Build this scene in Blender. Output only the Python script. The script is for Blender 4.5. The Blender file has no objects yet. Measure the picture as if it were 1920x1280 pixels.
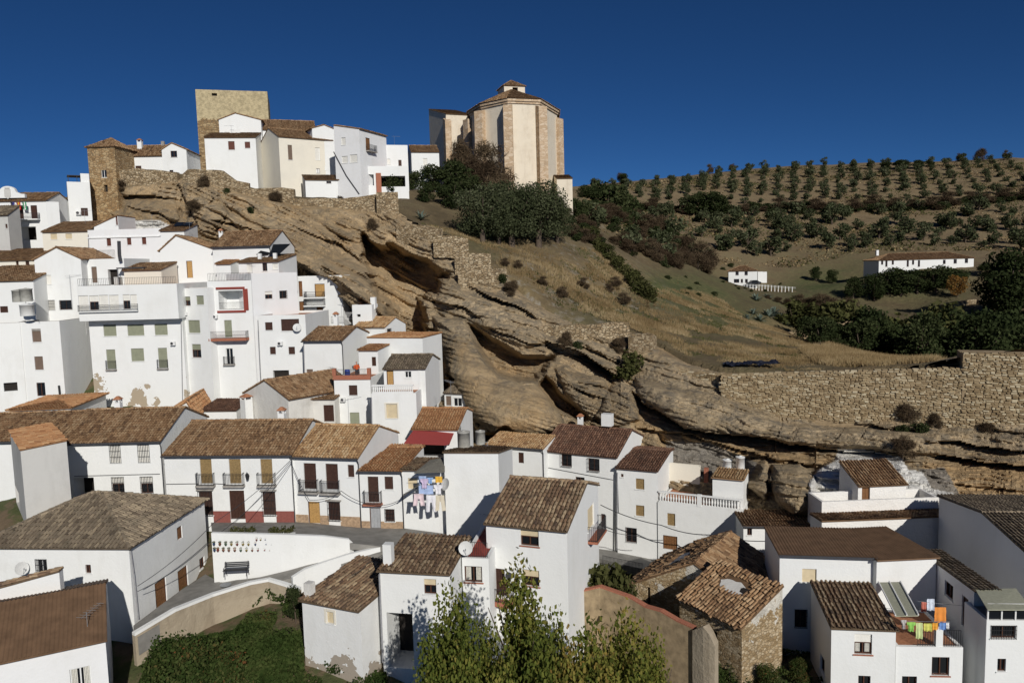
import bpy, math, random
import numpy as np
from math import sin, cos, tan, radians, pi, sqrt, atan2
from mathutils import Vector, Matrix
random.seed(7); RNG = np.random.default_rng(11)
SC = bpy.context.scene
COL = SC.collection
# ---------------------------------------------------------------- camera
F_PX = 1450.0; PITCH = radians(5.6); ROLL = 0.027; CAM_H = 30.0
FW = np.array([0, cos(PITCH), -sin(PITCH)]); RT = np.array([1., 0, 0]); UP = np.array([0, sin(PITCH), cos(PITCH)])
cd = bpy.data.cameras.new('camera'); cam = bpy.data.objects.new('camera', cd); COL.objects.link(cam)
cd.sensor_fit = 'HORIZONTAL'; cd.sensor_width = 36.0; cd.lens = 36.0 * F_PX / 1920.0
cd.clip_start = 0.5; cd.clip_end = 6000
_c, _s = cos(ROLL), sin(ROLL)
_cx = RT * _c - UP * _s; _cy = RT * _s + UP * _c
cam.matrix_world = Matrix(((_cx[0], _cy[0], -FW[0], 0), (_cx[1], _cy[1], -FW[1], 0), (_cx[2], _cy[2], -FW[2], CAM_H), (0, 0, 0, 1)))
SC.camera = cam
# ---------------------------------------------------------------- sky, sun, exposure
SUN_AZ = radians(19); SUN_EL = radians(27)      # azimuth measured to the right of straight behind the camera
SUN = Vector((sin(SUN_AZ) * cos(SUN_EL), -cos(SUN_AZ) * cos(SUN_EL), sin(SUN_EL)))
w = bpy.data.worlds.new('World'); SC.world = w; w.use_nodes = True
nt = w.node_tree; bg = nt.nodes['Background']
sky = nt.nodes.new('ShaderNodeTexSky'); sky.sky_type = 'NISHITA'; sky.sun_disc = False
sky.sun_elevation = SUN_EL; sky.sun_rotation = atan2(SUN.x, SUN.y)
sky.altitude = 3000; sky.air_density = 0.62; sky.dust_density = 0.0; sky.ozone_density = 8.0
hs = nt.nodes.new('ShaderNodeHueSaturation'); hs.inputs['Saturation'].default_value = 1.08; hs.inputs['Value'].default_value = 0.86
nt.links.new(sky.outputs[0], hs.inputs['Color']); nt.links.new(hs.outputs[0], bg.inputs['Color'])
bg.inputs['Strength'].default_value = 0.05
ld = bpy.data.lights.new('sun', 'SUN'); ld.energy = 3.6; ld.angle = radians(0.53); ld.color = (1.0, 0.962, 0.90)
sun = bpy.data.objects.new('sun', ld); COL.objects.link(sun); sun.location = (60, -60, 120)
sun.rotation_euler = (-SUN).to_track_quat('-Z', 'Y').to_euler()
SC.view_settings.view_transform = 'Standard'; SC.view_settings.look = 'None'
SC.view_settings.gamma = 1.0; SC.view_settings.exposure = 0.0; SC.view_settings.use_curve_mapping = False
SC.cycles.max_bounces = 6; SC.cycles.diffuse_bounces = 3; SC.cycles.glossy_bounces = 2
SC.cycles.transparent_max_bounces = 6; SC.cycles.caustics_reflective = False; SC.cycles.caustics_refractive = False
# ---------------------------------------------------------------- pixel <-> place
def ray(px, py):
    a = (px - 960) / F_PX; b = (640 - py) / F_PX
    x = a * _c + b * _s; y = -a * _s + b * _c
    return FW + RT * x + UP * y
def at(px, py, Y):
    d = ray(px, py); p = d * (Y / d[1]); p[2] += CAM_H
    return p
def proj(p):
    p = np.asarray(p, float) - np.array([0, 0, CAM_H]); z = p @ FW; x = p @ RT / z; y = p @ UP / z
    return 960 + (x * _c - y * _s) * F_PX, 640 - (x * _s + y * _c) * F_PX
def rays(PX, PY):                                 # arrays
    a = (PX - 960) / F_PX; b = (640 - PY) / F_PX
    x = a * _c + b * _s; y = -a * _s + b * _c
    return FW + x[..., None] * RT + y[..., None] * UP
def ats(PX, PY, Y):
    d = rays(PX, PY); p = d * (Y / d[..., 1])[..., None]; p[..., 2] += CAM_H
    return p
# ---------------------------------------------------------------- numpy noise
_perm = np.random.default_rng(5).random((256, 256))
def vnoise(x, y):
    xi = np.floor(x).astype(int); yi = np.floor(y).astype(int); fx = x - xi; fy = y - yi
    fx = fx * fx * (3 - 2 * fx); fy = fy * fy * (3 - 2 * fy)
    g = lambda i, j: _perm[i & 255, j & 255]
    return (g(xi, yi) * (1 - fx) + g(xi + 1, yi) * fx) * (1 - fy) + (g(xi, yi + 1) * (1 - fx) + g(xi + 1, yi + 1) * fx) * fy
def fbm(x, y, o=4):
    s = 0; a = 0.5; t = 0
    for k in range(o):
        s = s + a * vnoise(x * 2 ** k + 17.3 * k, y * 2 ** k + 9.1 * k); t += a; a *= .5
    return s / t
# ---------------------------------------------------------------- objects
def link(name, mesh, mats=None, parent=None, loc=None):
    o = bpy.data.objects.new(name, mesh); COL.objects.link(o)
    if mats is not None:
        for m in (mats if isinstance(mats, (list, tuple)) else [mats]): mesh.materials.append(m)
    if parent is not None: o.parent = parent
    if loc is not None: o.location = loc
    return o
def tag(o, label=None, cat=None, group=None, kind=None):
    if label: o['label'] = label
    if cat: o['category'] = cat
    if group: o['group'] = group
    if kind: o['kind'] = kind
    return o
def empty(name, loc, rz=0, label=None, cat=None, group=None):
    o = bpy.data.objects.new(name, None); COL.objects.link(o); o.location = loc; o.rotation_euler = (0, 0, rz)
    o.empty_display_size = .5
    return tag(o, label, cat, group)
class MB:
    """collects shapes, builds one mesh"""
    def __init__(s): s.v = []; s.f = []; s.m = []
    def poly(s, pts, mi=0):
        n = len(s.v); s.v += [tuple(map(float, p)) for p in pts]; s.f.append(tuple(range(n, n + len(pts)))); s.m.append(mi); return s
    def box(s, a, b, mi=0):
        (x0, y0, z0), (x1, y1, z1) = a, b; n = len(s.v)
        s.v += [(x0, y0, z0), (x1, y0, z0), (x1, y1, z0), (x0, y1, z0), (x0, y0, z1), (x1, y0, z1), (x1, y1, z1), (x0, y1, z1)]
        for f in ((0, 3, 2, 1), (4, 5, 6, 7), (0, 1, 5, 4), (1, 2, 6, 5), (2, 3, 7, 6), (3, 0, 4, 7)):
            s.f.append(tuple(n + i for i in f)); s.m.append(mi)
        return s
    def hexa(s, p, mi=0):                        # 8 corners, bottom 4 then top 4
        n = len(s.v); s.v += [tuple(map(float, q)) for q in p]
        for f in ((0, 3, 2, 1), (4, 5, 6, 7), (0, 1, 5, 4), (1, 2, 6, 5), (2, 3, 7, 6), (3, 0, 4, 7)):
            s.f.append(tuple(n + i for i in f)); s.m.append(mi)
        return s
    def slab(s, O, U, V, t, mi=0):               # parallelogram O,U,V thickened down its normal
        O, U, V = map(lambda q: np.array(q, float), (O, U, V)); N = np.cross(U, V); N /= np.linalg.norm(N)
        top = [O, O + U, O + U + V, O + V]; return s.hexa([p - N * t for p in top] + top, mi)
    def tube(s, p, q, r0, r1=None, n=6, mi=0, cap=True):
        r1 = r0 if r1 is None else r1; p = Vector(p); q = Vector(q); d = (q - p)
        if d.length < 1e-6: return s
        d.normalize(); a = d.orthogonal().normalized(); b = d.cross(a); k = len(s.v)
        for c, r in ((p, r0), (q, r1)):
            for i in range(n):
                t = 2 * pi * i / n; s.v.append(tuple(c + a * (r * cos(t)) + b * (r * sin(t))))
        for i in range(n):
            j = (i + 1) % n; s.f.append((k + i, k + j, k + n + j, k + n + i)); s.m.append(mi)
        if cap: s.f.append(tuple(k + n + i for i in range(n))); s.m.append(mi); s.f.append(tuple(k + n - 1 - i for i in range(n))); s.m.append(mi)
        return s
    def path(s, pts, r, n=5, mi=0):
        for a, b in zip(pts, pts[1:]): s.tube(a, b, r, r, n, mi)
        return s
    def lathe(s, prof, c=(0, 0, 0), n=12, mi=0):
        k = len(s.v); m = len(prof)
        for r, z in prof:
            for i in range(n):
                t = 2 * pi * i / n; s.v.append((c[0] + r * cos(t), c[1] + r * sin(t), c[2] + z))
        for a in range(m - 1):
            for i in range(n):
                j = (i + 1) % n; s.f.append((k + a * n + i, k + a * n + j, k + (a + 1) * n + j, k + (a + 1) * n + i)); s.m.append(mi)
        return s
    def mesh(s, name, smooth=False):
        me = bpy.data.meshes.new(name); me.from_pydata(s.v, [], s.f)
        if any(s.m): me.polygons.foreach_set('material_index', s.m)
        if smooth: me.polygons.foreach_set('use_smooth', [True] * len(me.polygons))
        me.update(); return me
    def build(s, name, mats, parent=None, loc=None, smooth=False):
        return link(name, s.mesh(name, smooth), mats, parent, loc)
def np_mesh(name, verts, faces, smooth=False, attrs=None):
    """fast mesh from numpy arrays; faces (n,3) or (n,4)"""
    me = bpy.data.meshes.new(name); verts = np.asarray(verts, np.float32); faces = np.asarray(faces, np.int32); k = faces.shape[1]
    me.vertices.add(len(verts)); me.vertices.foreach_set('co', verts.ravel())
    me.loops.add(faces.size); me.loops.foreach_set('vertex_index', faces.ravel())
    me.polygons.add(len(faces)); me.polygons.foreach_set('loop_start', np.arange(0, faces.size, k, dtype=np.int32))
    me.polygons.foreach_set('loop_total', np.full(len(faces), k, np.int32))
    me.polygons.foreach_set('use_smooth', np.full(len(faces), smooth))
    for an, dom, arr in (attrs or []):
        arr = np.asarray(arr, np.float32)
        if arr.ndim == 2:
            at_ = me.attributes.new(an, 'FLOAT_COLOR', dom); at_.data.foreach_set('color', arr.ravel())
        else:
            at_ = me.attributes.new(an, 'FLOAT', dom); at_.data.foreach_set('value', arr)
    me.update(calc_edges=True); return me
# ---------------------------------------------------------------- materials
def new_mat(name):
    m = bpy.data.materials.new(name); m.use_nodes = True; nt = m.node_tree
    b = nt.nodes['Principled BSDF']; b.inputs['Specular IOR Level'].default_value = 0.25
    return m, nt, b
def nn(nt, t, **kw):
    n = nt.nodes.new('ShaderNode' + t)
    for k, v in kw.items(): setattr(n, k, v)
    return n
def ramp(nt, fac, stops):
    r = nn(nt, 'ValToRGB'); e = r.color_ramp.elements
    while len(e) < len(stops): e.new(0.5)
    for i, (p, c) in enumerate(stops):
        e[i].position = p; e[i].color = (*c, 1) if len(c) == 3 else c
    nt.links.new(fac, r.inputs[0]); return r.outputs[0]
def noise(nt, scale, detail=4, rough=.55, vec=None, sc3=None, dist=0):
    n = nn(nt, 'TexNoise'); n.inputs['Scale'].default_value = scale; n.inputs['Detail'].default_value = detail
    n.inputs['Roughness'].default_value = rough; n.inputs['Distortion'].default_value = dist
    if vec is None:
        g = nn(nt, 'NewGeometry'); vec = g.outputs['Position']
    if sc3:
        mp = nn(nt, 'Mapping'); mp.inputs['Scale'].default_value = sc3; nt.links.new(vec, mp.inputs['Vector']); vec = mp.outputs[0]
    nt.links.new(vec, n.inputs['Vector']); return n.outputs[0]
def mix(nt, f, a, b, mode='MIX'):
    m = nn(nt, 'Mix'); m.data_type = 'RGBA'; m.blend_type = mode
    for s, v in ((m.inputs['Factor'], f), (m.inputs[6], a), (m.inputs[7], b)):
        if hasattr(v, 'is_output'): nt.links.new(v, s)
        elif isinstance(v, (int, float)): s.default_value = v
        else: s.default_value = (*v, 1)
    return m.outputs[2]
def math_(nt, op, a, b=0.0, clamp=False):
    m = nn(nt, 'Math', operation=op); m.use_clamp = clamp
    for s, v in ((m.inputs[0], a), (m.inputs[1], b)):
        if hasattr(v, 'is_output'): nt.links.new(v, s)
        else: s.default_value = v
    return m.outputs[0]
def bump(nt, b, h, strength=.4, dist=.05):
    n = nn(nt, 'Bump'); n.inputs['Strength'].default_value = strength; n.inputs['Distance'].default_value = dist
    nt.links.new(h, n.inputs['Height']); nt.links.new(n.outputs[0], b.inputs['Normal'])
def attr(nt, name, out='Fac'):
    a = nn(nt, 'Attribute', attribute_name=name); return a.outputs[out]
def plain(name, col, rough=.7, var=.12, scale=6, metal=0, bmp=0):
    m, nt, b = new_mat(name); f = noise(nt, scale, 4)
    lo = tuple(c * (1 - var) for c in col); hi = tuple(min(1, c * (1 + var)) for c in col)
    nt.links.new(ramp(nt, f, [(.3, lo), (.7, hi)]), b.inputs['Base Color']); b.inputs['Roughness'].default_value = rough
    b.inputs['Metallic'].default_value = metal
    if bmp: bump(nt, b, f, bmp, .03)
    return m
def plaster(name, col=(.80, .805, .785), stain=(.55, .53, .47), amount=.35, bmp=.25, peel=None, peelcol=(.40, .33, .24)):
    m, nt, b = new_mat(name)
    big = noise(nt, .35, 5, .6); streak = noise(nt, 1.0, 4, .6, sc3=(.9, .9, .22)); fine = noise(nt, 7, 4)
    f1 = math_(nt, 'MULTIPLY', math_(nt, 'SUBTRACT', streak, .52, True), 1.5 * amount, True)
    f2 = math_(nt, 'MULTIPLY', math_(nt, 'SUBTRACT', big, .5, True), 1.8 * amount, True)
    f = math_(nt, 'ADD', f1, f2, True)
    c = mix(nt, f, col, stain)
    c = mix(nt, math_(nt, 'MULTIPLY', fine, .10), c, tuple(x * .8 for x in col))
    if peel is not None:
        pn = noise(nt, peel[0], 5, .62); g = nn(nt, 'NewGeometry'); sp = nn(nt, 'SeparateXYZ'); nt.links.new(g.outputs['Position'], sp.inputs[0])
        zr = nn(nt, 'MapRange'); nt.links.new(sp.outputs['Z'], zr.inputs[0])
        zr.inputs[1].default_value = peel[2]; zr.inputs[2].default_value = peel[3]; zr.inputs[3].default_value = 1; zr.inputs[4].default_value = 0
        pf = math_(nt, 'GREATER_THAN', math_(nt, 'ADD', pn, math_(nt, 'MULTIPLY', zr.outputs[0], peel[4])), peel[1])
        c = mix(nt, pf, c, peelcol)
    nt.links.new(c, b.inputs['Base Color']); b.inputs['Roughness'].default_value = .9
    und = noise(nt, 1.3, 4); h = math_(nt, 'ADD', math_(nt, 'MULTIPLY', und, 2.0), fine)
    if peel is not None: h = math_(nt, 'SUBTRACT', h, math_(nt, 'MULTIPLY', pf, 1.2))
    bump(nt, b, h, bmp, .05); return m
def tile_mat(name, cols, moss=(.10, .095, .07), mossamt=.45):
    m, nt, b = new_mat(name); t = attr(nt, 'tint'); n1 = noise(nt, .9, 5, .65); n2 = noise(nt, 11, 3)
    k = len(cols); c = ramp(nt, t, [((i + .5) / k, cc) for i, cc in enumerate(cols)])
    f = math_(nt, 'MULTIPLY', math_(nt, 'SUBTRACT', n1, .47, True), 4.2 * mossamt, True)
    c = mix(nt, f, c, moss); c = mix(nt, math_(nt, 'MULTIPLY', n2, .5), c, tuple(x * .55 for x in cols[0]))
    nt.links.new(c, b.inputs['Base Color']); b.inputs['Roughness'].default_value = .9; bump(nt, b, n2, .3, .03); return m
M = {}
M['white'] = plaster('whitewash', amount=.38)
M['white2'] = plaster('whitewash_worn', amount=.6)
M['cool'] = plaster('whitewash_cool', (.79, .79, .785), amount=.4)
M['cream'] = plaster('cream_plaster', (.78, .73, .62), amount=.5)
M['grey'] = plaster('grey_plaster', (.56, .55, .52), (.30, .29, .27), amount=.7)
M['dirty'] = plaster('dirty_plaster', (.70, .68, .63), (.33, .30, .25), amount=.9, bmp=.5)
M['peel'] = plaster('peeling_plaster', amount=.45, peel=(.42, .76, 16.6, 20.2, .20))
M['peel2'] = plaster('peeling_plaster_low', (.76, .76, .74), amount=.6, peel=(.6, .86, 5.2, 9.2, .42), peelcol=(.36, .31, .25))
M['cave'] = plaster('cave_whitewash', (.82, .80, .76), (.5, .46, .4), amount=.3, bmp=1.0)
M['red'] = plain('red_paint', (.26, .055, .04), .8)
M['redfloor'] = plain('red_terrace_floor', (.30, .06, .045), .8)
M['plinthred'] = plain('oxblood_plinth', (.25, .085, .07), .85)
M['brick'] = plain('brick_red', (.36, .14, .085), .85, .25, 14)
M['stoneplinth'] = plain('stone_plinth', (.40, .28, .18), .85, .3, 5)
M['terracotta'] = plain('terracotta', (.38, .17, .09), .85, .2)
M['concrete'] = plain('concrete', (.33, .31, .28), .9, .25, 2.5, bmp=.4)
M['asphalt'] = plain('street_concrete', (.235, .225, .205), .9, .2, 1.2, bmp=.3)
M['wood_dark'] = plain('dark_brown_wood', (.055, .026, .018), .6, .3, 8)
M['wood_red'] = plain('red_brown_shutter', (.115, .038, .025), .6, .25, 8)
M['wood_mid'] = plain('mid_brown_wood', (.20, .095, .04), .6, .3, 8)
M['wood_ochre'] = plain('ochre_wood', (.45, .27, .10), .6, .2, 8)
M['sh_green'] = plain('grey_green_blind', (.26, .27, .19), .6, .08, 3)
M['sh_beige'] = plain('beige_blind', (.60, .50, .33), .6, .08, 3)
M['sh_white'] = plain('white_blind', (.74, .72, .66), .6, .06, 3)
M['sh_brown'] = plain('brown_blind', (.17, .12, .09), .6, .1, 3)
M['sh_olive'] = plain('straw_blind', (.25, .17, .075), .8, .3, 10)
M['door_grey'] = plain('grey_metal_door', (.36, .37, .38), .5, .1, 4)
M['door_green'] = plain('green_metal_door', (.20, .235, .17), .5, .1, 4)
M['frame_brown'] = plain('brown_frame', (.09, .04, .025), .5, .15)
M['frame_white'] = plain('white_frame', (.75, .75, .73), .5, .05)
M['iron'] = plain('black_iron', (.03, .03, .032), .5, .2)
M['steel'] = plain('grey_steel', (.30, .31, .32), .45, .15, metal=.3)
M['gutter'] = plain('dark_gutter', (.055, .055, .06), .5, .2)
M['zinc'] = plain('zinc_pipe', (.30, .30, .31), .5, .15)
M['tankgrey'] = plain('fibre_cement_tank', (.42, .41, .37), .9, .2, 3)
M['dish'] = plain('dish_grey', (.62, .62, .60), .5, .06)
M['curtain'] = plain('lace_curtain', (.62, .60, .53), .9, .15, 10)
M['brownsheet'] = plain('corrugated_brown_sheet', (.175, .105, .06), .75, .22, 1.3)
M['awning'] = plain('red_awning', (.30, .055, .05), .8, .08)
M['greysheet'] = plain('grey_tarpaulin', (.16, .15, .125), .8, .2)
M['pvc'] = plain('translucent_sheet', (.36, .36, .27), .5, .12)
def glass():
    m, nt, b = new_mat('dark_glass'); b.inputs['Base Color'].default_value = (.012, .014, .017, 1); b.inputs['Roughness'].default_value = .12
    b.inputs['Specular IOR Level'].default_value = .5; f = noise(nt, 1.5, 2); bump(nt, b, f, .1, .05); return m
M['glass'] = glass()
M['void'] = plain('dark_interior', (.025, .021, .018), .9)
T = {}
T['brown'] = tile_mat('roof_tile_brown', [(0.166, 0.096, 0.054), (0.333, 0.192, 0.096), (0.461, 0.288, 0.154), (0.576, 0.397, 0.230)], (0.128, 0.096, 0.064), .5)
T['pale'] = tile_mat('roof_tile_pale', [(0.282, 0.154, 0.077), (0.563, 0.346, 0.166), (0.691, 0.461, 0.243), (0.750, 0.563, 0.333)], (0.179, 0.128, 0.077), .3)
T['grey'] = tile_mat('roof_tile_weathered_grey', [(0.141, 0.109, 0.077), (0.243, 0.192, 0.134), (0.346, 0.275, 0.192), (0.448, 0.358, 0.243)], (0.109, 0.102, 0.077), .55)
T['mixed'] = tile_mat('roof_tile_mottled', [(0.128, 0.083, 0.058), (0.282, 0.173, 0.102), (0.422, 0.294, 0.179), (0.589, 0.448, 0.282)], (0.096, 0.083, 0.064), .65)
T['dark'] = tile_mat('roof_tile_dark_red', [(0.109, 0.058, 0.038), (0.179, 0.090, 0.058), (0.243, 0.128, 0.079), (0.320, 0.186, 0.122)], (0.090, 0.064, 0.051), .6)
T['orange'] = tile_mat('roof_tile_orange', [(0.333, 0.154, 0.070), (0.486, 0.243, 0.109), (0.576, 0.320, 0.154), (0.640, 0.410, 0.218)], (0.230, 0.141, 0.077), .3)
TB = {k: plain('roof_bed_' + k, c, .95, .25, 3) for k, c in dict(brown=(.16, .095, .05), pale=(.28, .17, .085), grey=(.13, .10, .07), mixed=(.13, .09, .055), dark=(.095, .055, .038), orange=(.25, .13, .06)).items()}
# ================================================================ terrain
def rbf_fit(P):
    P = np.array(P, float); X = P[:, :2]; n = len(X)
    d = np.linalg.norm(X[:, None] - X[None], axis=2)
    A = np.zeros((n + 3, n + 3)); A[:n, :n] = -d; A[:n, n] = 1; A[:n, n + 1:] = X / 100; A[n, :n] = 1; A[n + 1:, :n] = X.T / 100
    A[np.arange(n), np.arange(n)] += -.0
    w_ = np.linalg.solve(A, np.concatenate([P[:, 2], [0, 0, 0]]))
    def f(x, y):
        x = np.asarray(x, float); y = np.asarray(y, float); sh = x.shape; q = np.stack([x.ravel(), y.ravel()], 1)
        out = np.empty(len(q))
        for i in range(0, len(q), 20000):
            c = q[i:i + 20000]; dd = np.linalg.norm(c[:, None] - X[None], axis=2)
            out[i:i + 20000] = -dd @ w_[:n] + w_[n] + (c / 100) @ w_[n + 1:]
        return out.reshape(sh)
    return f
def P3(px, py, Y): return tuple(at(px, py, Y))
UPTS = [P3(*t) for t in [
    # rim of the cliff, left to right
    (240, 330, 131), (345, 328, 130), (450, 345, 128), (540, 372, 127), (640, 374, 127), (735, 385, 126), (790, 425, 119), (850, 450, 116), (880, 480, 114), (930, 505, 111),
    (1000, 560, 107), (1080, 606, 103), (1170, 612, 101), (1225, 640, 99), (1290, 676, 92), (1360, 692, 88), (1450, 700, 85), (1600, 696, 81), (1720, 690, 78), (1800, 680, 76), (1915, 655, 76),
    # slope behind it
    (760, 402, 127), (830, 416, 130), (900, 440, 131), (960, 470, 127), (1060, 455, 140), (1000, 500, 119), (1080, 540, 119), (1150, 570, 121), (1060, 490, 130), (1150, 470, 150), (1200, 540, 140), (1250, 600, 122), (1300, 570, 150), (1320, 640, 110), (1400, 640, 117), (1400, 590, 150),
    (1480, 650, 118), (1500, 680, 97), (1580, 676, 96), (1660, 690, 87), (1345, 548, 185), (1240, 525, 175), (1200, 495, 175),
    # around the church
    (840, 345, 165), (960, 385, 160), (1060, 395, 168), (1090, 420, 172), (760, 356, 148), (640, 381, 142), (450, 352, 146), (300, 335, 138), (560, 378, 138), (700, 368, 142), (1100, 370, 215), (1130, 430, 200),
    # far bank: terrace, houses, fields, olive hill
    (1375, 548, 236), (1440, 540, 236), (1490, 545, 228), (1600, 562, 216), (1690, 580, 208), (1330, 520, 235), (1280, 505, 240), (1500, 520, 250), (1600, 530, 240), (1660, 508, 225), (1740, 505, 222), (1850, 505, 220), (1800, 545, 212), (1700, 548, 215), (1920, 560, 190), (1850, 580, 185), (1900, 470, 255),
    (1200, 470, 255), (1300, 455, 280), (1400, 455, 290), (1500, 455, 290), (1600, 460, 280), (1740, 450, 280), (1880, 440, 290),
    (1200, 420, 310), (1350, 400, 335), (1500, 398, 335), (1700, 395, 335), (1880, 380, 340), (1120, 400, 290),
    (1090, 350, 370), (1200, 342, 400), (1300, 330, 425), (1400, 318, 445), (1500, 310, 455), (1600, 306, 455), (1700, 305, 450), (1800, 303, 445), (1900, 296, 440)]]
UPTS += [(70, 135, 9), (88, 128, 7), (105, 118, 5), (60, 160, 12), (75, 165, 9.5), (100, 150, 6), (125, 140, 5), (80, 185, 14), (110, 180, 11), (140, 165, 8), (150, 120, 3), (64, 112, 13), (50, 128, 16), (85, 100, 10),
         (-120, 170, 41), (-160, 260, 40), (-40, 230, 50), (0, 300, 58), (-60, 420, 60), (-200, 420, 50), (60, 520, 74), (160, 560, 82), (300, 560, 84), (420, 460, 84), (420, 300, 52), (330, 240, 36), (260, 190, 30), (220, 130, 16), (-30, 152, 42), (-70, 152, 43), (0, 480, 70), (-60, 700, 55), (300, 700, 70), (120, 700, 68), (500, 700, 60)]
ground_up = rbf_fit(UPTS)
LPTS = [P3(*t) for t in [
    (430, 982, 64), (330, 960, 65), (560, 985, 62), (700, 1000, 60), (640, 1010, 58.5), (780, 1010, 58), (215, 930, 66), (60, 930, 66),
    (860, 1040, 58), (930, 1040, 60), (1135, 1030, 70), (1200, 1045, 68), (1300, 1060, 66), (1420, 1075, 62), (1140, 1060, 66),
    (0, 775, 92), (120, 775, 90), (300, 765, 92), (430, 775, 88), (560, 790, 82), (680, 830, 76), (740, 845, 74), (860, 850, 78), (1000, 900, 84), (830, 760, 92), (1250, 900, 80), (1450, 965, 70), (1560, 985, 65), (1800, 985, 62), (1930, 985, 58),
    (350, 560, 112), (100, 500, 112), (0, 470, 118), (500, 560, 112), (160, 420, 124), (640, 690, 100)]]
LPTS = [(x, y, z - (4.2 if 55 < y < 76 and x > 4 else 1.0 if 45 < y < 76 and x > -40 else 0)) for x, y, z in LPTS]
LPTS += [(-22, 54.5, 5.6), (-24.5, 50, 5.2), (-24, 46.5, 4.8), (-14, 55.5, 6.6), (-10, 57.5, 7.4), (-34, 54, 6), (-30, 48, 5),
         (-18, 47, 5.0), (-14, 47.5, 5.6), (-12, 43, 4.8), (-17, 42, 3.6), (-21, 43, 3.0), (-10, 40, 3.6), (-6, 43, 3.6), (-4, 38, 1.0), (3, 38, -0.5), (10, 40, .8), (16, 44, 3.3), (24, 40, 2.4), (34, 38, 2.4), (34, 44, 4), (40, 52, 5), (20, 50, 3.4),
         (6, 48, 2.2), (14, 52, 2.4), (4, 55, 4), (-26, 42, 2), (-34, 38, -1), (-45, 60, 8), (-20, 34, -1), (0, 30, -4), (20, 30, -3), (40, 28, -3), (-40, 28, -4), (0, 15, -8), (60, 15, -6), (-60, 15, -6), (80, 60, 6), (-90, 70, 10), (-90, 120, 30), (60, 70, 6)]
ground_low = rbf_fit(LPTS)
def cast_up(px, py, y0=80., y1=520., fn=None):
    """first place where the sight line through a pixel meets the upper ground"""
    fn = fn or ground_up; Y = np.arange(y0, y1, .5); d = ray(px, py); p = d[None] * (Y / d[1])[:, None]; z = p[:, 2] + CAM_H
    g = fn(p[:, 0], p[:, 1]); k = np.where(z <= g)[0]
    if len(k) == 0 or k[0] == 0: return None
    i = k[0]; return np.array([p[i, 0], p[i, 1], g[i]])
def grid_mesh(name, X, Y, Z, attrs=None, smooth=True, keep=None):
    r, c = X.shape; V = np.stack([X, Y, Z], -1).reshape(-1, 3)
    idx = np.arange(r * c).reshape(r, c); Fq = np.stack([idx[:-1, :-1], idx[:-1, 1:], idx[1:, 1:], idx[1:, :-1]], -1).reshape(-1, 4)
    if keep is not None:
        kk = keep[:-1, :-1] & keep[:-1, 1:] & keep[1:, 1:] & keep[1:, :-1]; Fq = Fq[kk.ravel()]
    return np_mesh(name, V, Fq, smooth, [(n, 'POINT', a.ravel()) for n, a in (attrs or [])])
def seg_dist(px, py, poly, closed=True):
    n = len(poly); best = np.full(px.shape, 1e9)
    for i in range(n if closed else n - 1):
        (x0, y0), (x1, y1) = poly[i], poly[(i + 1) % n]; dx, dy = x1 - x0, y1 - y0
        t = np.clip(((px - x0) * dx + (py - y0) * dy) / (dx * dx + dy * dy + 1e-9), 0, 1)
        best = np.minimum(best, np.hypot(px - x0 - t * dx, py - y0 - t * dy))
    return best
def inside(px, py, poly):
    r = np.zeros(px.shape, bool); n = len(poly)
    for i in range(n):
        (x0, y0), (x1, y1) = poly[i], poly[(i + 1) % n]
        c = ((y0 > py) != (y1 > py)) & (px < (x1 - x0) * (py - y0) / (y1 - y0 + 1e-12) + x0); r ^= c
    return r
def sdist(px, py, poly):
    d = seg_dist(px, py, poly); return np.where(inside(px, py, poly), d, -d)
def smooth01(x): x = np.clip(x, 0, 1); return x * x * (3 - 2 * x)
# ---- hillside material: regions are carried by two vertex attributes
def hill_mat():
    m, nt, b = new_mat('hillside_soil_and_grass'); gr = attr(nt, 'green'); dr = attr(nt, 'dry'); n1 = noise(nt, .12, 6, .65); n2 = noise(nt, .9, 5, .7); n3 = noise(nt, 6, 3)
    soil = ramp(nt, n1, [(.3, (0.138, 0.102, 0.058)), (.5, (0.215, 0.158, 0.090)), (.72, (0.282, 0.210, 0.125))])
    grass = ramp(nt, n2, [(.3, (.055, .07, .025)), (.6, (.10, .115, .04)), (.8, (.15, .14, .06))])
    dry = ramp(nt, n2, [(.3, (.19, .13, .065)), (.55, (.27, .195, .10)), (.8, (.36, .28, .16))])
    fg = math_(nt, 'ADD', math_(nt, 'MULTIPLY', math_(nt, 'SUBTRACT', n1, .5), 1.6), gr, True)
    fd = math_(nt, 'ADD', math_(nt, 'MULTIPLY', math_(nt, 'SUBTRACT', n2, .5), 1.2), dr, True)
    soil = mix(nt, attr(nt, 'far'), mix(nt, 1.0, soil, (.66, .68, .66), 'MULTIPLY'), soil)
    c = mix(nt, fg, soil, grass); c = mix(nt, fd, c, dry)
    ro = math_(nt, 'MULTIPLY', math_(nt, 'MULTIPLY', math_(nt, 'SUBTRACT', noise(nt, .55, 6, .7), .53, True), 9, True), attr(nt, 'rocky'), True); c = mix(nt, ro, c, ramp(nt, n3, [(.3, (.16, .135, .10)), (.7, (.40, .36, .29))]))
    c = mix(nt, math_(nt, 'MULTIPLY', math_(nt, 'SUBTRACT', n3, .5, True), 1.6, True), c, (.06, .05, .032))
    nt.links.new(c, b.inputs['Base Color']); b.inputs['Roughness'].default_value = 1.0; bump(nt, b, math_(nt, 'ADD', n2, math_(nt, 'MULTIPLY', n3, .4)), .9, .35); return m
M['hill'] = hill_mat()
def radial_grid(y0, y1, n, xw, nx):
    t = np.linspace(0, 1, n); Y = y0 * (y1 / y0) ** t; u = np.linspace(-1, 1, nx)
    YY, UU = np.meshgrid(Y, u, indexing='ij'); return UU * xw * np.maximum(YY, 60), YY
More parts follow.
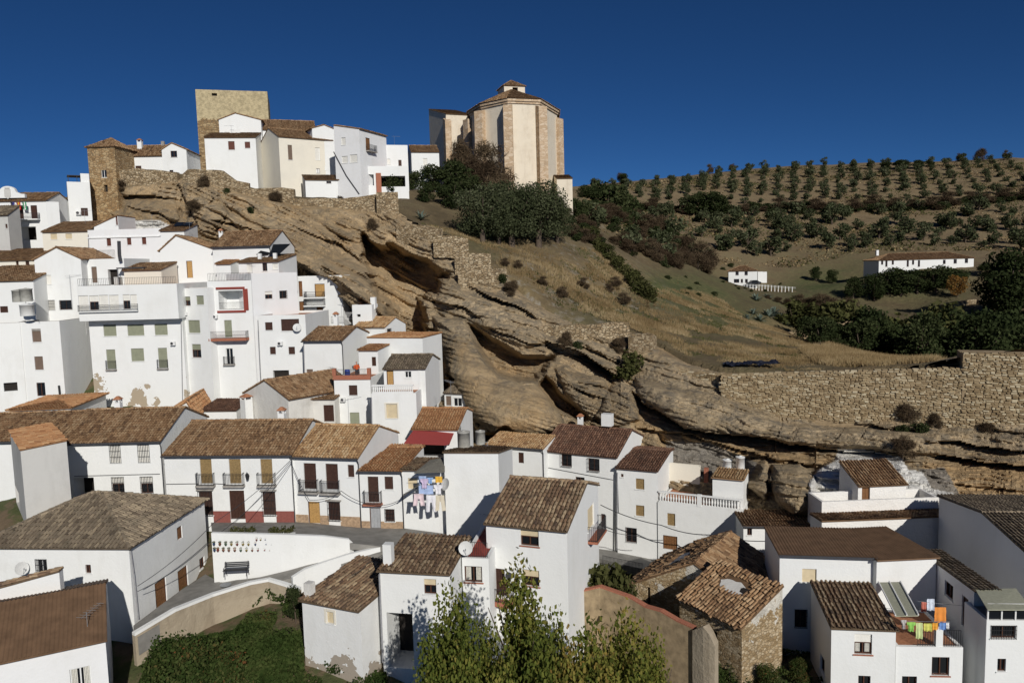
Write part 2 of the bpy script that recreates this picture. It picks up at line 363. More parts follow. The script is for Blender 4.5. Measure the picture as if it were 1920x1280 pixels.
GREEN = [((1300, 560), 90, .5), ((1400, 600), 90, .45), ((1240, 540), 60, .6), ((900, 450), 60, .35), ((1600, 525), 120, .55), ((1520, 540), 60, .5), ((1150, 590), 60, .4), ((1500, 470), 60, .1), ((1750, 540), 80, .4), ((1330, 520), 90, .2)]
DRY = [((980, 520), 80, .45), ((1080, 530), 70, .5), ((1600, 670), 70, .6), ((1450, 615), 40, .5), ((1150, 500), 60, .4), ((1680, 675), 50, .5), ((1230, 690), 60, .3), ((1750, 430), 120, .1)]
def region(PX, PY, L):
    v = np.zeros(PX.shape)
    for (cx, cy), r, a in L: v += a * np.exp(-(((PX - cx) / r) ** 2 + ((PY - cy) / (r * .5)) ** 2))
    return v
def proj_arr(X, Y, Z):
    z_ = Z - CAM_H; d = Y * FW[1] + z_ * FW[2]; x = X / d; y = (Y * UP[1] + z_ * UP[2]) / d
    return 960 + (x * _c - y * _s) * F_PX, 640 - (x * _s + y * _c) * F_PX
# upper ground sheet: cliff rim to beyond the ridge
X, Y = radial_grid(72, 900, 230, 1.05, 300)
Z = ground_up(X, Y); Z = Z + (fbm(X * .12, Y * .12, 4) - .5) * 1.3 + (fbm(X * .6 + 40, Y * .6, 3) - .5) * .35
PX, PY = proj_arr(X, Y, Z)
RIM = np.array([[-400, 300, 138], [165, 335, 136], [345, 328, 130], [540, 372, 128.2], [735, 388, 127], [790, 425, 119.5], [880, 480, 114.5], [930, 505, 111.5], [1000, 560, 107.5], [1080, 606, 103.5], [1170, 612, 101.5], [1225, 640, 99.5], [1290, 676, 92.5], [1360, 692, 88.5], [1450, 700, 85.5], [1600, 696, 81.5], [1800, 680, 76.5], [1915, 655, 76], [2400, 655, 76]])
PXc = 960 + X / Y * F_PX
rY = np.interp(PXc, RIM[:, 0], RIM[:, 2]); keep = Y >= rY - np.where((PXc > 660) & (PXc < 880), .4, np.interp(PXc, [1330, 1480, 1640, 1760], [3.2, 2.2, 1.3, .3])); Z = Z - np.clip(rY - Y, 0, 9) * 2.2
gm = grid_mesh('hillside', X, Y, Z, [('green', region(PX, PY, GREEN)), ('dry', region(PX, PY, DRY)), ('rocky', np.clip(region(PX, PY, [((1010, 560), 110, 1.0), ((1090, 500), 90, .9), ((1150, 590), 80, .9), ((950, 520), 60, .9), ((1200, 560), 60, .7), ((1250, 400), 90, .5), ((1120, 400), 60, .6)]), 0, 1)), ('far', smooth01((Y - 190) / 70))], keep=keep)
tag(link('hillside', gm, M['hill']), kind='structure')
# lower ground: ravine bank, street level, terraces under the houses
def low_mat():
    m, nt, b = new_mat('bank_soil_and_grass'); n1 = noise(nt, .35, 5, .65); n2 = noise(nt, 2.2, 5, .7)
    c = ramp(nt, n1, [(.3, (.05, .07, .022)), (.47, (.085, .10, .035)), (.55, (.17, .12, .075)), (.75, (.23, .165, .105))]); c = mix(nt, math_(nt, 'MULTIPLY', n2, .5), c, (.07, .06, .035))
    nt.links.new(c, b.inputs['Base Color']); b.inputs['Roughness'].default_value = 1; bump(nt, b, n2, .8, .2); return m
M['bank'] = low_mat()
RIB = []
def ribbon(name, Lp, Rp, mat, dz=.0, th=.25):
    n = 24
    def res(P):
        P = np.array([at(*p) for p in P]); d = np.r_[0, np.cumsum(np.linalg.norm(np.diff(P, axis=0), axis=1))]; t = np.linspace(0, d[-1], n); return np.stack([np.interp(t, d, P[:, k]) for k in range(3)], 1) + [0, 0, dz]
    a, b = res(Lp), res(Rp); mb = MB(); RIB.append(np.concatenate([a, b, (a + b) / 2, a * .75 + b * .25, a * .25 + b * .75]))
    for i in range(n - 1): mb.poly([a[i], b[i], b[i + 1], a[i + 1]]); mb.poly([b[i], b[i] - [0, 0, th], b[i + 1] - [0, 0, th], b[i + 1]]); mb.poly([a[i + 1], a[i + 1] - [0, 0, th], a[i] - [0, 0, th], a[i]])
    return tag(mb.build(name, M[mat]), kind='structure')
ribbon('street', [(395, 975, 66), (550, 974, 65), (680, 986, 63.5), (760, 990, 62.5), (850, 1002, 61), (930, 1010, 61)], [(398, 1003, 57.5), (520, 1008, 57.5), (660, 1018, 57.2), (735, 1026, 57.3), (840, 1045, 56.5), (930, 1060, 56)], 'asphalt', th=.5)
ribbon('ramp', [(250, 1172, 49.9), (295, 1138, 52.6), (340, 1105, 55.6), (388, 1074, 59.2), (399, 1091, 56.9), (480, 1083, 56.2), (540, 1069, 56.5), (655, 1036, 57.4), (740, 1018, 58.6)], [(258, 1195, 48), (330, 1150, 50.4), (400, 1121, 52.8), (470, 1099, 54.3), (505, 1094, 54.6), (600, 1068, 55.8), (735, 1030, 57.3)], 'asphalt', th=1.2)
ribbon('lower_street', [(1100, 1014, 79), (1160, 1032, 75.4), (1235, 1050, 73.2), (1330, 1070, 69.7), (1420, 1085, 66.4)], [(1100, 1040, 74), (1160, 1056, 71.5), (1235, 1072, 69), (1330, 1090, 66), (1420, 1105, 63)], 'asphalt', th=.8)
xs = np.arange(-110, 96, 1.0); ys = np.arange(8, 126, 1.0); X, Y = np.meshgrid(xs, ys)
Z = ground_low(X, Y) + (fbm(X * .5, Y * .5, 3) - .5) * .5 - .25
RB = np.concatenate(RIB)
for i in range(0, X.size, 4000):
    c = np.stack([X.ravel()[i:i + 4000], Y.ravel()[i:i + 4000]], 1); dd = np.linalg.norm(c[:, None] - RB[None, :, :2], axis=2); m_ = dd.argmin(1); near = dd[np.arange(len(c)), m_] < 2.6; zz = Z.ravel()[i:i + 4000]
    Z.ravel()[i:i + 4000] = np.where(near, np.minimum(zz, RB[m_, 2] - .45), zz)
PXc = 960 + X / Y * F_PX
keep = Y < np.interp(PXc, [0, 400, 560, 640, 700, 830, 1000, 1200, 1400, 1500, 1920], [126, 118, 104, 95, 88, 82, 81, 77, 71, 66, 61])
tag(link('ground', grid_mesh('ground', X, Y, Z, keep=keep), M['bank']), kind='structure')
# ================================================================ cliff
gx = np.arange(150, 2010, 2.6); gy = np.arange(300, 1010, 2.6); PX, PY = np.meshgrid(gx, gy)
CT = [(600, 500, 102.5), (640, 532, 98.5), (672, 560, 97.5), (705, 592, 97), (560, 485, 107), (585, 545, 112), (615, 578, 112), (645, 610, 110), (550, 530, 114), (660, 640, 107), (150, 370, 135), (200, 385, 132), (245, 350, 130), (240, 420, 125), (300, 350, 129), (350, 350, 128), (350, 440, 120), (430, 350, 127), (450, 430, 119), (520, 480, 114), (560, 420, 120), (560, 375, 126), (640, 480, 116), (700, 400, 124), (735, 440, 119), (740, 520, 116), (752, 600, 104), (800, 460, 115), (850, 490, 113), (790, 640, 103), (840, 540, 110), (900, 530, 108.5), (830, 700, 96), (860, 770, 91), (900, 620, 101),
      (960, 560, 106.5), (960, 640, 98), (940, 720, 92), (940, 800, 87), (1040, 620, 101), (1060, 690, 92), (1060, 780, 87), (1100, 650, 98), (1130, 720, 91), (1180, 660, 97.5), (1180, 720, 92), (1180, 800, 84), (1230, 690, 92), (1260, 760, 84), (1300, 700, 88.5), (1310, 830, 79), (1370, 770, 83.4), (1370, 880, 77), (1400, 740, 85), (1460, 782, 82.2), (1470, 850, 76), (1480, 960, 70), (1560, 794, 80.2), (1560, 860, 75), (1560, 960, 69), (1700, 800, 77.6), (1700, 860, 73), (1700, 960, 68), (1820, 802, 75.2), (1820, 870, 71), (1820, 960, 66), (1950, 802, 73.4), (1950, 870, 69), (1950, 960, 64), (2010, 900, 66), (2010, 740, 76), (1480, 1010, 69), (1900, 1010, 62), (1100, 900, 85), (900, 900, 86), (600, 660, 106), (450, 520, 116), (300, 480, 121), (160, 450, 126), (300, 600, 120), (160, 600, 122), (160, 1010, 110), (700, 1000, 95)]
fb = rbf_fit(CT)
DEP = fb(PX, PY)
DIP = np.array([[150, 345], [350, 400], [560, 500], [780, 620], [900, 652], [1040, 692], [1180, 750], [1400, 815], [1600, 842], [1780, 852], [2010, 880]])
Q = PY - np.interp(PX, DIP[:, 0], DIP[:, 1])
wx = (fbm(PX / 90, PY / 90, 3) - .5); wy = (fbm(PX / 60 + 50, PY / 60, 4) - .5); wf = (fbm(PX / 17 + 5, Q / 9 + 3, 3) - .5)
# big recesses: polygon, depth in metres, softness in pixels
def recess(poly, a, soft, wob=8):
    global DEP
    s = sdist(PX + wob * (wx * 2 + wf * 1.2), PY + wob * (wy * 2 + wf * .8), poly); DEP = DEP + a * smooth01(s / soft + .25)
def bulge(poly, a, soft, wob=5):
    global DEP
    s = sdist(PX + wob * wx * 2, PY + wob * wy * 2, poly); DEP = DEP - a * np.sqrt(np.clip(s / soft, 0, 1) * (2 - np.clip(s / soft, 0, 1)))
recess([(690, 447), (745, 464), (796, 488), (842, 512), (834, 530), (802, 565), (812, 600), (816, 640), (838, 700), (862, 760), (905, 802), (1000, 832), (930, 850), (850, 800), (815, 720), (795, 655), (758, 625), (705, 568), (676, 492)], 11, 14, 26)
recess([(873, 606), (935, 640), (980, 663), (1042, 668), (1024, 695), (1006, 712), (973, 714), (931, 703), (902, 674), (884, 640)], 6.0, 13)
recess([(1022, 700), (1050, 735), (1110, 790), (1090, 795), (1040, 765), (1010, 722)], 5.5, 8)
recess([(1235, 812), (1300, 822), (1360, 842), (1440, 858), (1420, 905), (1330, 905), (1240, 885)], 2.6, 18)
bulge([(812, 592), (870, 596), (905, 660), (935, 700), (1000, 714), (1040, 750), (1062, 800), (1010, 822), (930, 815), (872, 770), (842, 700)], 5.5, 46)
bulge([(830, 520), (960, 560), (1010, 590), (1035, 640), (980, 655), (930, 630), (870, 596), (815, 575)], 2.5, 24)
bulge([(1040, 690), (1135, 710), (1150, 770), (1110, 790), (1060, 740)], 2.5, 18)
bulge([(1150, 715), (1190, 725), (1200, 790), (1150, 800), (1115, 785)], 2.4, 18)
bulge([(1190, 706), (1340, 738), (1480, 792), (1760, 812), (1760, 850), (1560, 842), (1400, 816), (1290, 804), (1240, 772), (1190, 736)], 2.6, 24)
bulge([(1448, 872), (1500, 866), (1528, 890), (1534, 930), (1520, 962), (1490, 966), (1456, 940), (1440, 905)], 4.2, 30)
bulge([(1516, 905), (1534, 876), (1572, 856), (1690, 862), (1735, 890), (1800, 935), (1806, 985), (1530, 985)], 1.6, 16)
bulge([(1400, 862), (1436, 858), (1446, 900), (1436, 935), (1400, 915)], 2.6, 16)
bulge([(225, 375), (330, 372), (338, 410), (300, 422), (235, 420)], 2.0, 22)
bulge([(345, 335), (400, 330), (430, 400), (400, 440), (350, 420)], 2.2, 26)
# bedding ledges: line, overhang in metres, length of the hollow below in pixels
LED = [([(200, 372), (260, 366), (330, 372)], 2.2, 14), ([(232, 386), (300, 398), (335, 420)], 1.3, 14), ([(330, 340), (350, 380), (372, 425)], 2.5, 20), ([(390, 412), (440, 420), (500, 440)], 1.5, 12), ([(420, 445), (500, 470), (560, 500), (640, 530)], 1.6, 14), ([(505, 480), (560, 505), (640, 560), (700, 610)], 2.2, 16), ([(560, 430), (640, 460), (690, 500)], 1.5, 12), ([(600, 500), (680, 560), (750, 625)], 1.2, 12),
       ([(800, 560), (870, 575), (905, 600)], 1.6, 12), ([(860, 530), (930, 560), (990, 585), (1010, 600)], 2.4, 18), ([(905, 612), (980, 640), (1030, 648)], 1.3, 8), ([(1022, 638), (1080, 657), (1130, 686), (1162, 706)], 5.5, 26), ([(1060, 640), (1120, 660), (1180, 690)], 1.1, 10), ([(1045, 715), (1100, 735), (1150, 752)], .9, 8),
       ([(1184, 732), (1209, 757), (1241, 773), (1283, 802), (1328, 812), (1400, 817), (1480, 832), (1530, 838)], 3.4, 24), ([(1520, 837), (1560, 843), (1690, 851)], 1.3, 10), ([(1190, 802), (1300, 817), (1390, 846), (1460, 860), (1540, 872)], 1.2, 22), ([(1440, 764), (1520, 775), (1600, 790), (1690, 806)], .9, 12), ([(1735, 828), (1790, 826), (1860, 840), (2010, 856)], 1.9, 14), ([(1745, 853), (1800, 858), (1850, 868), (2010, 880)], 2.4, 16), ([(1780, 905), (1860, 915), (2010, 930)], .6, 14)]
for pl, a, L in LED:
    pl = np.array(pl, float); yl = np.interp(PX, pl[:, 0], pl[:, 1]) + 7 * (fbm(PX / 26 + pl[0, 0], PX * 0 + 3, 3) - .5)
    t = PY - yl; tx = np.clip(np.minimum(PX - pl[0, 0], pl[-1, 0] - PX) / 22 + .2, 0, 1)
    tx = np.where((PX < pl[0, 0]) | (PX > pl[-1, 0]), 0, tx) if pl[-1, 0] - pl[0, 0] > 1 else tx * 0
    DEP = DEP + tx * np.where(t >= 0, a * np.exp(-np.clip(t, 0, 1e9) / L), -.35 * a * np.exp(np.clip(t, -1e9, 0) / (L * 1.2)))
# finer strata and joints
sm = np.interp(PX, [150, 350, 700, 860, 1000, 1100, 1200, 1450, 2010], [1.0, 1.35, 1.7, .9, .6, 1.1, .7, .6, .6])
lowface = smooth01(sdist(PX, PY, [(840, 610), (900, 660), (950, 705), (1040, 720), (1062, 800), (1000, 822), (930, 815), (860, 760)]) / 20)
def saw(q): q = q - np.floor(q); return np.where(q < .8, q / .8, (1 - q) / .2)
q1 = (Q + 26 * wx + 14 * wy) / 21; q2 = (Q + 16 * wy + 9 * wx) / 8.5
am = fbm(PX / 70 + 9, PY / 40 + 4, 3)
amp = sm * (1 - .72 * lowface)
DEP = DEP - amp * (1.6 * np.clip(am - .3, 0, 1) * 2 * saw(q1) + .8 * saw(q2) * np.clip(fbm(PX / 40, PY / 25 + 70, 3) - .25, 0, 1) * 2)
DEP = DEP + amp * 1.6 * (fbm(PX / 34 + 31, Q / 17, 4) - .5) + (fbm(PX / 120 + 3, PY / 120 + 8, 3) - .5) * 2.2
jn = np.abs(fbm((PX + .35 * PY) / 46, (PY - .2 * PX) / 120 + 20, 3) - .5); DEP = DEP + .7 * amp * np.clip(1 - jn / .014, 0, 1) * np.clip((fbm(PX / 90, PY / 90 + 33, 2) - .55) * 8, 0, 1)
DEP = DEP + .22 * (vnoise(PX / 4.1, PY / 3.3) - .5) * (1 - .6 * lowface)
# weld the top of the sheet to the rim of the hillside
top = np.interp(PX, RIM[:, 0], RIM[:, 1] + 1); rimd = np.interp(PX, RIM[:, 0], RIM[:, 2]) + .8
k = smooth01((PY - top + 2) / 20); DEP = rimd * (1 - k) + np.minimum(DEP, rimd + 3 + np.clip(PY - top - 14, 0, 60) * .35) * k
keep = (PY >= top - 24)
over = np.clip(top - PY, 0, 24)
V = ats(PX, np.where(PY < top, top, PY), DEP); V[..., 1] += over * .35; V[..., 2] -= over * .05
smo = DEP - fb(PX, PY)
OCH = np.clip(.5 + .15 * smo, 0, 1) * .5 + .55 * lowface
OCH = np.clip(OCH, 0, 1); OCH = OCH + np.where(PX > 1730, smooth01((PY - 855) / 20) * .8, 0) + smooth01(1 - np.abs(PY - np.interp(PX, [1200, 1300, 1400, 1530], [795, 825, 846, 862]) - 4) / 16) * ((PX > 1190) & (PX < 1560)) * .7 + .25 * (PX < 760)
GRY = smooth01(sdist(PX, PY, [(1185, 700), (1350, 700), (1480, 770), (1700, 800), (1720, 850), (1560, 845), (1400, 816), (1290, 800), (1190, 740)]) / 18) * .8 + smooth01(sdist(PX, PY, [(1440, 866), (1530, 866), (1536, 965), (1440, 965)]) / 10) + .6 * smooth01(sdist(PX, PY, [(840, 520), (1010, 560), (1180, 650), (1140, 680), (900, 640), (820, 660), (810, 590)]) / 14)
WH = inside(PX + 9 * wx, PY + 9 * wy, [(1516, 905), (1534, 880), (1566, 862), (1572, 843), (1640, 847), (1690, 856), (1704, 880), (1730, 885), (1745, 915), (1790, 925), (1800, 950), (1800, 975), (1535, 975), (1520, 935)]).astype(float)
WH = np.maximum(WH, inside(PX, PY, [(222, 414), (300, 414), (322, 425), (300, 440), (222, 440)]))
GPL = inside(PX, PY, [(1250, 826), (1330, 830), (1420, 868), (1400, 905), (1240, 890)]).astype(float)
GPL = np.maximum(GPL, inside(PX + 6 * wx, PY, [(1720, 880), (1770, 876), (1800, 930), (1860, 975), (1880, 1000), (1780, 1000), (1745, 915)]).astype(float))
def rock_mat():
    m, nt, b = new_mat('layered_sandstone'); q = attr(nt, 'strata'); oc = attr(nt, 'ochre'); gy = attr(nt, 'grey'); wh = attr(nt, 'paint'); gp = attr(nt, 'render')
    n1 = noise(nt, .28, 6, .62); n2 = noise(nt, 1.6, 6, .68); n3 = noise(nt, 9, 4, .6)
    cq = nn(nt, 'CombineXYZ'); nt.links.new(math_(nt, 'MULTIPLY', q, .45), cq.inputs[0]); nt.links.new(math_(nt, 'MULTIPLY', n2, .7), cq.inputs[1])
    ns = noise(nt, 1.0, 5, .65, vec=cq.outputs[0])
    och = ramp(nt, ns, [(.28, (0.248, 0.159, 0.080)), (.45, (0.448, 0.307, 0.159)), (.6, (0.555, 0.395, 0.218)), (.8, (0.625, 0.478, 0.295))])
    gre = ramp(nt, ns, [(.28, (0.215, 0.160, 0.099)), (.5, (0.406, 0.312, 0.191)), (.75, (0.588, 0.460, 0.297))])
    f = math_(nt, 'ADD', math_(nt, 'MULTIPLY', math_(nt, 'SUBTRACT', n1, .5), 2.2), math_(nt, 'SUBTRACT', math_(nt, 'ADD', oc, .05), math_(nt, 'MULTIPLY', gy, .6)), True)
    c = mix(nt, f, gre, och)
    c = mix(nt, math_(nt, 'MULTIPLY', math_(nt, 'SUBTRACT', n2, .52, True), 2.6, True), c, (.115, .09, .062))
    st = ramp(nt, noise(nt, .75, 8, .72, dist=.6), [(.47, (0, 0, 0)), (.60, (1, 1, 1))]); c = mix(nt, math_(nt, 'MULTIPLY', math_(nt, 'MULTIPLY', st, .72), math_(nt, 'SUBTRACT', 1.15, oc, True)), c, (.135, .123, .102))
    c = mix(nt, math_(nt, 'MULTIPLY', gp, .85), c, (.25, .235, .21)); wcol = mix(nt, math_(nt, 'MULTIPLY', math_(nt, 'SUBTRACT', n2, .55, True), 2.0, True), (.80, .78, .73), (.45, .40, .33))
    c = mix(nt, wh, c, wcol)
    nt.links.new(c, b.inputs['Base Color']); b.inputs['Roughness'].default_value = .95
    bump(nt, b, math_(nt, 'ADD', math_(nt, 'ADD', n2, math_(nt, 'MULTIPLY', n3, .45)), math_(nt, 'MULTIPLY', ns, 1.4)), .9, .38); return m
M['rock'] = rock_mat()
gm = grid_mesh('cliff', V[..., 0], V[..., 1], V[..., 2], [('strata', Q * .07), ('ochre', OCH), ('grey', GRY), ('paint', WH), ('render', GPL)], smooth=False, keep=keep)
tag(link('cliff', gm, M['rock']), kind='structure')
def cliff_at(px, py):
    i = int(np.clip((py - gy[0]) / 2.6, 0, len(gy) - 1)); j = int(np.clip((px - gx[0]) / 2.6, 0, len(gx) - 1)); return V[i, j]
# ================================================================ roof tiles
def tile_arrays(O, U, V, pitch=.26, course=.42, poly=None, jit=1.0, holes=()):
    """barrel tiles covering the parallelogram O + aU + bV; V runs up the slope"""
    O, U, V = (np.array(q, float) for q in (O, U, V)); W = np.linalg.norm(U); L = np.linalg.norm(V); u = U / W; v = V / L; n = np.cross(u, v); n /= np.linalg.norm(n)
    nu = max(2, int(round(W / pitch))); nv = max(1, int(round(L / course))); pu = W / nu; pv = L / nv
    I, J = np.meshgrid(np.arange(nu), np.arange(nv), indexing='ij'); I = I.ravel(); J = J.ravel()
    cu = (I + .5) * pu; cv = J * pv
    if poly is not None:
        kk = inside(cu, cv + pv * .5, poly); I, J, cu, cv = I[kk], J[kk], cu[kk], cv[kk]
    for a, b, ra, rb in holes:
        kk = ((cu / W - a) / ra) ** 2 + ((cv / L - b) / rb) ** 2 + .5 * (vnoise(cu * 2.1, cv * 2.1) - .5) > 1; I, J, cu, cv = I[kk], J[kk], cu[kk], cv[kk]
    k = len(cu)
    if k == 0: return np.zeros((0, 3)), np.zeros((0, 4), int), np.zeros(0)
    cu = cu + RNG.normal(0, .012 * jit, k) + .02 * np.sin(J * 1.7 + I); cv = cv + RNG.normal(0, .03 * jit, k); lift = RNG.normal(0, .012 * jit, k)
    sag = (fbm(cu / 2.2 + O[0], cv / 2.2 + O[1], 2) - .5) * .10 * jit
    ang = np.array([0, pi / 3, 2 * pi / 3, pi]); pts = []
    for e, (dv, r, h) in enumerate(((-.03, .098, .05), (pv * 1.12, .075, .012))):
        for a in ang:
            x = cu + r * pu / .26 * cos(a); z = r * 1.25 * sin(a) + h + lift * (1 - e) + sag - .02
            pts.append(O + np.outer(x, u) + np.outer(cv + dv, v) + np.outer(z, n))
    Vv = np.stack(pts, 1).reshape(-1, 3); b = np.arange(k)[:, None] * 8
    Fq = np.concatenate([b + np.array([[i, i + 1, i + 5, i + 4]]) for i in range(3)], 0)[:, ::-1]
    colt = RNG.normal(0, .10, nu + 1); tint = np.repeat(np.clip(RNG.normal(.52, .19, k) + colt[I], 0, 1), 8); return Vv, Fq, tint
def join_arrays(parts):
    vs, fs, ts, n = [], [], [], 0
    for v, f, t in parts:
        if len(v) == 0: continue
        vs.append(v); fs.append(f + n); ts.append(t); n += len(v)
    return np.concatenate(vs), np.concatenate(fs), np.concatenate(ts)
def ridge_arrays(P, Q, r=.14):
    P = np.array(P, float); Q = np.array(Q, float); L = np.linalg.norm(Q - P); n = max(2, int(L / .45)); u = (Q - P) / L
    s = np.cross(u, [0, 0, 1]); s /= np.linalg.norm(s); w_ = np.cross(s, u); out = []
    ang = [-.35, pi / 3 - .2, 2 * pi / 3 + .2, pi + .35]
    for i in range(n):
        a = P + u * (L * i / n); b = P + u * (L * (i + 1.1) / n); j = RNG.normal(0, .015)
        v = np.array([c + s * (rr * cos(t)) + w_ * (rr * .9 * sin(t) + h + j) for c, rr, h in ((a, r, .02), (b, r * .85, -.01)) for t in ang])
        out.append((v, np.array([[k, k + 1, k + 5, k + 4] for k in range(3)]), np.full(8, np.clip(RNG.normal(.6, .2), 0, 1))))
    return join_arrays(out)
def clip_poly(P, poly):
    """Sutherland-Hodgman: clip polygon P with the convex counter-clockwise polygon poly"""
    out = P
    for i in range(len(poly)):
        (ax, ay), (bx, by) = poly[i], poly[(i + 1) % len(poly)]; inp = out; out = []
        if not inp: break
        sd = lambda p: (bx - ax) * (p[1] - ay) - (by - ay) * (p[0] - ax)
        for j in range(len(inp)):
            p, q = inp[j], inp[(j + 1) % len(inp)]; a, b = sd(p), sd(q)
            if a >= -1e-9: out.append(p)
            if (a > 1e-9 and b < -1e-9) or (a < -1e-9 and b > 1e-9):
                t = a / (a - b); out.append((p[0] + t * (q[0] - p[0]), p[1] + t * (q[1] - p[1])))
    return out
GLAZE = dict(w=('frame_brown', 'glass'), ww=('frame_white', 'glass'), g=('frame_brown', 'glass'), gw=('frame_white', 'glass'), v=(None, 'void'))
SHUT = dict(sg='sh_green', sb='sh_beige', sw='sh_white', sbr='sh_brown', so='sh_olive', sr='wood_red', sd='wood_dark')
DOOR = dict(d='wood_dark', dm='wood_mid', do='wood_ochre', dg='door_grey', dgr='door_green', dr='wood_red')
class House:
    def __init__(s, name, label, A, yaw, bx, base=None, D=8., roof=('flat', .8), wins=(), mat='white', tile='brown', over=.28, cat='house', group=None, gutter=None, plinth=None, zb=None, skirt=2.0, zt=None, pitch=.26, course=.42, W=None, mats=None, holes=None, jit=1.0):
        px, py, Y = A; s.yaw = radians(yaw); s.U = np.array([cos(s.yaw), sin(s.yaw), 0]); s.Vd = np.array([-sin(s.yaw), cos(s.yaw), 0])
        p = at(px, py, Y); ztop = p[2] if zt is None else zt
        s.zb = at(px, base, Y)[2] if zb is None else zb
        s.O = np.array([p[0], p[1], s.zb]); s.h = ztop - s.zb
        if W is None:
            # walk along the front until it projects on bx
            lo, hi = .3, 80.
            for _ in range(50):
                m_ = (lo + hi) / 2; q = s.O + s.U * m_ + np.array([0, 0, s.h])
                if proj(q)[0] < bx: lo = m_
                else: hi = m_
            W = lo
        s.W, s.D = W, D; s.mat = mat; s.tile = tile
        s.root = empty(name, s.O, s.yaw, label, cat, group); s.skirt = 7.0 if (Y > 128 and skirt == 2.0 and px < 830) else skirt; s.pitch = pitch; s.course = course
        s.holes = holes or {}; s.jit = jit; s.R = roof; s.open = {k: [] for k in 'frbl'}; s.post = []
        kind = roof[0]; h = s.h; W, D = s.W, s.D
        def rise(v, loc):
            if isinstance(v, tuple): return v[1]
            base_ = s.O + s.U * loc[0] + s.Vd * loc[1]; z = s.zb + h
            for _ in range(6):
                X_ = proj((base_[0], base_[1], z))[0]; z = at(X_, v, base_[1])[2]
            return z - s.zb - h
        if kind == 'gx':
            rf = roof[2] if len(roof) > 2 else .5; s.rh = rise(roof[1], (W / 2, D * rf)); s.rf = rf
        elif kind == 'gy': rf = roof[2] if len(roof) > 2 else .5; s.rh = rise(roof[1], (W * rf, 0)); s.rf = rf
        elif kind in ('mono', 'monoL', 'monoR'): s.rh = rise(roof[1], (W / 2, D if kind == 'mono' else 0))
        elif kind == 'hip': s.rh = rise(roof[1], (W / 2, D / 2))
        s.prof = s.profiles(); s.over = over
        for wn in wins: s.window(*wn)
        s.walls(plinth, mats); s.make_roof(gutter)
        for fn in s.post: fn()
    # --- geometry of the four walls: origin, direction, inward normal, length
    def wall(s, k):
        return dict(f=((0, 0), (1, 0), (0, 1), s.W), r=((s.W, 0), (0, 1), (-1, 0), s.D), b=((s.W, s.D), (-1, 0), (0, -1), s.W), l=((0, s.D), (0, -1), (1, 0), s.D))[k]
    def profiles(s):
        h, W, D, k = s.h, s.W, s.D, s.R[0]; z0 = -s.skirt; P = {}
        def flat(L, hh=h): return [(0, z0), (L, z0), (L, hh), (0, hh)]
        P = dict(f=flat(W), r=flat(D), b=flat(W), l=flat(D))
        if k == 'gx':
            P['r'] = [(0, z0), (D, z0), (D, h), (D * s.rf, h + s.rh), (0, h)]; P['l'] = [(0, z0), (D, z0), (D, h), (D * (1 - s.rf), h + s.rh), (0, h)]
            bk = h + s.rh - s.rh * min(1, (1 - s.rf) / max(s.rf, .01)) if s.rf > .5 else h
            if s.rf > .5:
                P['b'] = flat(W, bk); P['r'][2] = (D, bk); P['l'][0:1] = [(0, z0)]; P['l'][4] = (0, bk)
            s.bk = bk
        elif k == 'gy':
            P['f'] = [(0, z0), (W, z0), (W, h), (W * s.rf, h + s.rh), (0, h)]; P['b'] = [(0, z0), (W, z0), (W, h), (W * (1 - s.rf), h + s.rh), (0, h)]
        elif k == 'mono':
            P['b'] = flat(W, h + s.rh); P['r'] = [(0, z0), (D, z0), (D, h + s.rh), (0, h)]; P['l'] = [(0, z0), (D, z0), (D, h), (0, h + s.rh)]
        elif k == 'monoR':      # high at the left
            P['l'] = flat(D, h + s.rh); P['f'] = [(0, z0), (W, z0), (W, h), (0, h + s.rh)]; P['b'] = [(0, z0), (W, z0), (W, h + s.rh), (0, h)]
        elif k == 'monoL':
            P['r'] = flat(D, h + s.rh); P['f'] = [(0, z0), (W, z0), (W, h + s.rh), (0, h)]; P['b'] = [(0, z0), (W, z0), (W, h), (0, h + s.rh)]
        return P
    def uv(s, k, px, py):
        p0, du, ni, L = s.wall(k)
        w0 = s.O + s.U * p0[0] + s.Vd * p0[1]; n = s.U * ni[0] + s.Vd * ni[1]; dd = s.U * du[0] + s.Vd * du[1]
        d = ray(px, py); c = np.array([0, 0, CAM_H]); t = ((w0 - c) @ n) / (d @ n); q = c + d * t
        return (q - w0) @ dd, q[2] - s.zb
    def loc(s, k, u, v, dep=0.):
        p0, du, ni, L = s.wall(k); return (p0[0] + du[0] * u + ni[0] * dep, p0[1] + du[1] * u + ni[1] * dep, v)
    def rect(s, k, x0, y0, x1, y1):
        a = s.uv(k, x0, (y0 + y1) / 2); b = s.uv(k, x1, (y0 + y1) / 2); c = s.uv(k, (x0 + x1) / 2, y0); d = s.uv(k, (x0 + x1) / 2, y1)
        L = s.wall(k)[3]; u0, u1 = sorted((a[0], b[0])); u0 = max(u0, .06); u1 = min(u1, L - .06); return u0, min(c[1], d[1]), u1, max(c[1], d[1])
    def bx3(s, k, mb, u0, v0, u1, v1, d0, d1, mi=0):   # box on a wall; d = depth inwards
        a = s.loc(k, u0, v0, d0); b = s.loc(k, u1, v1, d1)
        mb.box(tuple(min(p, q) for p, q in zip(a, b)), tuple(max(p, q) for p, q in zip(a, b)), mi)
    def window(s, k, x0, y0, x1, y1, kind='w', **o):
        u0, v0, u1, v1 = s.rect(k, x0, y0, x1, y1)
        if u1 - u0 < .15 or v1 - v0 < .15: return
        dep = o.get('dep', .2 if kind != 'v' else 1.6)
        s.open[k].append((u0, v0, u1, v1, dep)); s.post.append(lambda: s.fill(k, u0, v0, u1, v1, kind, dep, o))
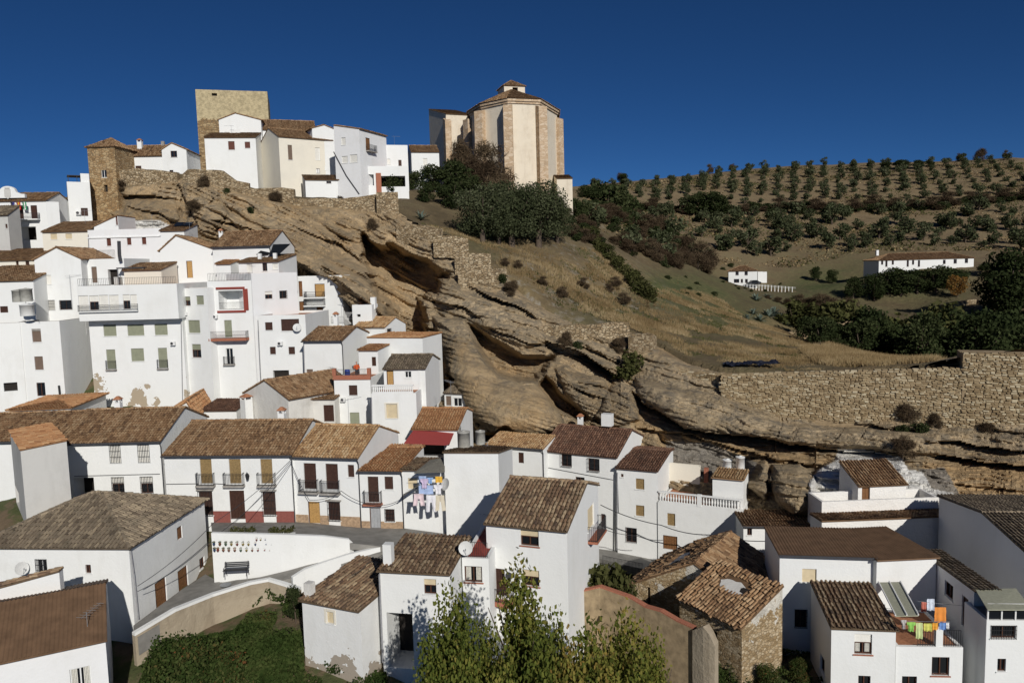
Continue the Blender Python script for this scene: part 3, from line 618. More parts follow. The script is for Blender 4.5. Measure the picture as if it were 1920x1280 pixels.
    def fill(s, k, u0, v0, u1, v1, kind, dep, o):
        w_, h_ = u1 - u0, v1 - v0; root = s.root; e = .004
        def slats(mb, a, b, mi=0, step=.11):
            n = max(3, int((b - a) / step))
            for i in range(n):
                z = a + (b - a) * i / n; mb.hexa([s.loc(k, u0 + e, z, dep - .10), s.loc(k, u1 - e, z, dep - .10), s.loc(k, u1 - e, z, dep - .04), s.loc(k, u0 + e, z, dep - .04)] + [s.loc(k, u0 + e, z + (b - a) / n, dep - .075), s.loc(k, u1 - e, z + (b - a) / n, dep - .075), s.loc(k, u1 - e, z + (b - a) / n, dep - .04), s.loc(k, u0 + e, z + (b - a) / n, dep - .04)], mi)
        part = None
        if kind in DOOR:
            mb = MB(); n = max(2, int(w_ / .28)); 
            for i in range(n):
                a = u0 + .05 + (w_ - .1) * i / n; b = u0 + .05 + (w_ - .1) * (i + 1) / n
                s.bx3(k, mb, a + .012, v0 + .02, b - .012, v1 - .05, dep - .07, dep - .02)
            s.bx3(k, mb, u0 + .03, v0 + .01, u1 - .03, v1 - .03, dep - .045, dep - .015)
            part = mb.build('door', M[DOOR[kind]], root)
            f = MB(); s.bx3(k, f, u0 + e, v0, u0 + .055, v1 - e, dep - .12, dep - .005); s.bx3(k, f, u1 - .055, v0, u1 - e, v1 - e, dep - .12, dep - .005); s.bx3(k, f, u0 + .055, v1 - .055, u1 - .055, v1 - e, dep - .12, dep - .005)
            f.build('frame', M['frame_brown'], part)
        elif kind in SHUT:
            mb = MB(); slats(mb, v0 + e, v1 - e); part = mb.build('window_shutter', M[SHUT[kind]], root)
        else:
            half = kind in ('hb', 'hg', 'hw')
            fm, gm_ = GLAZE.get(kind, ('frame_brown', 'glass')); 
            if fm:
                f = MB(); t = .055 if w_ < 1 else .07
                top = v1 - (.42 * h_ if half else e)
                for a, b, c, d in ((u0 + e, v0 + e, u0 + t, top), (u1 - t, v0 + e, u1 - e, top), (u0 + t, v0 + e, u1 - t, v0 + t), (u0 + t, top - t, u1 - t, top)):
                    s.bx3(k, f, a, b, c, d, dep - .09, dep - .02)
                n = max(1, round(w_ / .75))
                for i in range(1, n + 1 if n > 1 else 2):
                    c = u0 + w_ * i / (n if n > 1 else 2)
                    if u0 + .1 < c < u1 - .1: s.bx3(k, f, c - .035, v0 + t, c + .035, top - t, dep - .085, dep - .025)
                part = f.build('window', M[fm], root)
            g = MB(); g.poly([s.loc(k, u0, v0, dep - .012), s.loc(k, u1, v0, dep - .012), s.loc(k, u1, v1, dep - .012), s.loc(k, u0, v1, dep - .012)])
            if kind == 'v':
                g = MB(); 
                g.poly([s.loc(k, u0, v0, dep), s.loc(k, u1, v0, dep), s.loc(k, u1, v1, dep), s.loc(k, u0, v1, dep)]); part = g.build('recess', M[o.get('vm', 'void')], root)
            else:
                gl = g.build('pane', M['glass'], part if part else root)
            if o.get('cur'):
                cb = MB()
                for a, b in ((u0 + .07, u0 + w_ * .36), (u1 - w_ * .36, u1 - .07)):
                    for i in range(4):
                        p = a + (b - a) * i / 4; s.bx3(k, cb, p, v0 + .1, p + (b - a) / 5, v1 - .1, dep - .02 - .006 * (i % 2), dep - .014)
                cb.build('curtain', M['curtain'], part)
            if half:
                mb = MB(); slats(mb, v1 - .42 * h_, v1 - e); mb.build('blind', M[dict(hb='sh_beige', hg='sh_green', hw='sh_white')[kind]], part)
        if kind in ('g', 'gw') or o.get('bars'):
            mb = MB(); n = max(3, int(w_ / .13)); pr = o.get('proud', .06)
            for i in range(n + 1):
                c = u0 + w_ * i / n; s.bx3(k, mb, c - .011, v0 - .04, c + .011, v1 + .04, -pr - .022, -pr)
            for j in range(4):
                c = v0 + h_ * j / 3; s.bx3(k, mb, u0 - .02, c - .015, u1 + .02, c + .015, -pr - .014, -pr - .008); 
            for u_, v_ in ((u0, v0), (u1, v0), (u0, v1), (u1, v1)): s.bx3(k, mb, u_ - .012, v_ - .012, u_ + .012, v_ + .012, -pr - .01, .05)
            gr = mb.build('window_grille', M['iron'], part); 
        if kind not in DOOR and kind != 'v' and not o.get('nosill'):
            mb = MB(); s.bx3(k, mb, u0 - .08, v0 - .07, u1 + .08, v0 - .004, -.07, dep * .4); mb.build('sill', M[o.get('sill', 'white')], part)
        if o.get('hood'):
            mb = MB(); s.bx3(k, mb, u0 - .15, v1 + .08, u1 + .15, v1 + .16, -.22, .04); mb.build('hood', M[o.get('hoodm', 'concrete')], part)
        if o.get('sur'):
            mb = MB(); m_ = .14
            s.bx3(k, mb, u0 - m_, v0 - .004, u0 - .003, v1 + m_, -.03, .02); s.bx3(k, mb, u1 + .003, v0 - .004, u1 + m_, v1 + m_, -.03, .02); s.bx3(k, mb, u0 - .003, v1 + .003, u1 + .003, v1 + m_, -.03, .02)
            mb.build('surround', M[o['sur']], part)
    def walls(s, plinth, mats):
        mb = MB()
        for k in 'frbl':
            p0, du, ni, L = s.wall(k); op = s.open[k]; P = s.prof[k]
            us = sorted({0., L, *[q for o in op for q in (o[0], o[2])]}); vs = sorted({min(p[1] for p in P), max(p[1] for p in P), *[q for o in op for q in (o[1], o[3])]})
            for a, b in zip(us, us[1:]):
                for c, d in zip(vs, vs[1:]):
                    if b - a < 1e-4 or d - c < 1e-4: continue
                    mu, mv = (a + b) / 2, (c + d) / 2
                    if any(o[0] < mu < o[2] and o[1] < mv < o[3] for o in op): continue
                    cl = clip_poly([(a, c), (b, c), (b, d), (a, d)], P)
                    if len(cl) > 2: mb.poly([s.loc(k, u, v) for u, v in cl])
            for u0, v0, u1, v1, dep in op:
                for (a, b), (c, d) in (((u0, v0), (u1, v0)), ((u1, v0), (u1, v1)), ((u1, v1), (u0, v1)), ((u0, v1), (u0, v0))):
                    mb.poly([s.loc(k, a, b), s.loc(k, a, b, dep), s.loc(k, c, d, dep), s.loc(k, c, d)])
        s.wallo = mb.build('wall', M[s.mat], s.root)
        if plinth:
            pm, ph = plinth; pb = MB()
            for k in 'f':
                L = s.W; cuts = sorted([(o[0], o[2]) for o in s.open[k] if o[1] < ph]); a = .0
                for c, d in cuts + [(L, L)]:
                    if c - a > .05: s.bx3(k, pb, a, -s.skirt, c, ph, -.035, .01)
                    a = d
            pb.build('plinth', M[pm], s.root)
    def slope(s, O, U, V, poly=None):
        s.slopes.append((np.array(O, float), np.array(U, float), np.array(V, float), poly))
    def make_roof(s, gutter):
        k = s.R[0]; h, W, D, ov = s.h, s.W, s.D, s.over; s.slopes = []; rid = []; g = .10
        if k == 'flat':
            ph = s.R[1]; mb = MB(); mb.box((.02, .02, h - ph - .12), (W - .02, D - .02, h - ph)); 
            s.roofo = mb.build('roof_terrace', M[s.R[2] if len(s.R) > 2 else 'terracotta'], s.root)
            pb = MB(); t = .22       # parapet with thickness
            for a, b in (((.003, .003), (W - .003, t)), ((.003, D - t), (W - .003, D - .003)), ((.003, t), (t, D - t)), ((W - t, t), (W - .003, D - t))): pb.box((a[0], a[1], h - ph), (b[0], b[1], h + .03))
            pb.build('parapet', M[s.R[3] if len(s.R) > 3 else s.mat], s.root)
            return
        if k == 'none': return
        if k == 'gx':
            r = D * s.rf; sl = s.rh / r; s.slope((-g, -ov, h - ov * sl), (W + 2 * g, 0, 0), (0, r + ov, (r + ov) * sl))
            r2 = D - r; bk = s.bk if s.rf > .5 else h; sl2 = (h + s.rh - bk) / max(r2, .01); s.slope((W + g, D + ov, bk - ov * sl2), (-W - 2 * g, 0, 0), (0, -(r2 + ov), (r2 + ov) * sl2)); rid.append(((-g, r, h + s.rh), (W + g, r, h + s.rh)))
        elif k == 'gy':
            r = W * s.rf; sl = s.rh / r; s.slope((-ov, D + g, h - ov * sl), (0, -D - 2 * g, 0), (r + ov, 0, (r + ov) * sl))
            r2 = W - r; sl2 = s.rh / r2; s.slope((W + ov, -g, h - ov * sl2), (0, D + 2 * g, 0), (-r2 - ov, 0, (r2 + ov) * sl2)); rid.append(((r, -g, h + s.rh), (r, D + g, h + s.rh)))
        elif k == 'mono': sl = s.rh / D; s.slope((-g, -ov, h - ov * sl), (W + 2 * g, 0, 0), (0, D + ov, (D + ov) * sl))
        elif k == 'monoR': sl = s.rh / W; s.slope((W + ov, -g, h - ov * sl), (0, D + 2 * g, 0), (-W - ov, 0, (W + ov) * sl))
        elif k == 'monoL': sl = s.rh / W; s.slope((-ov, D + g, h - ov * sl), (0, -D - 2 * g, 0), (W + ov, 0, (W + ov) * sl))
        elif k == 'hip':
            q = min(D / 2, W / 2); sl = s.rh / (D / 2); inset = s.R[2] if len(s.R) > 2 else D / 2; inset = min(inset, W / 2 - .01); o = ov; zl = h - o * sl; lv = sqrt((D / 2 + o) ** 2 + ((D / 2 + o) * sl) ** 2); W2 = W + 2 * o
            tr = [(0, -1), (W2, -1), (W2, 0), (W2 - inset - o, lv), (inset + o, lv), (0, 0)]
            s.slope((-o, -o, zl), (W2, 0, 0), (0, D / 2 + o, (D / 2 + o) * sl), tr); s.slope((W + o, D + o, zl), (-W2, 0, 0), (0, -D / 2 - o, (D / 2 + o) * sl), tr)
            D2 = D + 2 * o; ls = sqrt((inset + o) ** 2 + (s.rh + o * sl) ** 2); ts = [(0, -1), (D2, -1), (D2, 0), (D2 / 2, ls), (0, 0)]
            s.slope((-o, D + o, zl), (0, -D2, 0), (inset + o, 0, s.rh + o * sl), ts); s.slope((W + o, -o, zl), (0, D2, 0), (-inset - o, 0, s.rh + o * sl), ts)
            a, b = (inset, D / 2, h + s.rh), (W - inset, D / 2, h + s.rh)
            if W - 2 * inset > .2: rid.append((a, b))
            for c, e in (((-o, -o, zl), a), ((-o, D + o, zl), a), ((W + o, -o, zl), b), ((W + o, D + o, zl), b)): rid.append((c, e))
        tile = s.tile; mb = MB()
        for O, U, V, poly in s.slopes:
            if poly is None: mb.slab(O, U, V, .10)
            else:
                Wd = np.linalg.norm(U); Ld = np.linalg.norm(V); u, v = U / Wd, V / Ld
                P = [(max(0, a), max(0, b)) for a, b in poly[2:]]; P = [(0, 0)] + [p for p in P if p != (0, 0)] if (0, 0) in P else P
                P = [(0., 0.), (Wd, 0.)] + [p for p in poly[3:-1]]
                N = np.cross(u, v); top = [O + u * a + v * b for a, b in P]; bot = [p - N * .1 for p in top]
                mb.poly(top); mb.poly(bot[::-1])
                for i in range(len(P)): j = (i + 1) % len(P); mb.poly([bot[i], bot[j], top[j], top[i]])
        if tile == 'sheet':
            s.roofo = mb.build('roof', M['brownsheet'], s.root); parts = []
            for O, U, V, poly in s.slopes:
                Wd = np.linalg.norm(U); n_ = int(Wd / .055); u = U / Wd; N = np.cross(u, V); N /= np.linalg.norm(N); a = np.arange(n_ + 1) * (Wd / n_); zz = .03 + .035 * np.sin(a / .21 * 2 * pi)
                lo = O + np.outer(a, u) + np.outer(zz, N); hi = lo + V; i = np.arange(n_)
                parts.append((np.concatenate([lo, hi]), np.stack([i, i + 1, i + 2 + n_, i + 1 + n_], 1), np.zeros(2 * n_ + 2)))
            v, f, t = join_arrays(parts); o = link('roof_sheet', np_mesh('roof_sheet', v, f, True), M['brownsheet'], s.roofo)
        else:
            s.roofo = mb.build('roof', TB[tile], s.root)
            parts = [tile_arrays(O, U, V, s.pitch, s.course, poly, s.jit, s.holes.get(i, ())) for i, (O, U, V, poly) in enumerate(s.slopes)] + [ridge_arrays(a, b) for a, b in rid]
            v, f, t = join_arrays(parts); o = link('roof_tiles', np_mesh('roof_tiles', v, f, False, [('tint', 'POINT', t)]), T[tile], s.roofo); o['kind'] = 'stuff'
        for i, hl in s.holes.items():
            O, U, V, poly = s.slopes[i]; n_ = np.cross(U, V); n_ /= np.linalg.norm(n_)
            for a, b, ra, rb in hl:
                T_ = np.linspace(0, 2 * pi, 23)[:-1]; rr = [random.uniform(.72, 1.02) for _ in T_]
                hb = MB(); hb.poly([O + U * (a + ra * q * cos(t)) + V * (b + rb * q * sin(t)) + n_ * .02 for t, q in zip(T_, rr)]); hb.build('bare_lining', M['dirty'], s.roofo)
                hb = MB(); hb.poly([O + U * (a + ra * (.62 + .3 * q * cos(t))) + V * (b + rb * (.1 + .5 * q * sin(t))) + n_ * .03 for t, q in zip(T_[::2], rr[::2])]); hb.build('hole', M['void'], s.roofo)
        if gutter:
            O, U, V, poly = s.slopes[0]; mb = MB(); a = np.array(O) + np.array([0, -.06, -.06]); n = 8
            mb.tube(a, a + U, .085, .085, 7); 
            for e in (0, 1):
                q = a + U * (.01 + .98 * e)
                if gutter == 2 or e: mb.path([tuple(q), (q[0], .0 - .08, q[2] - .45), (q[0], -.08, max(-.5, -s.skirt + .5))], .05, 6)
            mb.build('gutter', M['gutter'], s.root)
    # ------------------------------------------------ fittings
    def balcony(s, k, x0, x1, yr, ys, proj_=.55, slab='concrete', th=.16, iron='iron', skirt_m=None):
        """railing top at pixel row yr, slab at row ys"""
        u0, v0, u1, v1 = s.rect(k, x0, yr, x1, ys); b = empty_part = None
        mb = MB(); s.bx3(k, mb, u0 - .06, v0 - th, u1 + .06, v0, -proj_, -.004); o = mb.build('balcony', M[slab], s.root)
        r = MB(); hh = max(.75, min(1.05, v1 - v0)); top = v0 + hh
        def bars(a, b):
            n = max(2, int(np.hypot(b[0] - a[0], b[1] - a[1]) / .12))
            for i in range(n + 1):
                t = i / n; p = (a[0] + (b[0] - a[0]) * t, a[1] + (b[1] - a[1]) * t); q = s.loc(k, p[0], v0, p[1]); r.box((q[0] - .01, q[1] - .01, v0), (q[0] + .01, q[1] + .01, top))
            for z in (v0 + .08, top):
                pa, pb = s.loc(k, a[0], z, a[1]), s.loc(k, b[0], z, b[1]); r.tube(pa, pb, .02, .02, 4)
        d = -proj_ + .04; bars((u0, d), (u1, d)); bars((u0, 0), (u0, d)); bars((u1, d), (u1, 0))
        r.build('railing', M[iron], o); return o
    def railing(s, pts, hgt=1.0, mat='iron', name='railing', step=.13, parent=None):
        r = MB()
        for a, b in zip(pts, pts[1:]):
            a = np.array(a, float); b = np.array(b, float); n = max(2, int(np.linalg.norm(b - a) / step))
            for i in range(n + 1):
                p = a + (b - a) * i / n; r.box((p[0] - .011, p[1] - .011, p[2]), (p[0] + .011, p[1] + .011, p[2] + hgt))
            for z in (.1, hgt): r.tube(a + [0, 0, z], b + [0, 0, z], .02, .02, 4)
        return r.build(name, M[mat], parent or s.root)
    def chimney(s, x, y, w_, h_, zb, mat='white', cap=True, pot=False):
        mb = MB(); mb.box((x - w_ / 2, y - w_ / 2, zb - .6), (x + w_ / 2, y + w_ / 2, zb + h_)); c = mb.build('chimney', M[mat], s.root)
        if cap:
            m2 = MB(); q = w_ / 2
            for a in (-1, 1):
                for b in (-1, 1): m2.box((x + a * q - (.12 if a > 0 else 0), y + b * q - (.12 if b > 0 else 0), zb + h_), (x + a * q + (.12 if a < 0 else 0), y + b * q + (.12 if b < 0 else 0), zb + h_ + .3))
            m2.build('chimney_cap', M[mat], c)
            m3 = MB(); e = q + .1; z = zb + h_ + .3; m3.hexa([(x - e, y - e, z), (x + e, y - e, z), (x + e, y + e, z), (x - e, y + e, z), (x - .1, y - .1, z + .3), (x + .1, y - .1, z + .3), (x + .1, y + .1, z + .3), (x - .1, y + .1, z + .3)]); m3.build('chimney_roof', M['terracotta'], c)
        return c
    def dish(s, k, px, py, r=.42, aim=(.5, -.8, .35), arm=.5):
        u, v = s.uv(k, px, py); p = Vector(s.loc(k, u, v, -arm)); a = Vector(aim).normalized(); q = a.to_track_quat('Z', 'Y'); mb = MB(); n = 14; rings = [(0, 0), (.5, .03), (.85, .1), (1, .14)]
        idx = []
        for rr, z in rings:
            row = []
            for i in range(n):
                t = 2 * pi * i / n; row.append(len(mb.v)); mb.v.append(tuple(p + q @ Vector((r * rr * cos(t), r * rr * sin(t), r * z * 1.4))))
            idx.append(row)
        for a_, b_ in zip(idx, idx[1:]):
            for i in range(n): mb.f.append((a_[i], a_[(i + 1) % n], b_[(i + 1) % n], b_[i])); mb.m.append(0)
        w0 = Vector(s.loc(k, u, v, .02)); o = mb.build('satellite_dish', M['dish'], s.root, smooth=True)
        m2 = MB(); m2.tube(w0, p - (q @ Vector((0, 0, .02))), .025); m2.tube(p + q @ Vector((0, -r * .95, .12 * r)), p + q @ Vector((0, -r * .2, r * .95)), .012); m2.tube(p + q @ Vector((0, -r * .3, r * .9)), p + q @ Vector((0, -r * .05, r * 1.0)), .035); m2.build('dish_arm', M['steel'], o); return o
    def aerial(s, x, y, zb, hgt=2.2, yaw=.6, n=7, mat='steel'):
        mb = MB(); mb.tube((x, y, zb - .6), (x, y, zb + hgt), .02, .016, 5); c, d = cos(yaw), sin(yaw); L = 1.3
        mb.tube((x - c * L * .35, y - d * L * .35, zb + hgt - .15), (x + c * L, y + d * L, zb + hgt - .05), .014, .014, 4)
        for i in range(n):
            t = -.3 + 1.25 * i / (n - 1); e = .34 - .02 * i; q = (x + c * L * t, y + d * L * t, zb + hgt - .12 + .07 * t); mb.tube((q[0] + d * e, q[1] - c * e, q[2]), (q[0] - d * e, q[1] + c * e, q[2]), .009, .009, 4)
        return mb.build('aerial', M[mat], s.root)
    def aircon(s, k, px0, py0, px1, py1):
        u0, v0, u1, v1 = s.rect(k, px0, py0, px1, py1); mb = MB(); s.bx3(k, mb, u0, v0, u1, v1, -.36, -.06); o = mb.build('air_conditioner', M['frame_white'], s.root)
        c = s.loc(k, u0 + (u1 - u0) * .36, (v0 + v1) / 2, -.366); m2 = MB(); r = (v1 - v0) * .38; nn_ = 16; ni = s.wall(k)[2]; du = s.wall(k)[1]
        m2.poly([(c[0] + du[0] * r * cos(2 * pi * i / nn_), c[1] + du[1] * r * cos(2 * pi * i / nn_), c[2] + r * sin(2 * pi * i / nn_)) for i in range(nn_)]); m2.build('fan_grille', M['gutter'], o)
        m3 = MB()
        for u in (u0 + .1, u1 - .1): s.bx3(k, m3, u - .02, v0 - .05, u + .02, v0 - .003, -.34, .01)
        m3.build('bracket', M['steel'], o)
    def box(s, name, mat, a, b, parent=None):
        mb = MB(); mb.box(a, b); return mb.build(name, M[mat], parent or s.root)
    def pipe(s, k, pix, mat='zinc', r=.045, name='drainpipe', off=-.07):
        pts = [s.loc(k, *s.uv(k, *p), off) for p in pix]; mb = MB(); mb.path(pts, r, 6); return mb.build(name, M[mat], s.root)
    def wpt(s, p):
        return s.O + s.U * p[0] + s.Vd * p[1] + np.array([0, 0, p[2]])
    def lpt(s, q):
        d = np.asarray(q) - s.O; return (d @ s.U, d @ s.Vd, d[2])
# ================================================================ landmarks: castle, tower, church, stone walls
def masonry(name, cols, pale=None, scale=(1.2, 1.2, 2.4), palez=None, bmp=.6, mort=(.16, .12, .08)):
    m, nt, b = new_mat(name); g = nn(nt, 'NewGeometry'); mp = nn(nt, 'Mapping'); mp.inputs['Scale'].default_value = scale; nt.links.new(g.outputs['Position'], mp.inputs['Vector'])
    v = nn(nt, 'TexVoronoi'); v.feature = 'F1'; v.inputs['Scale'].default_value = 1.0; nt.links.new(mp.outputs[0], v.inputs['Vector'])
    e = nn(nt, 'TexVoronoi'); e.feature = 'DISTANCE_TO_EDGE'; e.inputs['Scale'].default_value = 1.0; nt.links.new(mp.outputs[0], e.inputs['Vector'])
    sp = nn(nt, 'SeparateColor'); nt.links.new(v.outputs['Color'], sp.inputs[0]); n1 = noise(nt, .5, 5, .65); n2 = noise(nt, 7, 4)
    c = ramp(nt, sp.outputs[0], [((i + .5) / len(cols), q) for i, q in enumerate(cols)])
    ed = math_(nt, 'MULTIPLY', math_(nt, 'SUBTRACT', .09, e.outputs['Distance'], True), 9, True); c = mix(nt, ed, c, mort)
    c = mix(nt, math_(nt, 'MULTIPLY', math_(nt, 'SUBTRACT', n1, .5, True), 2.2, True), c, tuple(q * .6 for q in cols[0]))
    h = math_(nt, 'SUBTRACT', n2, math_(nt, 'MULTIPLY', ed, 1.5))
    if palez:
        s = nn(nt, 'SeparateXYZ'); nt.links.new(g.outputs['Position'], s.inputs[0]); mr = nn(nt, 'MapRange'); nt.links.new(s.outputs['Z'], mr.inputs[0]); mr.inputs[1].default_value = palez[0]; mr.inputs[2].default_value = palez[1]
        f = math_(nt, 'GREATER_THAN', math_(nt, 'ADD', mr.outputs[0], math_(nt, 'MULTIPLY', math_(nt, 'SUBTRACT', n1, .5), 1.3)), .5); c = mix(nt, f, c, mix(nt, ramp(nt, noise(nt, 1.4, 5, .7), [(.42, (0, 0, 0)), (.6, (1, 1, 1))]), tuple(q * 1.05 for q in pale), tuple(q * .72 for q in pale)))
        h = math_(nt, 'MULTIPLY', h, math_(nt, 'SUBTRACT', 1, math_(nt, 'MULTIPLY', f, .7)))
    nt.links.new(c, b.inputs['Base Color']); b.inputs['Roughness'].default_value = .95; bump(nt, b, h, bmp, .12); return m
M['castle'] = masonry('castle_masonry', [(.26, .17, .085), (.36, .25, .13), (.42, .31, .17)], pale=(.52, .43, .26), palez=(59.5, 63.5), scale=(1.5, 1.5, 3))
M['tower'] = masonry('tower_masonry', [(.30, .19, .09), (.40, .27, .14), (.46, .34, .19)], scale=(1.8, 1.8, 3.2))
M['rubble'] = masonry('rubble_masonry', [(.25, .18, .10), (.36, .265, .155), (.45, .345, .215), (.52, .42, .275)], scale=(2.2, 2.2, 4.4), bmp=.9)
M['mortar'] = plain('lime_mortar', (.30, .225, .135), .95, .3, 2.0, bmp=.8)
M['stone'] = None
def stone_mat():
    m, nt, b = new_mat('limestone_block'); oi = nn(nt, 'ObjectInfo'); n1 = noise(nt, 3, 4, .6); tn = attr(nt, 'tint')
    f = math_(nt, 'ADD', oi.outputs['Random'], tn); f = math_(nt, 'FRACT', math_(nt, 'MULTIPLY', f, 1.37))
    c = ramp(nt, f, [(.08, (.24, .17, .09)), (.35, (.36, .27, .155)), (.65, (.45, .355, .215)), (.93, (.60, .52, .36))]); c = mix(nt, math_(nt, 'MULTIPLY', n1, .45), c, (.20, .15, .09))
    nt.links.new(c, b.inputs['Base Color']); b.inputs['Roughness'].default_value = .95; bump(nt, b, n1, .5, .05); return m
M['stone'] = stone_mat()
def church_mat(name, col, st, amt):
    return plaster(name, col, st, amt, .3)
M['chcream'] = church_mat('church_plaster', (.74, .66, .53), (.34, .25, .16), .7)
M['chstone'] = masonry('church_sandstone', [(.50, .365, .235), (.58, .44, .30), (.64, .51, .37)], scale=(1.0, 1.0, 2.0), bmp=.3, mort=(.42, .29, .18))
M['ruinstone'] = masonry('ruin_rubble', [(.30, .21, .11), (.42, .31, .18), (.52, .42, .28)], pale=(.62, .58, .50), palez=(3, 12), scale=(3.6, 3.6, 6.0), mort=(.30, .22, .13))
M['rampearth'] = plaster('earthy_render', (.40, .335, .245), (.17, .125, .08), 1.2, .8)
# ================================================================ houses
HS = {}
def merge(a, b):
    """make b's parts parts of a"""
    bpy.context.view_layer.update()
    m = a.root.matrix_world.inverted() @ b.root.matrix_world
    for c in list(b.root.children): c.parent = a.root; c.matrix_parent_inverse = Matrix.Identity(4); c.matrix_basis = m
    bpy.data.objects.remove(b.root); b.root = a.root; return a
def H(key, name, label, A, yaw, bx, base=None, **k):
    h = House(name, label, A, yaw, bx, base, **k); HS[key] = h; return h
_old = House.window
def _win(s, k, x0, y0, x1, y1, kind='w', o=None, **kw): return _old(s, k, x0, y0, x1, y1, kind, **(o or kw))
House.window = _win
# ---- street row
H('A1', 'row_house', 'whitewashed row house with brown tiled roof behind the grey gabled shed', (-70, 827, 67.5), 0, 104, 945, D=10.5, roof=('gx', 772), gutter=1, tile='brown')
A2 = H('A2', 'row_house', 'white row house with four barred windows and a dark carport', (107, 829, 66.5), 0, 301, 932, D=10.5, roof=('gx', 765), gutter=2, tile='brown', wins=[
    ('f', 206, 834, 226.5, 867, 'sw', dict(bars=1)), ('f', 259, 833, 280.5, 866, 'sw', dict(bars=1)), ('f', 210, 894, 233, 924, 'hw', dict(bars=1)), ('f', 264, 893, 287, 924, 'hw', dict(bars=1)), ('f', 139, 895, 177, 932, 'v')])
A3 = H('A3', 'row_house', 'white row house with three straw-blind balcony doors and an oxblood plinth', (307, 851, 65), -5, 547, 980, D=10.5, roof=('gx', 787), gutter=1, tile='brown', plinth=('plinthred', 1.05), wins=[
    ('f', 375.5, 860, 397.5, 906, 'so', dict(nosill=1)), ('f', 430, 860, 452, 906, 'so', dict(nosill=1)), ('f', 489, 860, 511, 906, 'so', dict(nosill=1)), ('f', 431, 919, 459, 973, 'd'), ('f', 493, 921, 517, 965, 'sd', dict(bars=1, hood=1, proud=.2)), ('f', 374, 920, 399, 965, 'sd', dict(bars=1, hood=1, proud=.2))])
for a, b in ((371, 402.5), (422, 458), (485, 517)): A3.balcony('f', a, b, 885, 908, .45)
A4 = H('A4', 'row_house', 'white row house with pale jumbled roof tiles and two iron balconies', (548.5, 852.5, 64.2), -12, 671, 983, D=9.5, roof=('gx', 796), gutter=1, tile='pale', plinth=('stoneplinth', .9), mat='white', wins=[
    ('f', 570, 868, 593, 916, 'sd', dict(nosill=1)), ('f', 611, 869, 634, 917, 'sd', dict(nosill=1)), ('f', 652, 871, 664, 894, 'sd'), ('f', 578, 940, 600, 981, 'do'), ('f', 616, 940, 638, 975, 'sd', dict(bars=1, hood=1, proud=.15))])
A4.balcony('f', 564, 597, 894, 920, .5); A4.balcony('f', 604, 637, 895, 922, .5)
A5 = H('A5', 'row_house', 'narrow white row house with a grey metal door and one small balcony', (673, 881, 63), -8, 752, 998, D=7.5, roof=('gx', 838, .9), gutter=1, tile='orange', plinth=('stoneplinth', 1.0), wins=[
    ('f', 690, 893, 710, 941, 'sd', dict(nosill=1)), ('f', 721, 893, 737, 917, 'sd'), ('f', 693.5, 952, 714, 997, 'dg'), ('f', 722, 954, 740, 977, 'sd', dict(bars=1))])
A5.balcony('f', 684, 716, 918, 942, .5, 'brick')
A6 = H('A6', 'row_house', 'small white house behind the washing lines with a grey tarpaulin awning', (753, 879, 62.6), -8, 834, 1003, D=5, roof=('mono', 858), tile='mixed', wins=[('f', 765, 896, 783, 916, 'sb'), ('f', 745, 955, 761, 998, 'v', dict(dep=.8))])
mb = MB(); q = [at(776, 886, 60.4), at(834, 884, 60.2), at(834, 856, 62.2), at(806, 862, 62.2)]
mb.hexa([A6.lpt(p - np.array([0, 0, .05])) for p in q] + [A6.lpt(p) for p in q]); mb.build('awning', M['greysheet'], A6.root)
mb = MB(); q = [at(756, 928, 59.6), at(787, 907, 59.6), at(787, 908, 61.9), at(756, 926, 61.9)]; mb.hexa([A6.lpt(p - np.array([0, 0, .05])) for p in q] + [A6.lpt(p) for p in q]); mb.build('porch_sheet', M['greysheet'], A6.root)
# ---- corner house with hip roof, shed, house at the lower corner
B1 = H('B1', 'corner_house', 'large white corner house under a weathered grey-brown hip roof above the ramp', (-45, 1021, 51.5), -5, 241, zb=5.8, D=10.6, roof=('hip', 922, 5.2), tile='grey', gutter=None, mat='white2', wins=[
    ('f', 68, 1048, 88.5, 1078, 'gw'), ('f', 160, 1058, 170.5, 1074, 'w'), ('r', 332, 986, 342, 1011, 'dm'), ('r', 291, 1085, 313, 1137, 'dm'), ('r', 334, 1063, 353, 1111, 'dm'), ('r', 374, 1044, 384, 1065, 'w')])
B1.dish('f', 50, 1060, .45, (.8, -.5, .3)); B1.pipe('r', [(243, 1030), (250, 1080), (258, 1160)], 'zinc', .05)
B2 = H('B2', 'shed', 'grey cement-rendered gabled shed beside the corner house roof', (38, 842, 58), 37, 125, 945, D=9, roof=('monoL', ('r', .25)), mat='grey', tile='orange', cat='shed', over=.05, wins=[('l', 16, 902, 34, 927, 'v', dict(dep=.5))])
B3 = H('B3', 'corner_house', 'white house with plain brown sheet roof below the ramp wall', (-85, 1252, 38), 27, 197, zb=-2.5, D=9, roof=('gx', 1116), tile='sheet', mat='cool', over=.35, wins=[('f', 132, 1250, 172, 1300, 'ww', dict(cur=1))])
B4 = H('B4', 'garden_wall', 'short white wall with sloping tiled coping behind the brown sheet roof', (-30, 1107, 45), 6, 113, zb=5, D=.5, roof=('monoL', 1073), tile='mixed', cat='wall', over=.08)
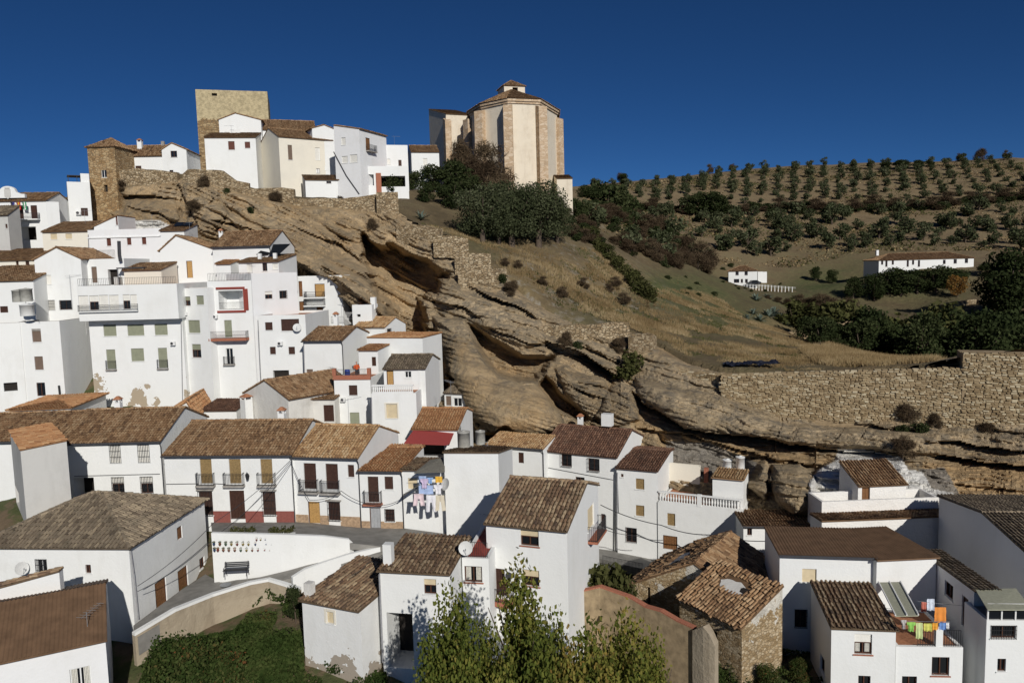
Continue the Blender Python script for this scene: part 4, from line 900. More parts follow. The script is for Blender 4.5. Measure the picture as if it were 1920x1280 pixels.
# ---- front centre
C1 = H('C1', 'old_cottage', 'small weathered white cottage with one yellow-shuttered window, tall grass at its foot', (566, 1121, 46.6), -24, 675, 1245, D=6.2, roof=('mono', 1049), tile='mixed', mat='peel2', pitch=.27, wins=[('f', 612, 1146, 626, 1168, 'sb', dict(sur='cream'))])
C1.chimney(*C1.lpt(at(580, 1098, 46.9))[:2], .5, .8, C1.h + .1, 'dirty', cap=False)
C2 = H('C2', 'tall_house', 'white house with mottled tile roof and a tall open shed bay below', (711, 1066, 46), -11, 843, 1292, D=5.2, roof=('mono', 1002), tile='mixed', mat='white', pitch=.27, wins=[('f', 795, 1085, 818, 1113, 'hb'), ('f', 727, 1149, 775, 1252, 'v', dict(dep=2.2))])
C2.chimney(*C2.lpt(at(729, 1048, 46.7))[:2], .55, 1.0, C2.h + .35, 'white', cap=False)
C3 = H('C3', 'link_house', 'narrow white link with a red terrace between the two tall tiled houses', (866, 1046, 47.6), -10, 916, 1295, D=9, roof=('flat', .12, 'redfloor'), wins=[('f', 871, 1061, 904, 1091, 'w', dict(cur=1, sill='brick'))])
C3.railing([(.1, .2, C3.h), (C3.W - .1, .2, C3.h)], 1.0); C3.dish('f', 875, 1024, .45, (.2, -.9, .3), .3)
C4 = H('C4', 'tall_house', 'tall white house with mottled roof, brick balcony and air conditioner behind the poplars', (911, 977, 49.6), -20, 1063, 1300, D=8.4, roof=('gx', 898, .6), tile='mixed', mat='white', pitch=.27, wins=[
    ('f', 976, 992, 1010, 1023, 'hb', dict(sill='brick')), ('f', 980, 1068, 1011, 1098, 'hb', dict(sill='brick')), ('f', 929, 1066, 953, 1117, 'd'), ('r', 1102, 948, 1114, 990, 'sb')])
C4.balcony('f', 916, 961, 1098, 1122, .6, 'brick', .3); C4.aircon('f', 950, 1066, 972, 1085); C4.balcony('r', 1102, 1120, 972, 1003, .7, 'brick')
C5 = H('C5', 'block_house', 'tall blank white house with washing hung beside it and a tiled coping', (832, 847, 61), -7, 934, 1006, D=9, roof=('mono', 838), tile='mixed', mat='white', over=.12)
C5.dish('f', 838, 905, .5, (-.6, -.7, .35), .4); C5.aerial(C5.W * .85, -.4, C5.h - 7.6, 2.6, 2.6)
# ---- row under the rock, centre right
D1 = H('D1', 'rock_house', 'white house under the rock with a dark red roof and two caged windows', (1015, 842, 79), -27, 1157, 1040, D=8.5, roof=('gx', 800, .55), tile='dark', wins=[
    ('f', 1053, 849, 1072, 874, 'g', dict(proud=.2)), ('f', 1103, 859, 1124, 883, 'g', dict(proud=.2)), ('f', 1079, 894, 1096, 904, 'w'), ('f', 1127, 963, 1135, 989, 'd')])
D1.box('rooftop_tank', 'frame_white', (D1.W * .62, 4.1, D1.h + 2.0), (D1.W * .62 + 1.1, 4.9, D1.h + 3.3))
D2 = H('D2', 'rock_house', 'narrow white house under the rock with two straw-blind windows and a barred one', (1156, 875, 74.8), -24, 1233, 1045, D=7, roof=('gx', 842, .8), tile='dark', wins=[
    ('f', 1192, 897, 1208, 917, 'so'), ('f', 1192, 947, 1208, 967, 'so'), ('f', 1174, 989, 1194, 1016, 'g'), ('f', 1164, 888, 1169, 894, 'w')])
D3 = H('D3', 'terrace_house', 'white house with a balustraded terrace under the rock overhang', (1233, 941, 73), -26, 1393, 1085, D=6.5, roof=('flat', .02), wins=[('f', 1251, 962, 1266, 985, 'so'), ('f', 1243, 1004, 1270, 1030, 'dm')])
def balustrade(h, u0, u1, d, zb, hgt=1.0, n=26, mid=True):
    mb = MB(); mb.box((u0, d - .1, zb), (u1, d + .1, zb + .16)); mb.box((u0 - .03, d - .13, zb + hgt - .12), (u1 + .03, d + .13, zb + hgt)); o = mb.build('balustrade', M['white'], h.root)
    pm = MB(); pm.lathe([(.05, 0), (.075, .05), (.05, .12), (.095, .28), (.085, .4), (.045, .58), (.07, .66), (.07, .72)], n=7); me = pm.mesh('baluster', True); me.materials.append(M['white'])
    for i in range(n):
        x = u0 + (u1 - u0) * (i + .5) / n
        if mid and abs(i - n / 2) < 1: continue
        b = bpy.data.objects.new('baluster', me); COL.objects.link(b); b.parent = o; b.location = (x, d, zb + .16)
    if mid: m2 = MB(); c = (u0 + u1) / 2; m2.box((c - .2, d - .15, zb), (c + .2, d + .15, zb + hgt + .05)); m2.build('pillar', M['white'], o)
balustrade(D3, .1, D3.W - .1, .1, D3.h + .02, 1.1, 30)
D3b = H('D3b', 'wall', 'x', (1247, 868, 78), -26, 1312, 935, D=.5, roof=('none',), mat='cream'); merge(D3, D3b)
D3.box('pillar', 'brick', (D3.W * .42, 5.1, D3.h), (D3.W * .42 + .4, 5.5, D3.h + 2.4))
D4 = H('D4', 'roof_hut', 'white hut with tiled roof and water tanks at the end of the balustraded terrace', (1336, 893, 71.2), -24, 1394, 945, D=3.6, roof=('mono', 878), tile='pale', cat='hut', skirt=.3)
D5 = H('D5', 'rock_house', 'low white house with a strip of tiles at the foot of the round boulder', (1394, 984, 66), -6, 1542, 1085, D=4.6, roof=('mono', 955), tile='brown', gutter=1, wins=[('f', 1401, 990, 1410, 1003, 'w')])
# ---- front right
E1 = H('E1', 'long_house', 'long white house with a two-part brown corrugated roof', (1462, 1037, 51), -9, 1643, 1245, D=6, roof=('mono', 988), tile='sheet', gutter=1, wins=[('f', 1504, 1066, 1531, 1091, 'sb'), ('f', 1490, 1142, 1513, 1176, 'g')])
E1b = H('E1b', 'x', 'x', (1644, 1047, 49.6), 3, 1756, 1245, D=6.5, roof=('mono', 989), tile='sheet', gutter=None); merge(E1, E1b)
E2 = H('E2', 'lean_to', 'white tiled annex with a lace-curtained window in front of the long brown roof', (1559, 1172, 44.6), -8, 1680, 1320, D=5, roof=('mono', 1090), tile='mixed', mat='white', pitch=.3, course=.45, wins=[('f', 1602, 1188, 1635, 1226, 'hw', dict(cur=1, sill='brick')), ('f', 1609, 1266, 1632, 1300, 'w'), ('l', 1538, 1230, 1546, 1260, 'w')])
mb = MB(); q = [at(1679, 1154, 44.6), at(1722, 1153, 44.4), at(1688, 1090, 48.6), at(1647, 1091, 48.8)]; mb.hexa([E2.lpt(p - np.array([0, 0, .06])) for p in q] + [E2.lpt(p) for p in q]); po = mb.build('porch_sheet', M['pvc'], E2.root)
mb = MB()
for a, b in ((q[0], q[3]), ((q[0] + q[1]) / 2, (q[2] + q[3]) / 2), (q[1], q[2])): mb.tube(E2.lpt(a + [0, 0, .04]), E2.lpt(b + [0, 0, .04]), .05, .05, 5)
mb.build('rafter', M['frame_white'], po)
E3 = H('E3', 'terrace_block', 'white terrace block carrying a railing and lines of washing', (1680, 1212, 44.3), -5, 1806, 1330, D=5, roof=('flat', .05), wins=[('f', 1747, 1231, 1780, 1266, 'w', dict(sill='brick')), ('f', 1691, 1267, 1719, 1300, 'w')])
E3.railing([(1.3, .12, E3.h + .03), (2.3, .12, E3.h + .03)], 1.0); E3.railing([(2.7, .12, E3.h + .03), (E3.W - .1, .12, E3.h + .03)], 1.0)
E3.box('pillar', 'white', (2.3, .03, E3.h), (2.7, .33, E3.h + 1.15))
E4 = H('E4', 'side_house', 'white house with a narrow tiled roof, shaded side wall with a small window', (1827, 1104, 45), -5, 1872, 1330, D=7.5, roof=('mono', 1030), tile='grey', mat='cool', wins=[('l', 1771, 1092, 1787, 1120, 'w'), ('l', 1803, 1118, 1815, 1176, 'd')])
E5 = H('E5', 'porch_house', 'glazed porch with a translucent awning on a white base', (1850, 1163, 43), -4, 1990, 1340, D=2.5, roof=('flat', .04, 'concrete'), wins=[('f', 1858, 1172, 1905, 1196, 'g'), ('f', 1870, 1234, 1886, 1258, 'w')])
mb = MB(); q = [at(1852, 1142, 42.4), at(1935, 1142, 42.3), at(1905, 1102, 44.8), at(1829, 1104, 44.9)]; mb.hexa([E5.lpt(p - np.array([0, 0, .06])) for p in q] + [E5.lpt(p) for p in q]); mb.build('porch_sheet', M['pvc'], E5.root)
mb = MB()
for i in range(6): x = .1 + (E5.W - .3) * i / 5; mb.box((x - .04, .05, E5.h), (x + .04, .13, E5.h + .95))
mb.box((.06, .06, E5.h + .9), (E5.W, .12, E5.h + 1.0)); mb.build('window', M['frame_white'], E5.root); E5.box('pane', 'glass', (.1, .14, E5.h), (E5.W - .2, .15, E5.h + .9))
E7 = H('E7', 'edge_house', 'white house with a broad tiled roof and tall shaded side wall beside the porch', (1945, 1052, 47.5), -6, 2150, 1250, D=14, roof=('gx', 960), tile='grey', mat='cool')
E6 = H('E6', 'cave_house', 'whitewashed cave house built into the rock with a small tiled hut on its terrace', (1541, 975, 61.6), 2, 1806, 1060, D=2.2, roof=('mono', 957), tile='brown', mat='cave', over=.2)
E6p = H('E6p', 'x', 'x', (1541, 941, 63.6), 2, 1760, 990, D=2.8, roof=('flat', .9, 'concrete'), mat='cave'); merge(E6, E6p)
E6h = H('E6h', 'x', 'x', (1609, 908, 65.2), 3, 1699, 946, D=3.4, roof=('mono', 862), tile='brown', mat='cave', wins=[('f', 1616, 913, 1631, 943, 'dm')]); merge(E6, E6h)
# ---- ruin
F1 = H('F1', 'ruined_house', 'derelict house with broken tile roof and bare rubble walls', (1178, 1095, 56.3), -35, 1430, 1200, D=7.5, roof=('gy', 1054, .52), tile='brown', mat='ruinstone', over=.3, jit=2.2, holes={0: [(.55, .55, .22, .13)]}, wins=[('f', 1213, 1100, 1219, 1135, 'v', dict(dep=.4))])
F3 = H('F3', 'x', 'x', (1274, 1117, 50.6), -58, 1391, 1225, D=3.8, roof=('mono', ('r', 1.7)), tile='brown', mat='ruinstone', over=.25, jit=2.2, holes={0: [(.5, .62, .26, .14)]}, wins=[('f', 1327, 1180, 1345, 1232, 'v', dict(dep=.6))]); merge(F1, F3)
# ---- stacked houses, middle
H1 = H('H1', 'stack_house', 'flat white house with dark shuttered windows and a satellite dish under the curved cave house', (483, 592, 90), -4, 572, 735, D=9, roof=('flat', .25), wins=[('f', 497, 604, 511, 619, 'sd'), ('f', 527, 598, 561, 620, 'sd'), ('f', 506, 650, 517, 664, 'sd'), ('f', 541, 650, 553, 664, 'sd'), ('f', 512, 694, 542, 708, 'v', dict(dep=.4))])
H1.dish('f', 559, 614, .5, (.2, -.9, .4), .3)
H2 = H('H2', 'stack_house', 'white house with ribbed brown tiles and a broad right gable beside the red-parapet terrace', (568, 638, 87.5), -10, 641, 760, D=9, roof=('gx', 612), tile='brown', gutter=1, wins=[('f', 575, 692, 587, 710, 'sbr'), ('f', 606, 693, 625, 708, 'sd')])
H2.aerial(3.6, -.4, 2.5, 2.0, 2.5)
H3 = H('H3', 'terrace_house', 'white house with a red-brick roof terrace where a person stands', (626, 711, 81), -6, 694, 845, D=7, roof=('flat', .05), wins=[('f', 654, 722, 670, 741, 'sd'), ('f', 656, 773, 674, 797, 'sg')])
zt = H3.h
for a, b in (((-.06, -.12, zt - .05), (H3.W + .06, .14, zt + .42)), ((-.1, -.16, zt + .42), (.28, .2, zt + 1.15)), ((H3.W - .28, -.16, zt + .42), (H3.W + .1, .2, zt + 1.15))): H3.box('parapet_block', 'brick', a, b)
H3.railing([(.3, .0, zt + .42), (H3.W - .3, .0, zt + .42)], .62)
H4 = H('H4', 'tower_house', 'tall white corner house with a balustraded loggia terrace and one beige blind', (696, 738, 77), -6, 780, 850, D=10, roof=('flat', .03), mat='white2', wins=[('f', 724, 757, 745, 784, 'sb', dict(sur='cream')), ('f', 724, 815, 747, 838, 'sb')])
balustrade(H4, .1, H4.W - .3, .1, H4.h + .02, .85, 20, False)
H4u = H('H4u', 'x', 'x', (719, 690, 79.4), -6, 797, 740, D=7.5, roof=('gx', 664), tile='grey', mat='white2', wins=[('f', 725, 692, 738, 724, 'do'), ('f', 759, 696, 771, 708, 'ww')]); merge(H4, H4u)
H4.box('side_wall', 'white2', (H4.W - .28, 2.45, H4.h), (H4.W - .004, 9.9, H4.h + 2.2))
H5 = H('H5', 'awning_house', 'white house with bright tiled roof and a dark red awning over its porch', (773, 802, 74), -9, 858, 860, D=7, roof=('gx', 764, .6), tile='orange', wins=[('f', 779, 830, 833, 858, 'v', dict(dep=1.5))])
mb = MB(); q = [at(757, 831, 71.6), at(842, 834, 71.3), at(852, 809, 73.6), at(775, 806, 73.8)]; mb.hexa([H5.lpt(p - np.array([0, 0, .04])) for p in q] + [H5.lpt(p) for p in q]); mb.build('awning', M['awning'], H5.root)
H5.dish('f', 761, 839, .5, (-.1, -.9, .3), .6)
H6 = H('H6', 'rock_cottage', 'tiny white cottage with pale roof below the dark cleft in the rock', (666, 611, 96), -22, 722, 640, D=5, roof=('gx', 594), tile='pale', wins=[('r', 726, 616, 733, 629, 'g')])
H7 = H('H7', 'cave_house', 'white cave house with curved top and two storeys of balconies under the strata', (553, 518, 103), -14, 640, 645, D=2.5, roof=('none',), mat='white', wins=[('f', 560, 527, 567, 556, 'dm'), ('f', 561, 565, 570, 586, 'dm'), ('f', 590, 532, 609, 556, 'do'), ('f', 594, 575, 606, 601, 'dm')])
H7.balcony('f', 575, 609, 548, 557, .8, 'white'); H7.balcony('f', 575, 610, 561, 572, .8, 'white'); H7.railing([(5.6, -1.0, H7.uv('f', 630, 598)[1]), (9.0, -1.0, H7.uv('f', 630, 598)[1])], .9, 'frame_white')
H7b = H('H7b', 'lookout_box', 'white cube-shaped outhouse with a vent and chimney beneath the strata', (660, 572, 97), -10, 697, 612, D=2.2, roof=('flat', .15), cat='hut', wins=[('f', 669, 589, 676, 594, 'v', dict(dep=.3))])
H7b.chimney(2.4, 1.2, .6, .9, H7b.h, 'white', cap=False)
H8 = H('H8', 'wedge_house', 'white wedge-shaped house with a sloping parapet between red terrace and rock', (688, 632, 89), -16, 792, 745, D=6, roof=('monoR', ('r', 0.01)), tile='orange', over=.05, wins=[('f', 697, 668, 704, 684, 'd')])
H8b = H('H8b', 'x', 'x', (672, 655, 85), -12, 708, 700, D=3.5, roof=('mono', 645), tile='orange', wins=[('f', 697, 669, 705, 686, 'd')]); merge(H8, H8b)
H9 = H('H9', 'old_house', 'old dirty-plastered house with sagging roofs and a dark timber gallery', (458, 735, 82), -38, 540, 790, D=9, roof=('gy', 712), tile='brown', mat='dirty')
H9b = H('H9b', 'x', 'x', (536, 747, 80), -6, 627, 800, D=5, roof=('mono', 728), tile='brown', mat='dirty', wins=[('f', 545, 752, 578, 785, 'v', dict(dep=1.4)), ('f', 607, 759, 626, 790, 'd')]); merge(H9, H9b)
H9.chimney(1.2, -.6, .9, 2.0, 0.6, 'white', True)
H10 = H('H10', 'lean_to', 'low lean-to with rosy tiles against the tall white houses', (378, 768, 83), -4, 443, 800, D=4, roof=('mono', 747), tile='dark', mat='white2')
H11 = H('H11', 'old_house', 'low dirty white gabled house behind the street row ridge', (310, 775, 79), 10, 362, 815, D=8, roof=('gy', 752, .8), tile='orange', mat='dirty')
H12 = H('H12', 'roof_shed', 'small orange-tiled hipped shed behind the first row house', (18, 768, 80), 6, 132, 800, D=9, roof=('hip', 749, 4), tile='orange', cat='shed')
# ---- lower houses behind the orange roof, right of it
H13 = H('H13', 'rock_house', 'low white house with a long pale tile strip under the smooth rock face', (912, 832, 80), -24, 1018, 900, D=3.5, roof=('mono', 812), tile='pale', gutter=1, wins=[('f', 938, 836, 947, 846, 'd'), ('f', 972, 848, 982, 868, 'd')])
H14 = H('H14', 'rock_house', 'narrow white house with glazed gallery wedged below the overhang', (833, 735, 90), -20, 872, 800, D=5, roof=('mono', ('r', .8)), tile='grey', wins=[('f', 836, 742, 846, 760, 'sbr'), ('f', 850, 746, 866, 762, 'ww')])
# ---- tall white tiers, left
G1 = H('G1', 'cliff_house', 'tall plain white house with three brown-curtained windows in a column', (36, 604, 90), 3, 111, 768, D=12, roof=('flat', .95, 'concrete', 'concrete'), wins=[('f', 60, 616, 77, 641, 'sbr'), ('f', 65, 668, 81, 693, 'sbr'), ('f', 69, 717, 85, 742, 'w')])
G1b = H('G1b', 'x', 'x', (-60, 609, 88), 22, 37, 775, D=10, roof=('flat', .95, 'concrete', 'concrete'), mat='white2', wins=[('f', 7, 717, 33, 733, 'v', dict(dep=.4))]); merge(G1, G1b)
G1.pipe('f', [(112, 722), (117, 765)], 'iron', .12, 'flue_pipe', -.2)
G2 = H('G2', 'cliff_house', 'broad white house with green blinds and patches of fallen plaster', (166, 600, 92), 0, 341, 770, D=9, roof=('none',), mat='peel', wins=[('f', 194, 608, 218, 630, 'sg'), ('f', 239, 608, 270, 629, 'sg'), ('f', 290, 607, 314, 628, 'sg'), ('f', 200, 655, 217, 691, 'sg'), ('f', 246, 653, 270, 677, 'sg'), ('f', 297, 652, 314, 689, 'sg')])
G2.balcony('f', 200, 218, 675, 692, .3); G2.balcony('f', 296, 315, 673, 690, .3)
G2u = H('G2u', 'x', 'x', (144, 537, 90.6), 0, 331, 600, D=10.5, skirt=0, roof=('flat', .5), wins=[('f', 147, 554, 166, 582, 'sw'), ('f', 168, 554, 185, 581, 'hw'), ('f', 186, 553, 203, 580, 'sw'), ('f', 205, 553, 223, 580, 'sw'), ('f', 231, 552, 244, 579, 'hw'), ('f', 245, 552, 257, 578, 'sw')])
G2u.balcony('f', 146, 259, 576, 583, .35, 'white', .1); G2u.box('floor_slab', 'white', (.004, .004, -.15), (G2u.W - .004, 10.4, .05)); G2u.railing([(.1, .1, G2u.h), (G2u.W - .1, .1, G2u.h)], .85, step=.2); merge(G2, G2u)
G3 = H('G3', 'cliff_house', 'slim white house with paired green blinds between the peeling house and the red balcony house', (337, 541, 93), -22, 388, 772, D=10, roof=('flat', .4), wins=[('f', 342, 556, 357, 573, 'hg'), ('f', 368, 554, 382, 571, 'sg'), ('f', 353, 600, 375, 624, 'sg'), ('f', 360, 645, 377, 670, 'hg')])
G4 = H('G4', 'cliff_house', 'tall white house with a red-framed loggia and a long red-edged balcony', (388, 528, 92.5), -3, 470, 765, D=10, roof=('flat', .35), wins=[('f', 410, 545, 456, 580, 'v', dict(dep=2.0, vm='white')), ('f', 421, 600, 435, 632, 'sg'), ('f', 424, 653, 437, 684, 'ww')])
G4.balcony('f', 398, 466, 620, 633, 1.0, 'brick', .3); G4.balcony('f', 421, 440, 668, 682, .4)
u0, v0, u1, v1 = G4.rect('f', 408, 542, 457, 582)
for a, b, c, d in ((u0 - .1, v0 - .25, u1 + .2, v0), (u0 - .1, v1, u1 + .2, v1 + .25), (u1, v0, u1 + .55, v1)):
    mb = MB(); G4.bx3('f', mb, a, b, c, d, -.12, .15); mb.build('loggia_frame', M['red'], G4.root)
G4.railing([G4.loc('f', u0, v0 + .02, .06), G4.loc('f', u1, v0 + .02, .06)], .95)
G4.railing([(.1, .1, G4.h), (G4.W - .1, .1, G4.h)], .95, step=.18)
G4b = H('G4b', 'x', 'x', (471, 513, 92.2), 48, 556, 735, D=6, roof=('flat', .3), mat='cool', wins=[('f', 497, 546, 511, 560, 'hw'), ('f', 524, 545, 538, 559, 'g')]); merge(G4, G4b)
G5 = H('G5', 'upper_house', 'white gabled house with ochre shutters and a big mottled roof beside solar panels', (300, 468, 101), 6, 398, 540, D=9, roof=('gy', 441, .32), tile='brown', wins=[('f', 319, 490, 329, 508, 'do'), ('f', 350, 489, 361, 521, 'do')])
G5b = H('G5b', 'x', 'x', (398, 462, 100.5), -4, 506, 520, D=9, roof=('gx', 433), tile='brown', gutter=1); merge(G5, G5b)
G6 = H('G6', 'roof_house', 'low white penthouse with brown tile roof and solar panels above the red balcony', (447, 491, 97), -6, 522, 520, D=6, roof=('mono', 477), tile='brown', wins=[('f', 463, 495, 473, 510, 'sw'), ('f', 492, 493, 501, 508, 'w'), ('f', 511, 494, 521, 505, 'sw')])
G6.box('flue', 'white', (2, 1.2, G6.h + .3), (2.4, 1.6, G6.h + 1.0)); G6.box('flue', 'white', (4.0, 1.2, G6.h + .3), (4.4, 1.6, G6.h + 1.0))
for i in range(2):
    mb = MB(); x = 1.2 + i * 1.5; mb.slab((x, 2.6, G6.h + .9), (1.4, .4, .0), (.9, 1.6, 1.3), .06); mb.build('solar_panel', M['glass'], G6.root)
G6b = H('G6b', 'x', 'x', (405, 494, 98), -6, 432, 520, D=3, roof=('mono', 486), tile='orange'); merge(G6, G6b)
I5 = H('I5', 'upper_house', 'white gabled house with two barred windows above the grey parapet', (64, 486, 96), 4, 151, 600, D=10, roof=('gy', 463), tile='brown', mat='white2', wins=[('f', 78, 516, 96, 533, 'sw'), ('f', 80, 563, 103, 581, 'sw', dict(bars=1)), ('f', 112, 563, 135, 580, 'g')])
I6 = H('I6', 'upper_house', 'low white house with a brown tiled lean-to roof and water tanks outside', (-60, 527, 93), 2, 62, 600, D=7, roof=('mono', 497), tile='brown', wins=[('f', 0, 574, 15, 586, 'd')])
I6b = H('I6b', 'upper_house', 'cream-walled house with a long brown roof and two small doors below the plaza', (-60, 489, 103), 4, 66, 530, D=8, roof=('mono', 466), tile='brown', mat='cream', wins=[('f', 30, 489, 35, 500, 'w'), ('f', 48, 489, 55, 502, 'd')])
I7 = H('I7', 'roof_house', 'white stair block with cluttered railing between the gabled houses', (151, 487, 98), 0, 232, 545, D=7, roof=('flat', .2), wins=[('f', 172, 500, 182, 530, 'sbr'), ('f', 203, 505, 222, 534, 'v', dict(dep=.6))])
I7.railing([(2.0, .1, I7.h), (4.3, .1, I7.h)], 1.1, step=.15)
I7.pipe('f', [(226, 452), (227, 478), (229, 490)], 'gutter', .22, 'flue_pipe', -.4); I7.box('awning', 'gutter', (5.2, -1.6, 2.6), (8.6, .2, 2.75)); [I7.box('awning_post', 'steel', (x, -1.55, -.2), (x + .08, -1.47, 2.6)) for x in (5.3, 8.4)]; I7.box('stair_flank', 'grey', (4.6, -1.2, -.2), (5.1, 0, 1.6))
I7b = H('I7b', 'roof_hut', 'small tiled lean-to hut with dishes on the terrace below the red-shuttered house', (232, 506, 96.5), -4, 302, 535, D=4, roof=('mono', 492), tile='brown', mat='cream', cat='hut')
I4 = H('I4', 'upper_house', 'white flat-roofed house with three red-brown shutters and a cornice', (164, 432, 106), 0, 302, 500, D=9, roof=('flat', 1.0), mat='cool', wins=[('f', 200, 446, 208, 461, 'sr'), ('f', 238, 444, 246, 459, 'sr'), ('f', 266, 443, 274, 458, 'sr')])
mb = MB(); I4.bx3('f', mb, -.1, I4.h - 1.1, I4.W + .1, I4.h - .95, -.14, .0); mb.build('cornice', M['white'], I4.root)
I4h = H('I4h', 'roof_hut', 'white attic hut with a steep mono roof and a tall red shutter', (176, 424, 107.5), 0, 222, 440, D=5, roof=('monoL', 404), tile='brown', cat='hut', wins=[('f', 217, 405, 221, 422, 'sr')])
I4c = H('I4c', 'roof_hut', 'small tiled roof with solar panels against the white rock', (300, 432, 105), 2, 345, 470, D=5, roof=('mono', 420), tile='brown', cat='hut')
for i in range(2): mb = MB(); mb.slab((1.0 + 1.2 * i, 2.0, I4c.h + .7), (1.1, 0, 0), (.1, 1.3, .55), .06); mb.build('solar_panel', M['glass'], I4c.root)
I2 = H('I2', 'cream_house', 'cream house with ribbed brown roof and two arched windows', (79, 434, 109), 2, 164, 475, D=6, roof=('mono', 415), tile='brown', mat='cream', gutter=None, wins=[('f', 95, 438, 107, 449, 'sb'), ('f', 123, 438, 135, 448, 'sb')])
I1 = H('I1', 'town_hall', 'white town hall with flags on its balcony and a curved baroque gable', (-40, 377, 116), 4, 86, 470, D=8, roof=('gx', 362), tile='brown', wins=[('f', 30, 385, 44, 411, 'd'), ('f', 58, 385, 70, 410, 'd'), ('f', 37, 425, 68, 450, 'v', dict(dep=2.5)), ('f', 0, 386, 6, 400, 'w')])
I1.balcony('f', 31, 75, 400, 411, .9, 'white')
I1w = H('I1w', 'x', 'x', (86, 378, 116.6), 38, 110, 440, D=10, roof=('none',), mat='white2'); merge(I1, I1w)
# curved gable
def gable(h, px0, px1, pyb, pytop, th=.5):
    u0, vb = h.uv('f', px0, pyb); u1, _ = h.uv('f', px1, pyb); _, vt = h.uv('f', (px0 + px1) / 2, pytop); n = 24; pr = []
    for i in range(n + 1):
        t = i / n * 2 - 1; a = abs(t); f = (.32 if a > .8 else .32 + .18 * (1 - (a - .5) / .3) if a > .5 else .5 + .5 * sqrt(max(0, 1 - (a / .5) ** 2))); pr.append((u0 + (u1 - u0) * i / n, vb + (vt - vb) * f))
    P = [(u0, vb)] + pr + [(u1, vb)]; mb = MB(); fr = [(u, -.05, v) for u, v in P]; bk = [(u, th, v) for u, v in P]; mb.poly(fr); mb.poly(bk[::-1])
    for i in range(len(P)): j = (i + 1) % len(P); mb.poly([fr[j], fr[i], bk[i], bk[j]])
    g = mb.build('curved_gable', M['white'], h.root); c = ((u0 + u1) / 2, vb + (vt - vb) * .45); m2 = MB(); m2.box((c[0] - .45, -.12, c[1] - .55), (c[0] + .45, -.055, c[1] + .5)); m2.poly([(c[0] - .45, -.1, c[1] - .55), (c[0], -.1, c[1] - .95), (c[0] + .45, -.1, c[1] - .55)]); m2.box((c[0] - .35, -.13, c[1] + .55), (c[0] + .35, -.055, c[1] + .8)); m2.build('coat_of_arms', M['grey'], g)
gable(I1, -16, 47, 372, 349)
I3 = H('I3', 'shaded_house', 'house coloured grey to imitate shade, with a worn roof before the town hall', (-70, 404, 110), -3, 14, 475, D=2.6, roof=('mono', 386), tile='grey', mat='grey', wins=[('f', 10, 420, 14, 428, 'w')])  # grey plaster stands in for the shade on the visible wall
J11 = H('J11', 'slab_house', 'tall blank white house with a rooftop pergola against the stone tower', (125, 341, 123), 30, 168, 430, D=5, roof=('flat', .2), wins=[('f', 152, 390, 165, 405, 'd')])
J11.box('side_wall', 'white', (J11.W * .62, .3, J11.h), (J11.W - .01, 4.5, J11.h + 1.4)); J11.aircon('f', 142, 396, 151, 403)
for x in (.2, 1.4): J11.box('pergola_post', 'iron', (x, .3, J11.h), (x + .08, .38, J11.h + 1.0))
J11.box('pergola_beam', 'iron', (.1, .25, J11.h + 1.0), (J11.W * .62, 3, J11.h + 1.1))
# ---- hilltop houses
J9 = H('J9', 'hilltop_house', 'long low white hilltop house with a tall chimney beside the stone tower', (222, 292, 134), 3, 305, 325, D=7, roof=('gx', 273), tile='brown', wins=[('f', 254, 311, 265, 316, 'd')])
J9.chimney(J9.W * .37, 2.5, .75, 1.6, J9.h + 1.0, 'white'); J9.chimney(J9.W * .85, 3.4, .5, 1.5, J9.h + 1.3, 'concrete', cap=False)
J10 = H('J10', 'hilltop_house', 'white gable-fronted hilltop house with one small window', (303, 280, 134), 6, 349, 330, D=8, roof=('gy', 268, .42), tile='brown', mat='white2', wins=[('f', 320, 283, 332, 295, 'w'), ('f', 318, 319, 325, 325, 'w')])
J3 = H('J3', 'hilltop_house', 'white hilltop house with dark red shutters and a tiled eave band below the castle', (383, 257, 143), 8, 479, 322, D=6, roof=('mono', 249), tile='brown', wins=[('f', 428, 265, 440, 281, 'sr'), ('f', 459, 266, 469, 278, 'sr'), ('l', 376, 275, 380, 288, 'w')])
J2 = H('J2', 'hilltop_house', 'white gabled house with a blue cloth on its terrace under the castle wall', (410, 224, 149), 10, 489, 262, D=7, roof=('gy', 212, .4), tile='brown', wins=[])
J2.box('hung_cloth', 'frame_white', (2.0, -.9, .9), (3.9, -.85, 1.7))
J4 = H('J4', 'hilltop_house', 'cream hilltop house with a grey left gable and stained shuttered windows', (522, 255, 142), 36, 623, 330, D=10, roof=('gx', 244), tile='brown', mat='cream', wins=[('f', 540, 272, 548, 300, 'sbr'), ('f', 591, 277, 600, 300, 'sw'), ('f', 609, 311, 616, 319, 'w'), ('f', 593, 316, 600, 325, 'w')])
J4b = H('J4b', 'hilltop_shed', 'low white lean-to with a tiled edge in front of the cream house', (572, 336, 137), 20, 646, 375, D=5, roof=('mono', 328), tile='brown', cat='shed', mat='white2', wins=[('f', 612, 340, 621, 344, 'w')])
J5 = H('J5', 'hilltop_house', 'tall white hilltop house with a bare wall, drainpipe and small balcony', (626, 246, 139), -22, 673, 370, D=9, roof=('monoR', 232), tile='brown', mat='cool', wins=[('f', 640, 258, 648, 272, 'sw'), ('f', 641, 293, 652, 306, 'sw'), ('f', 656, 290, 670, 305, 'sw'), ('r', 686, 259, 694, 284, 'dm')])
J5.balcony('r', 686, 701, 270, 284, .7); J5.pipe('f', [(626, 285), (650, 330), (674, 364)], 'iron', .09)
J5b = H('J5b', 'hilltop_house', 'white gable between the cream house and the tall house with a stubby chimney', (585, 240, 146), 30, 630, 300, D=7, roof=('gy', 234), tile='brown')
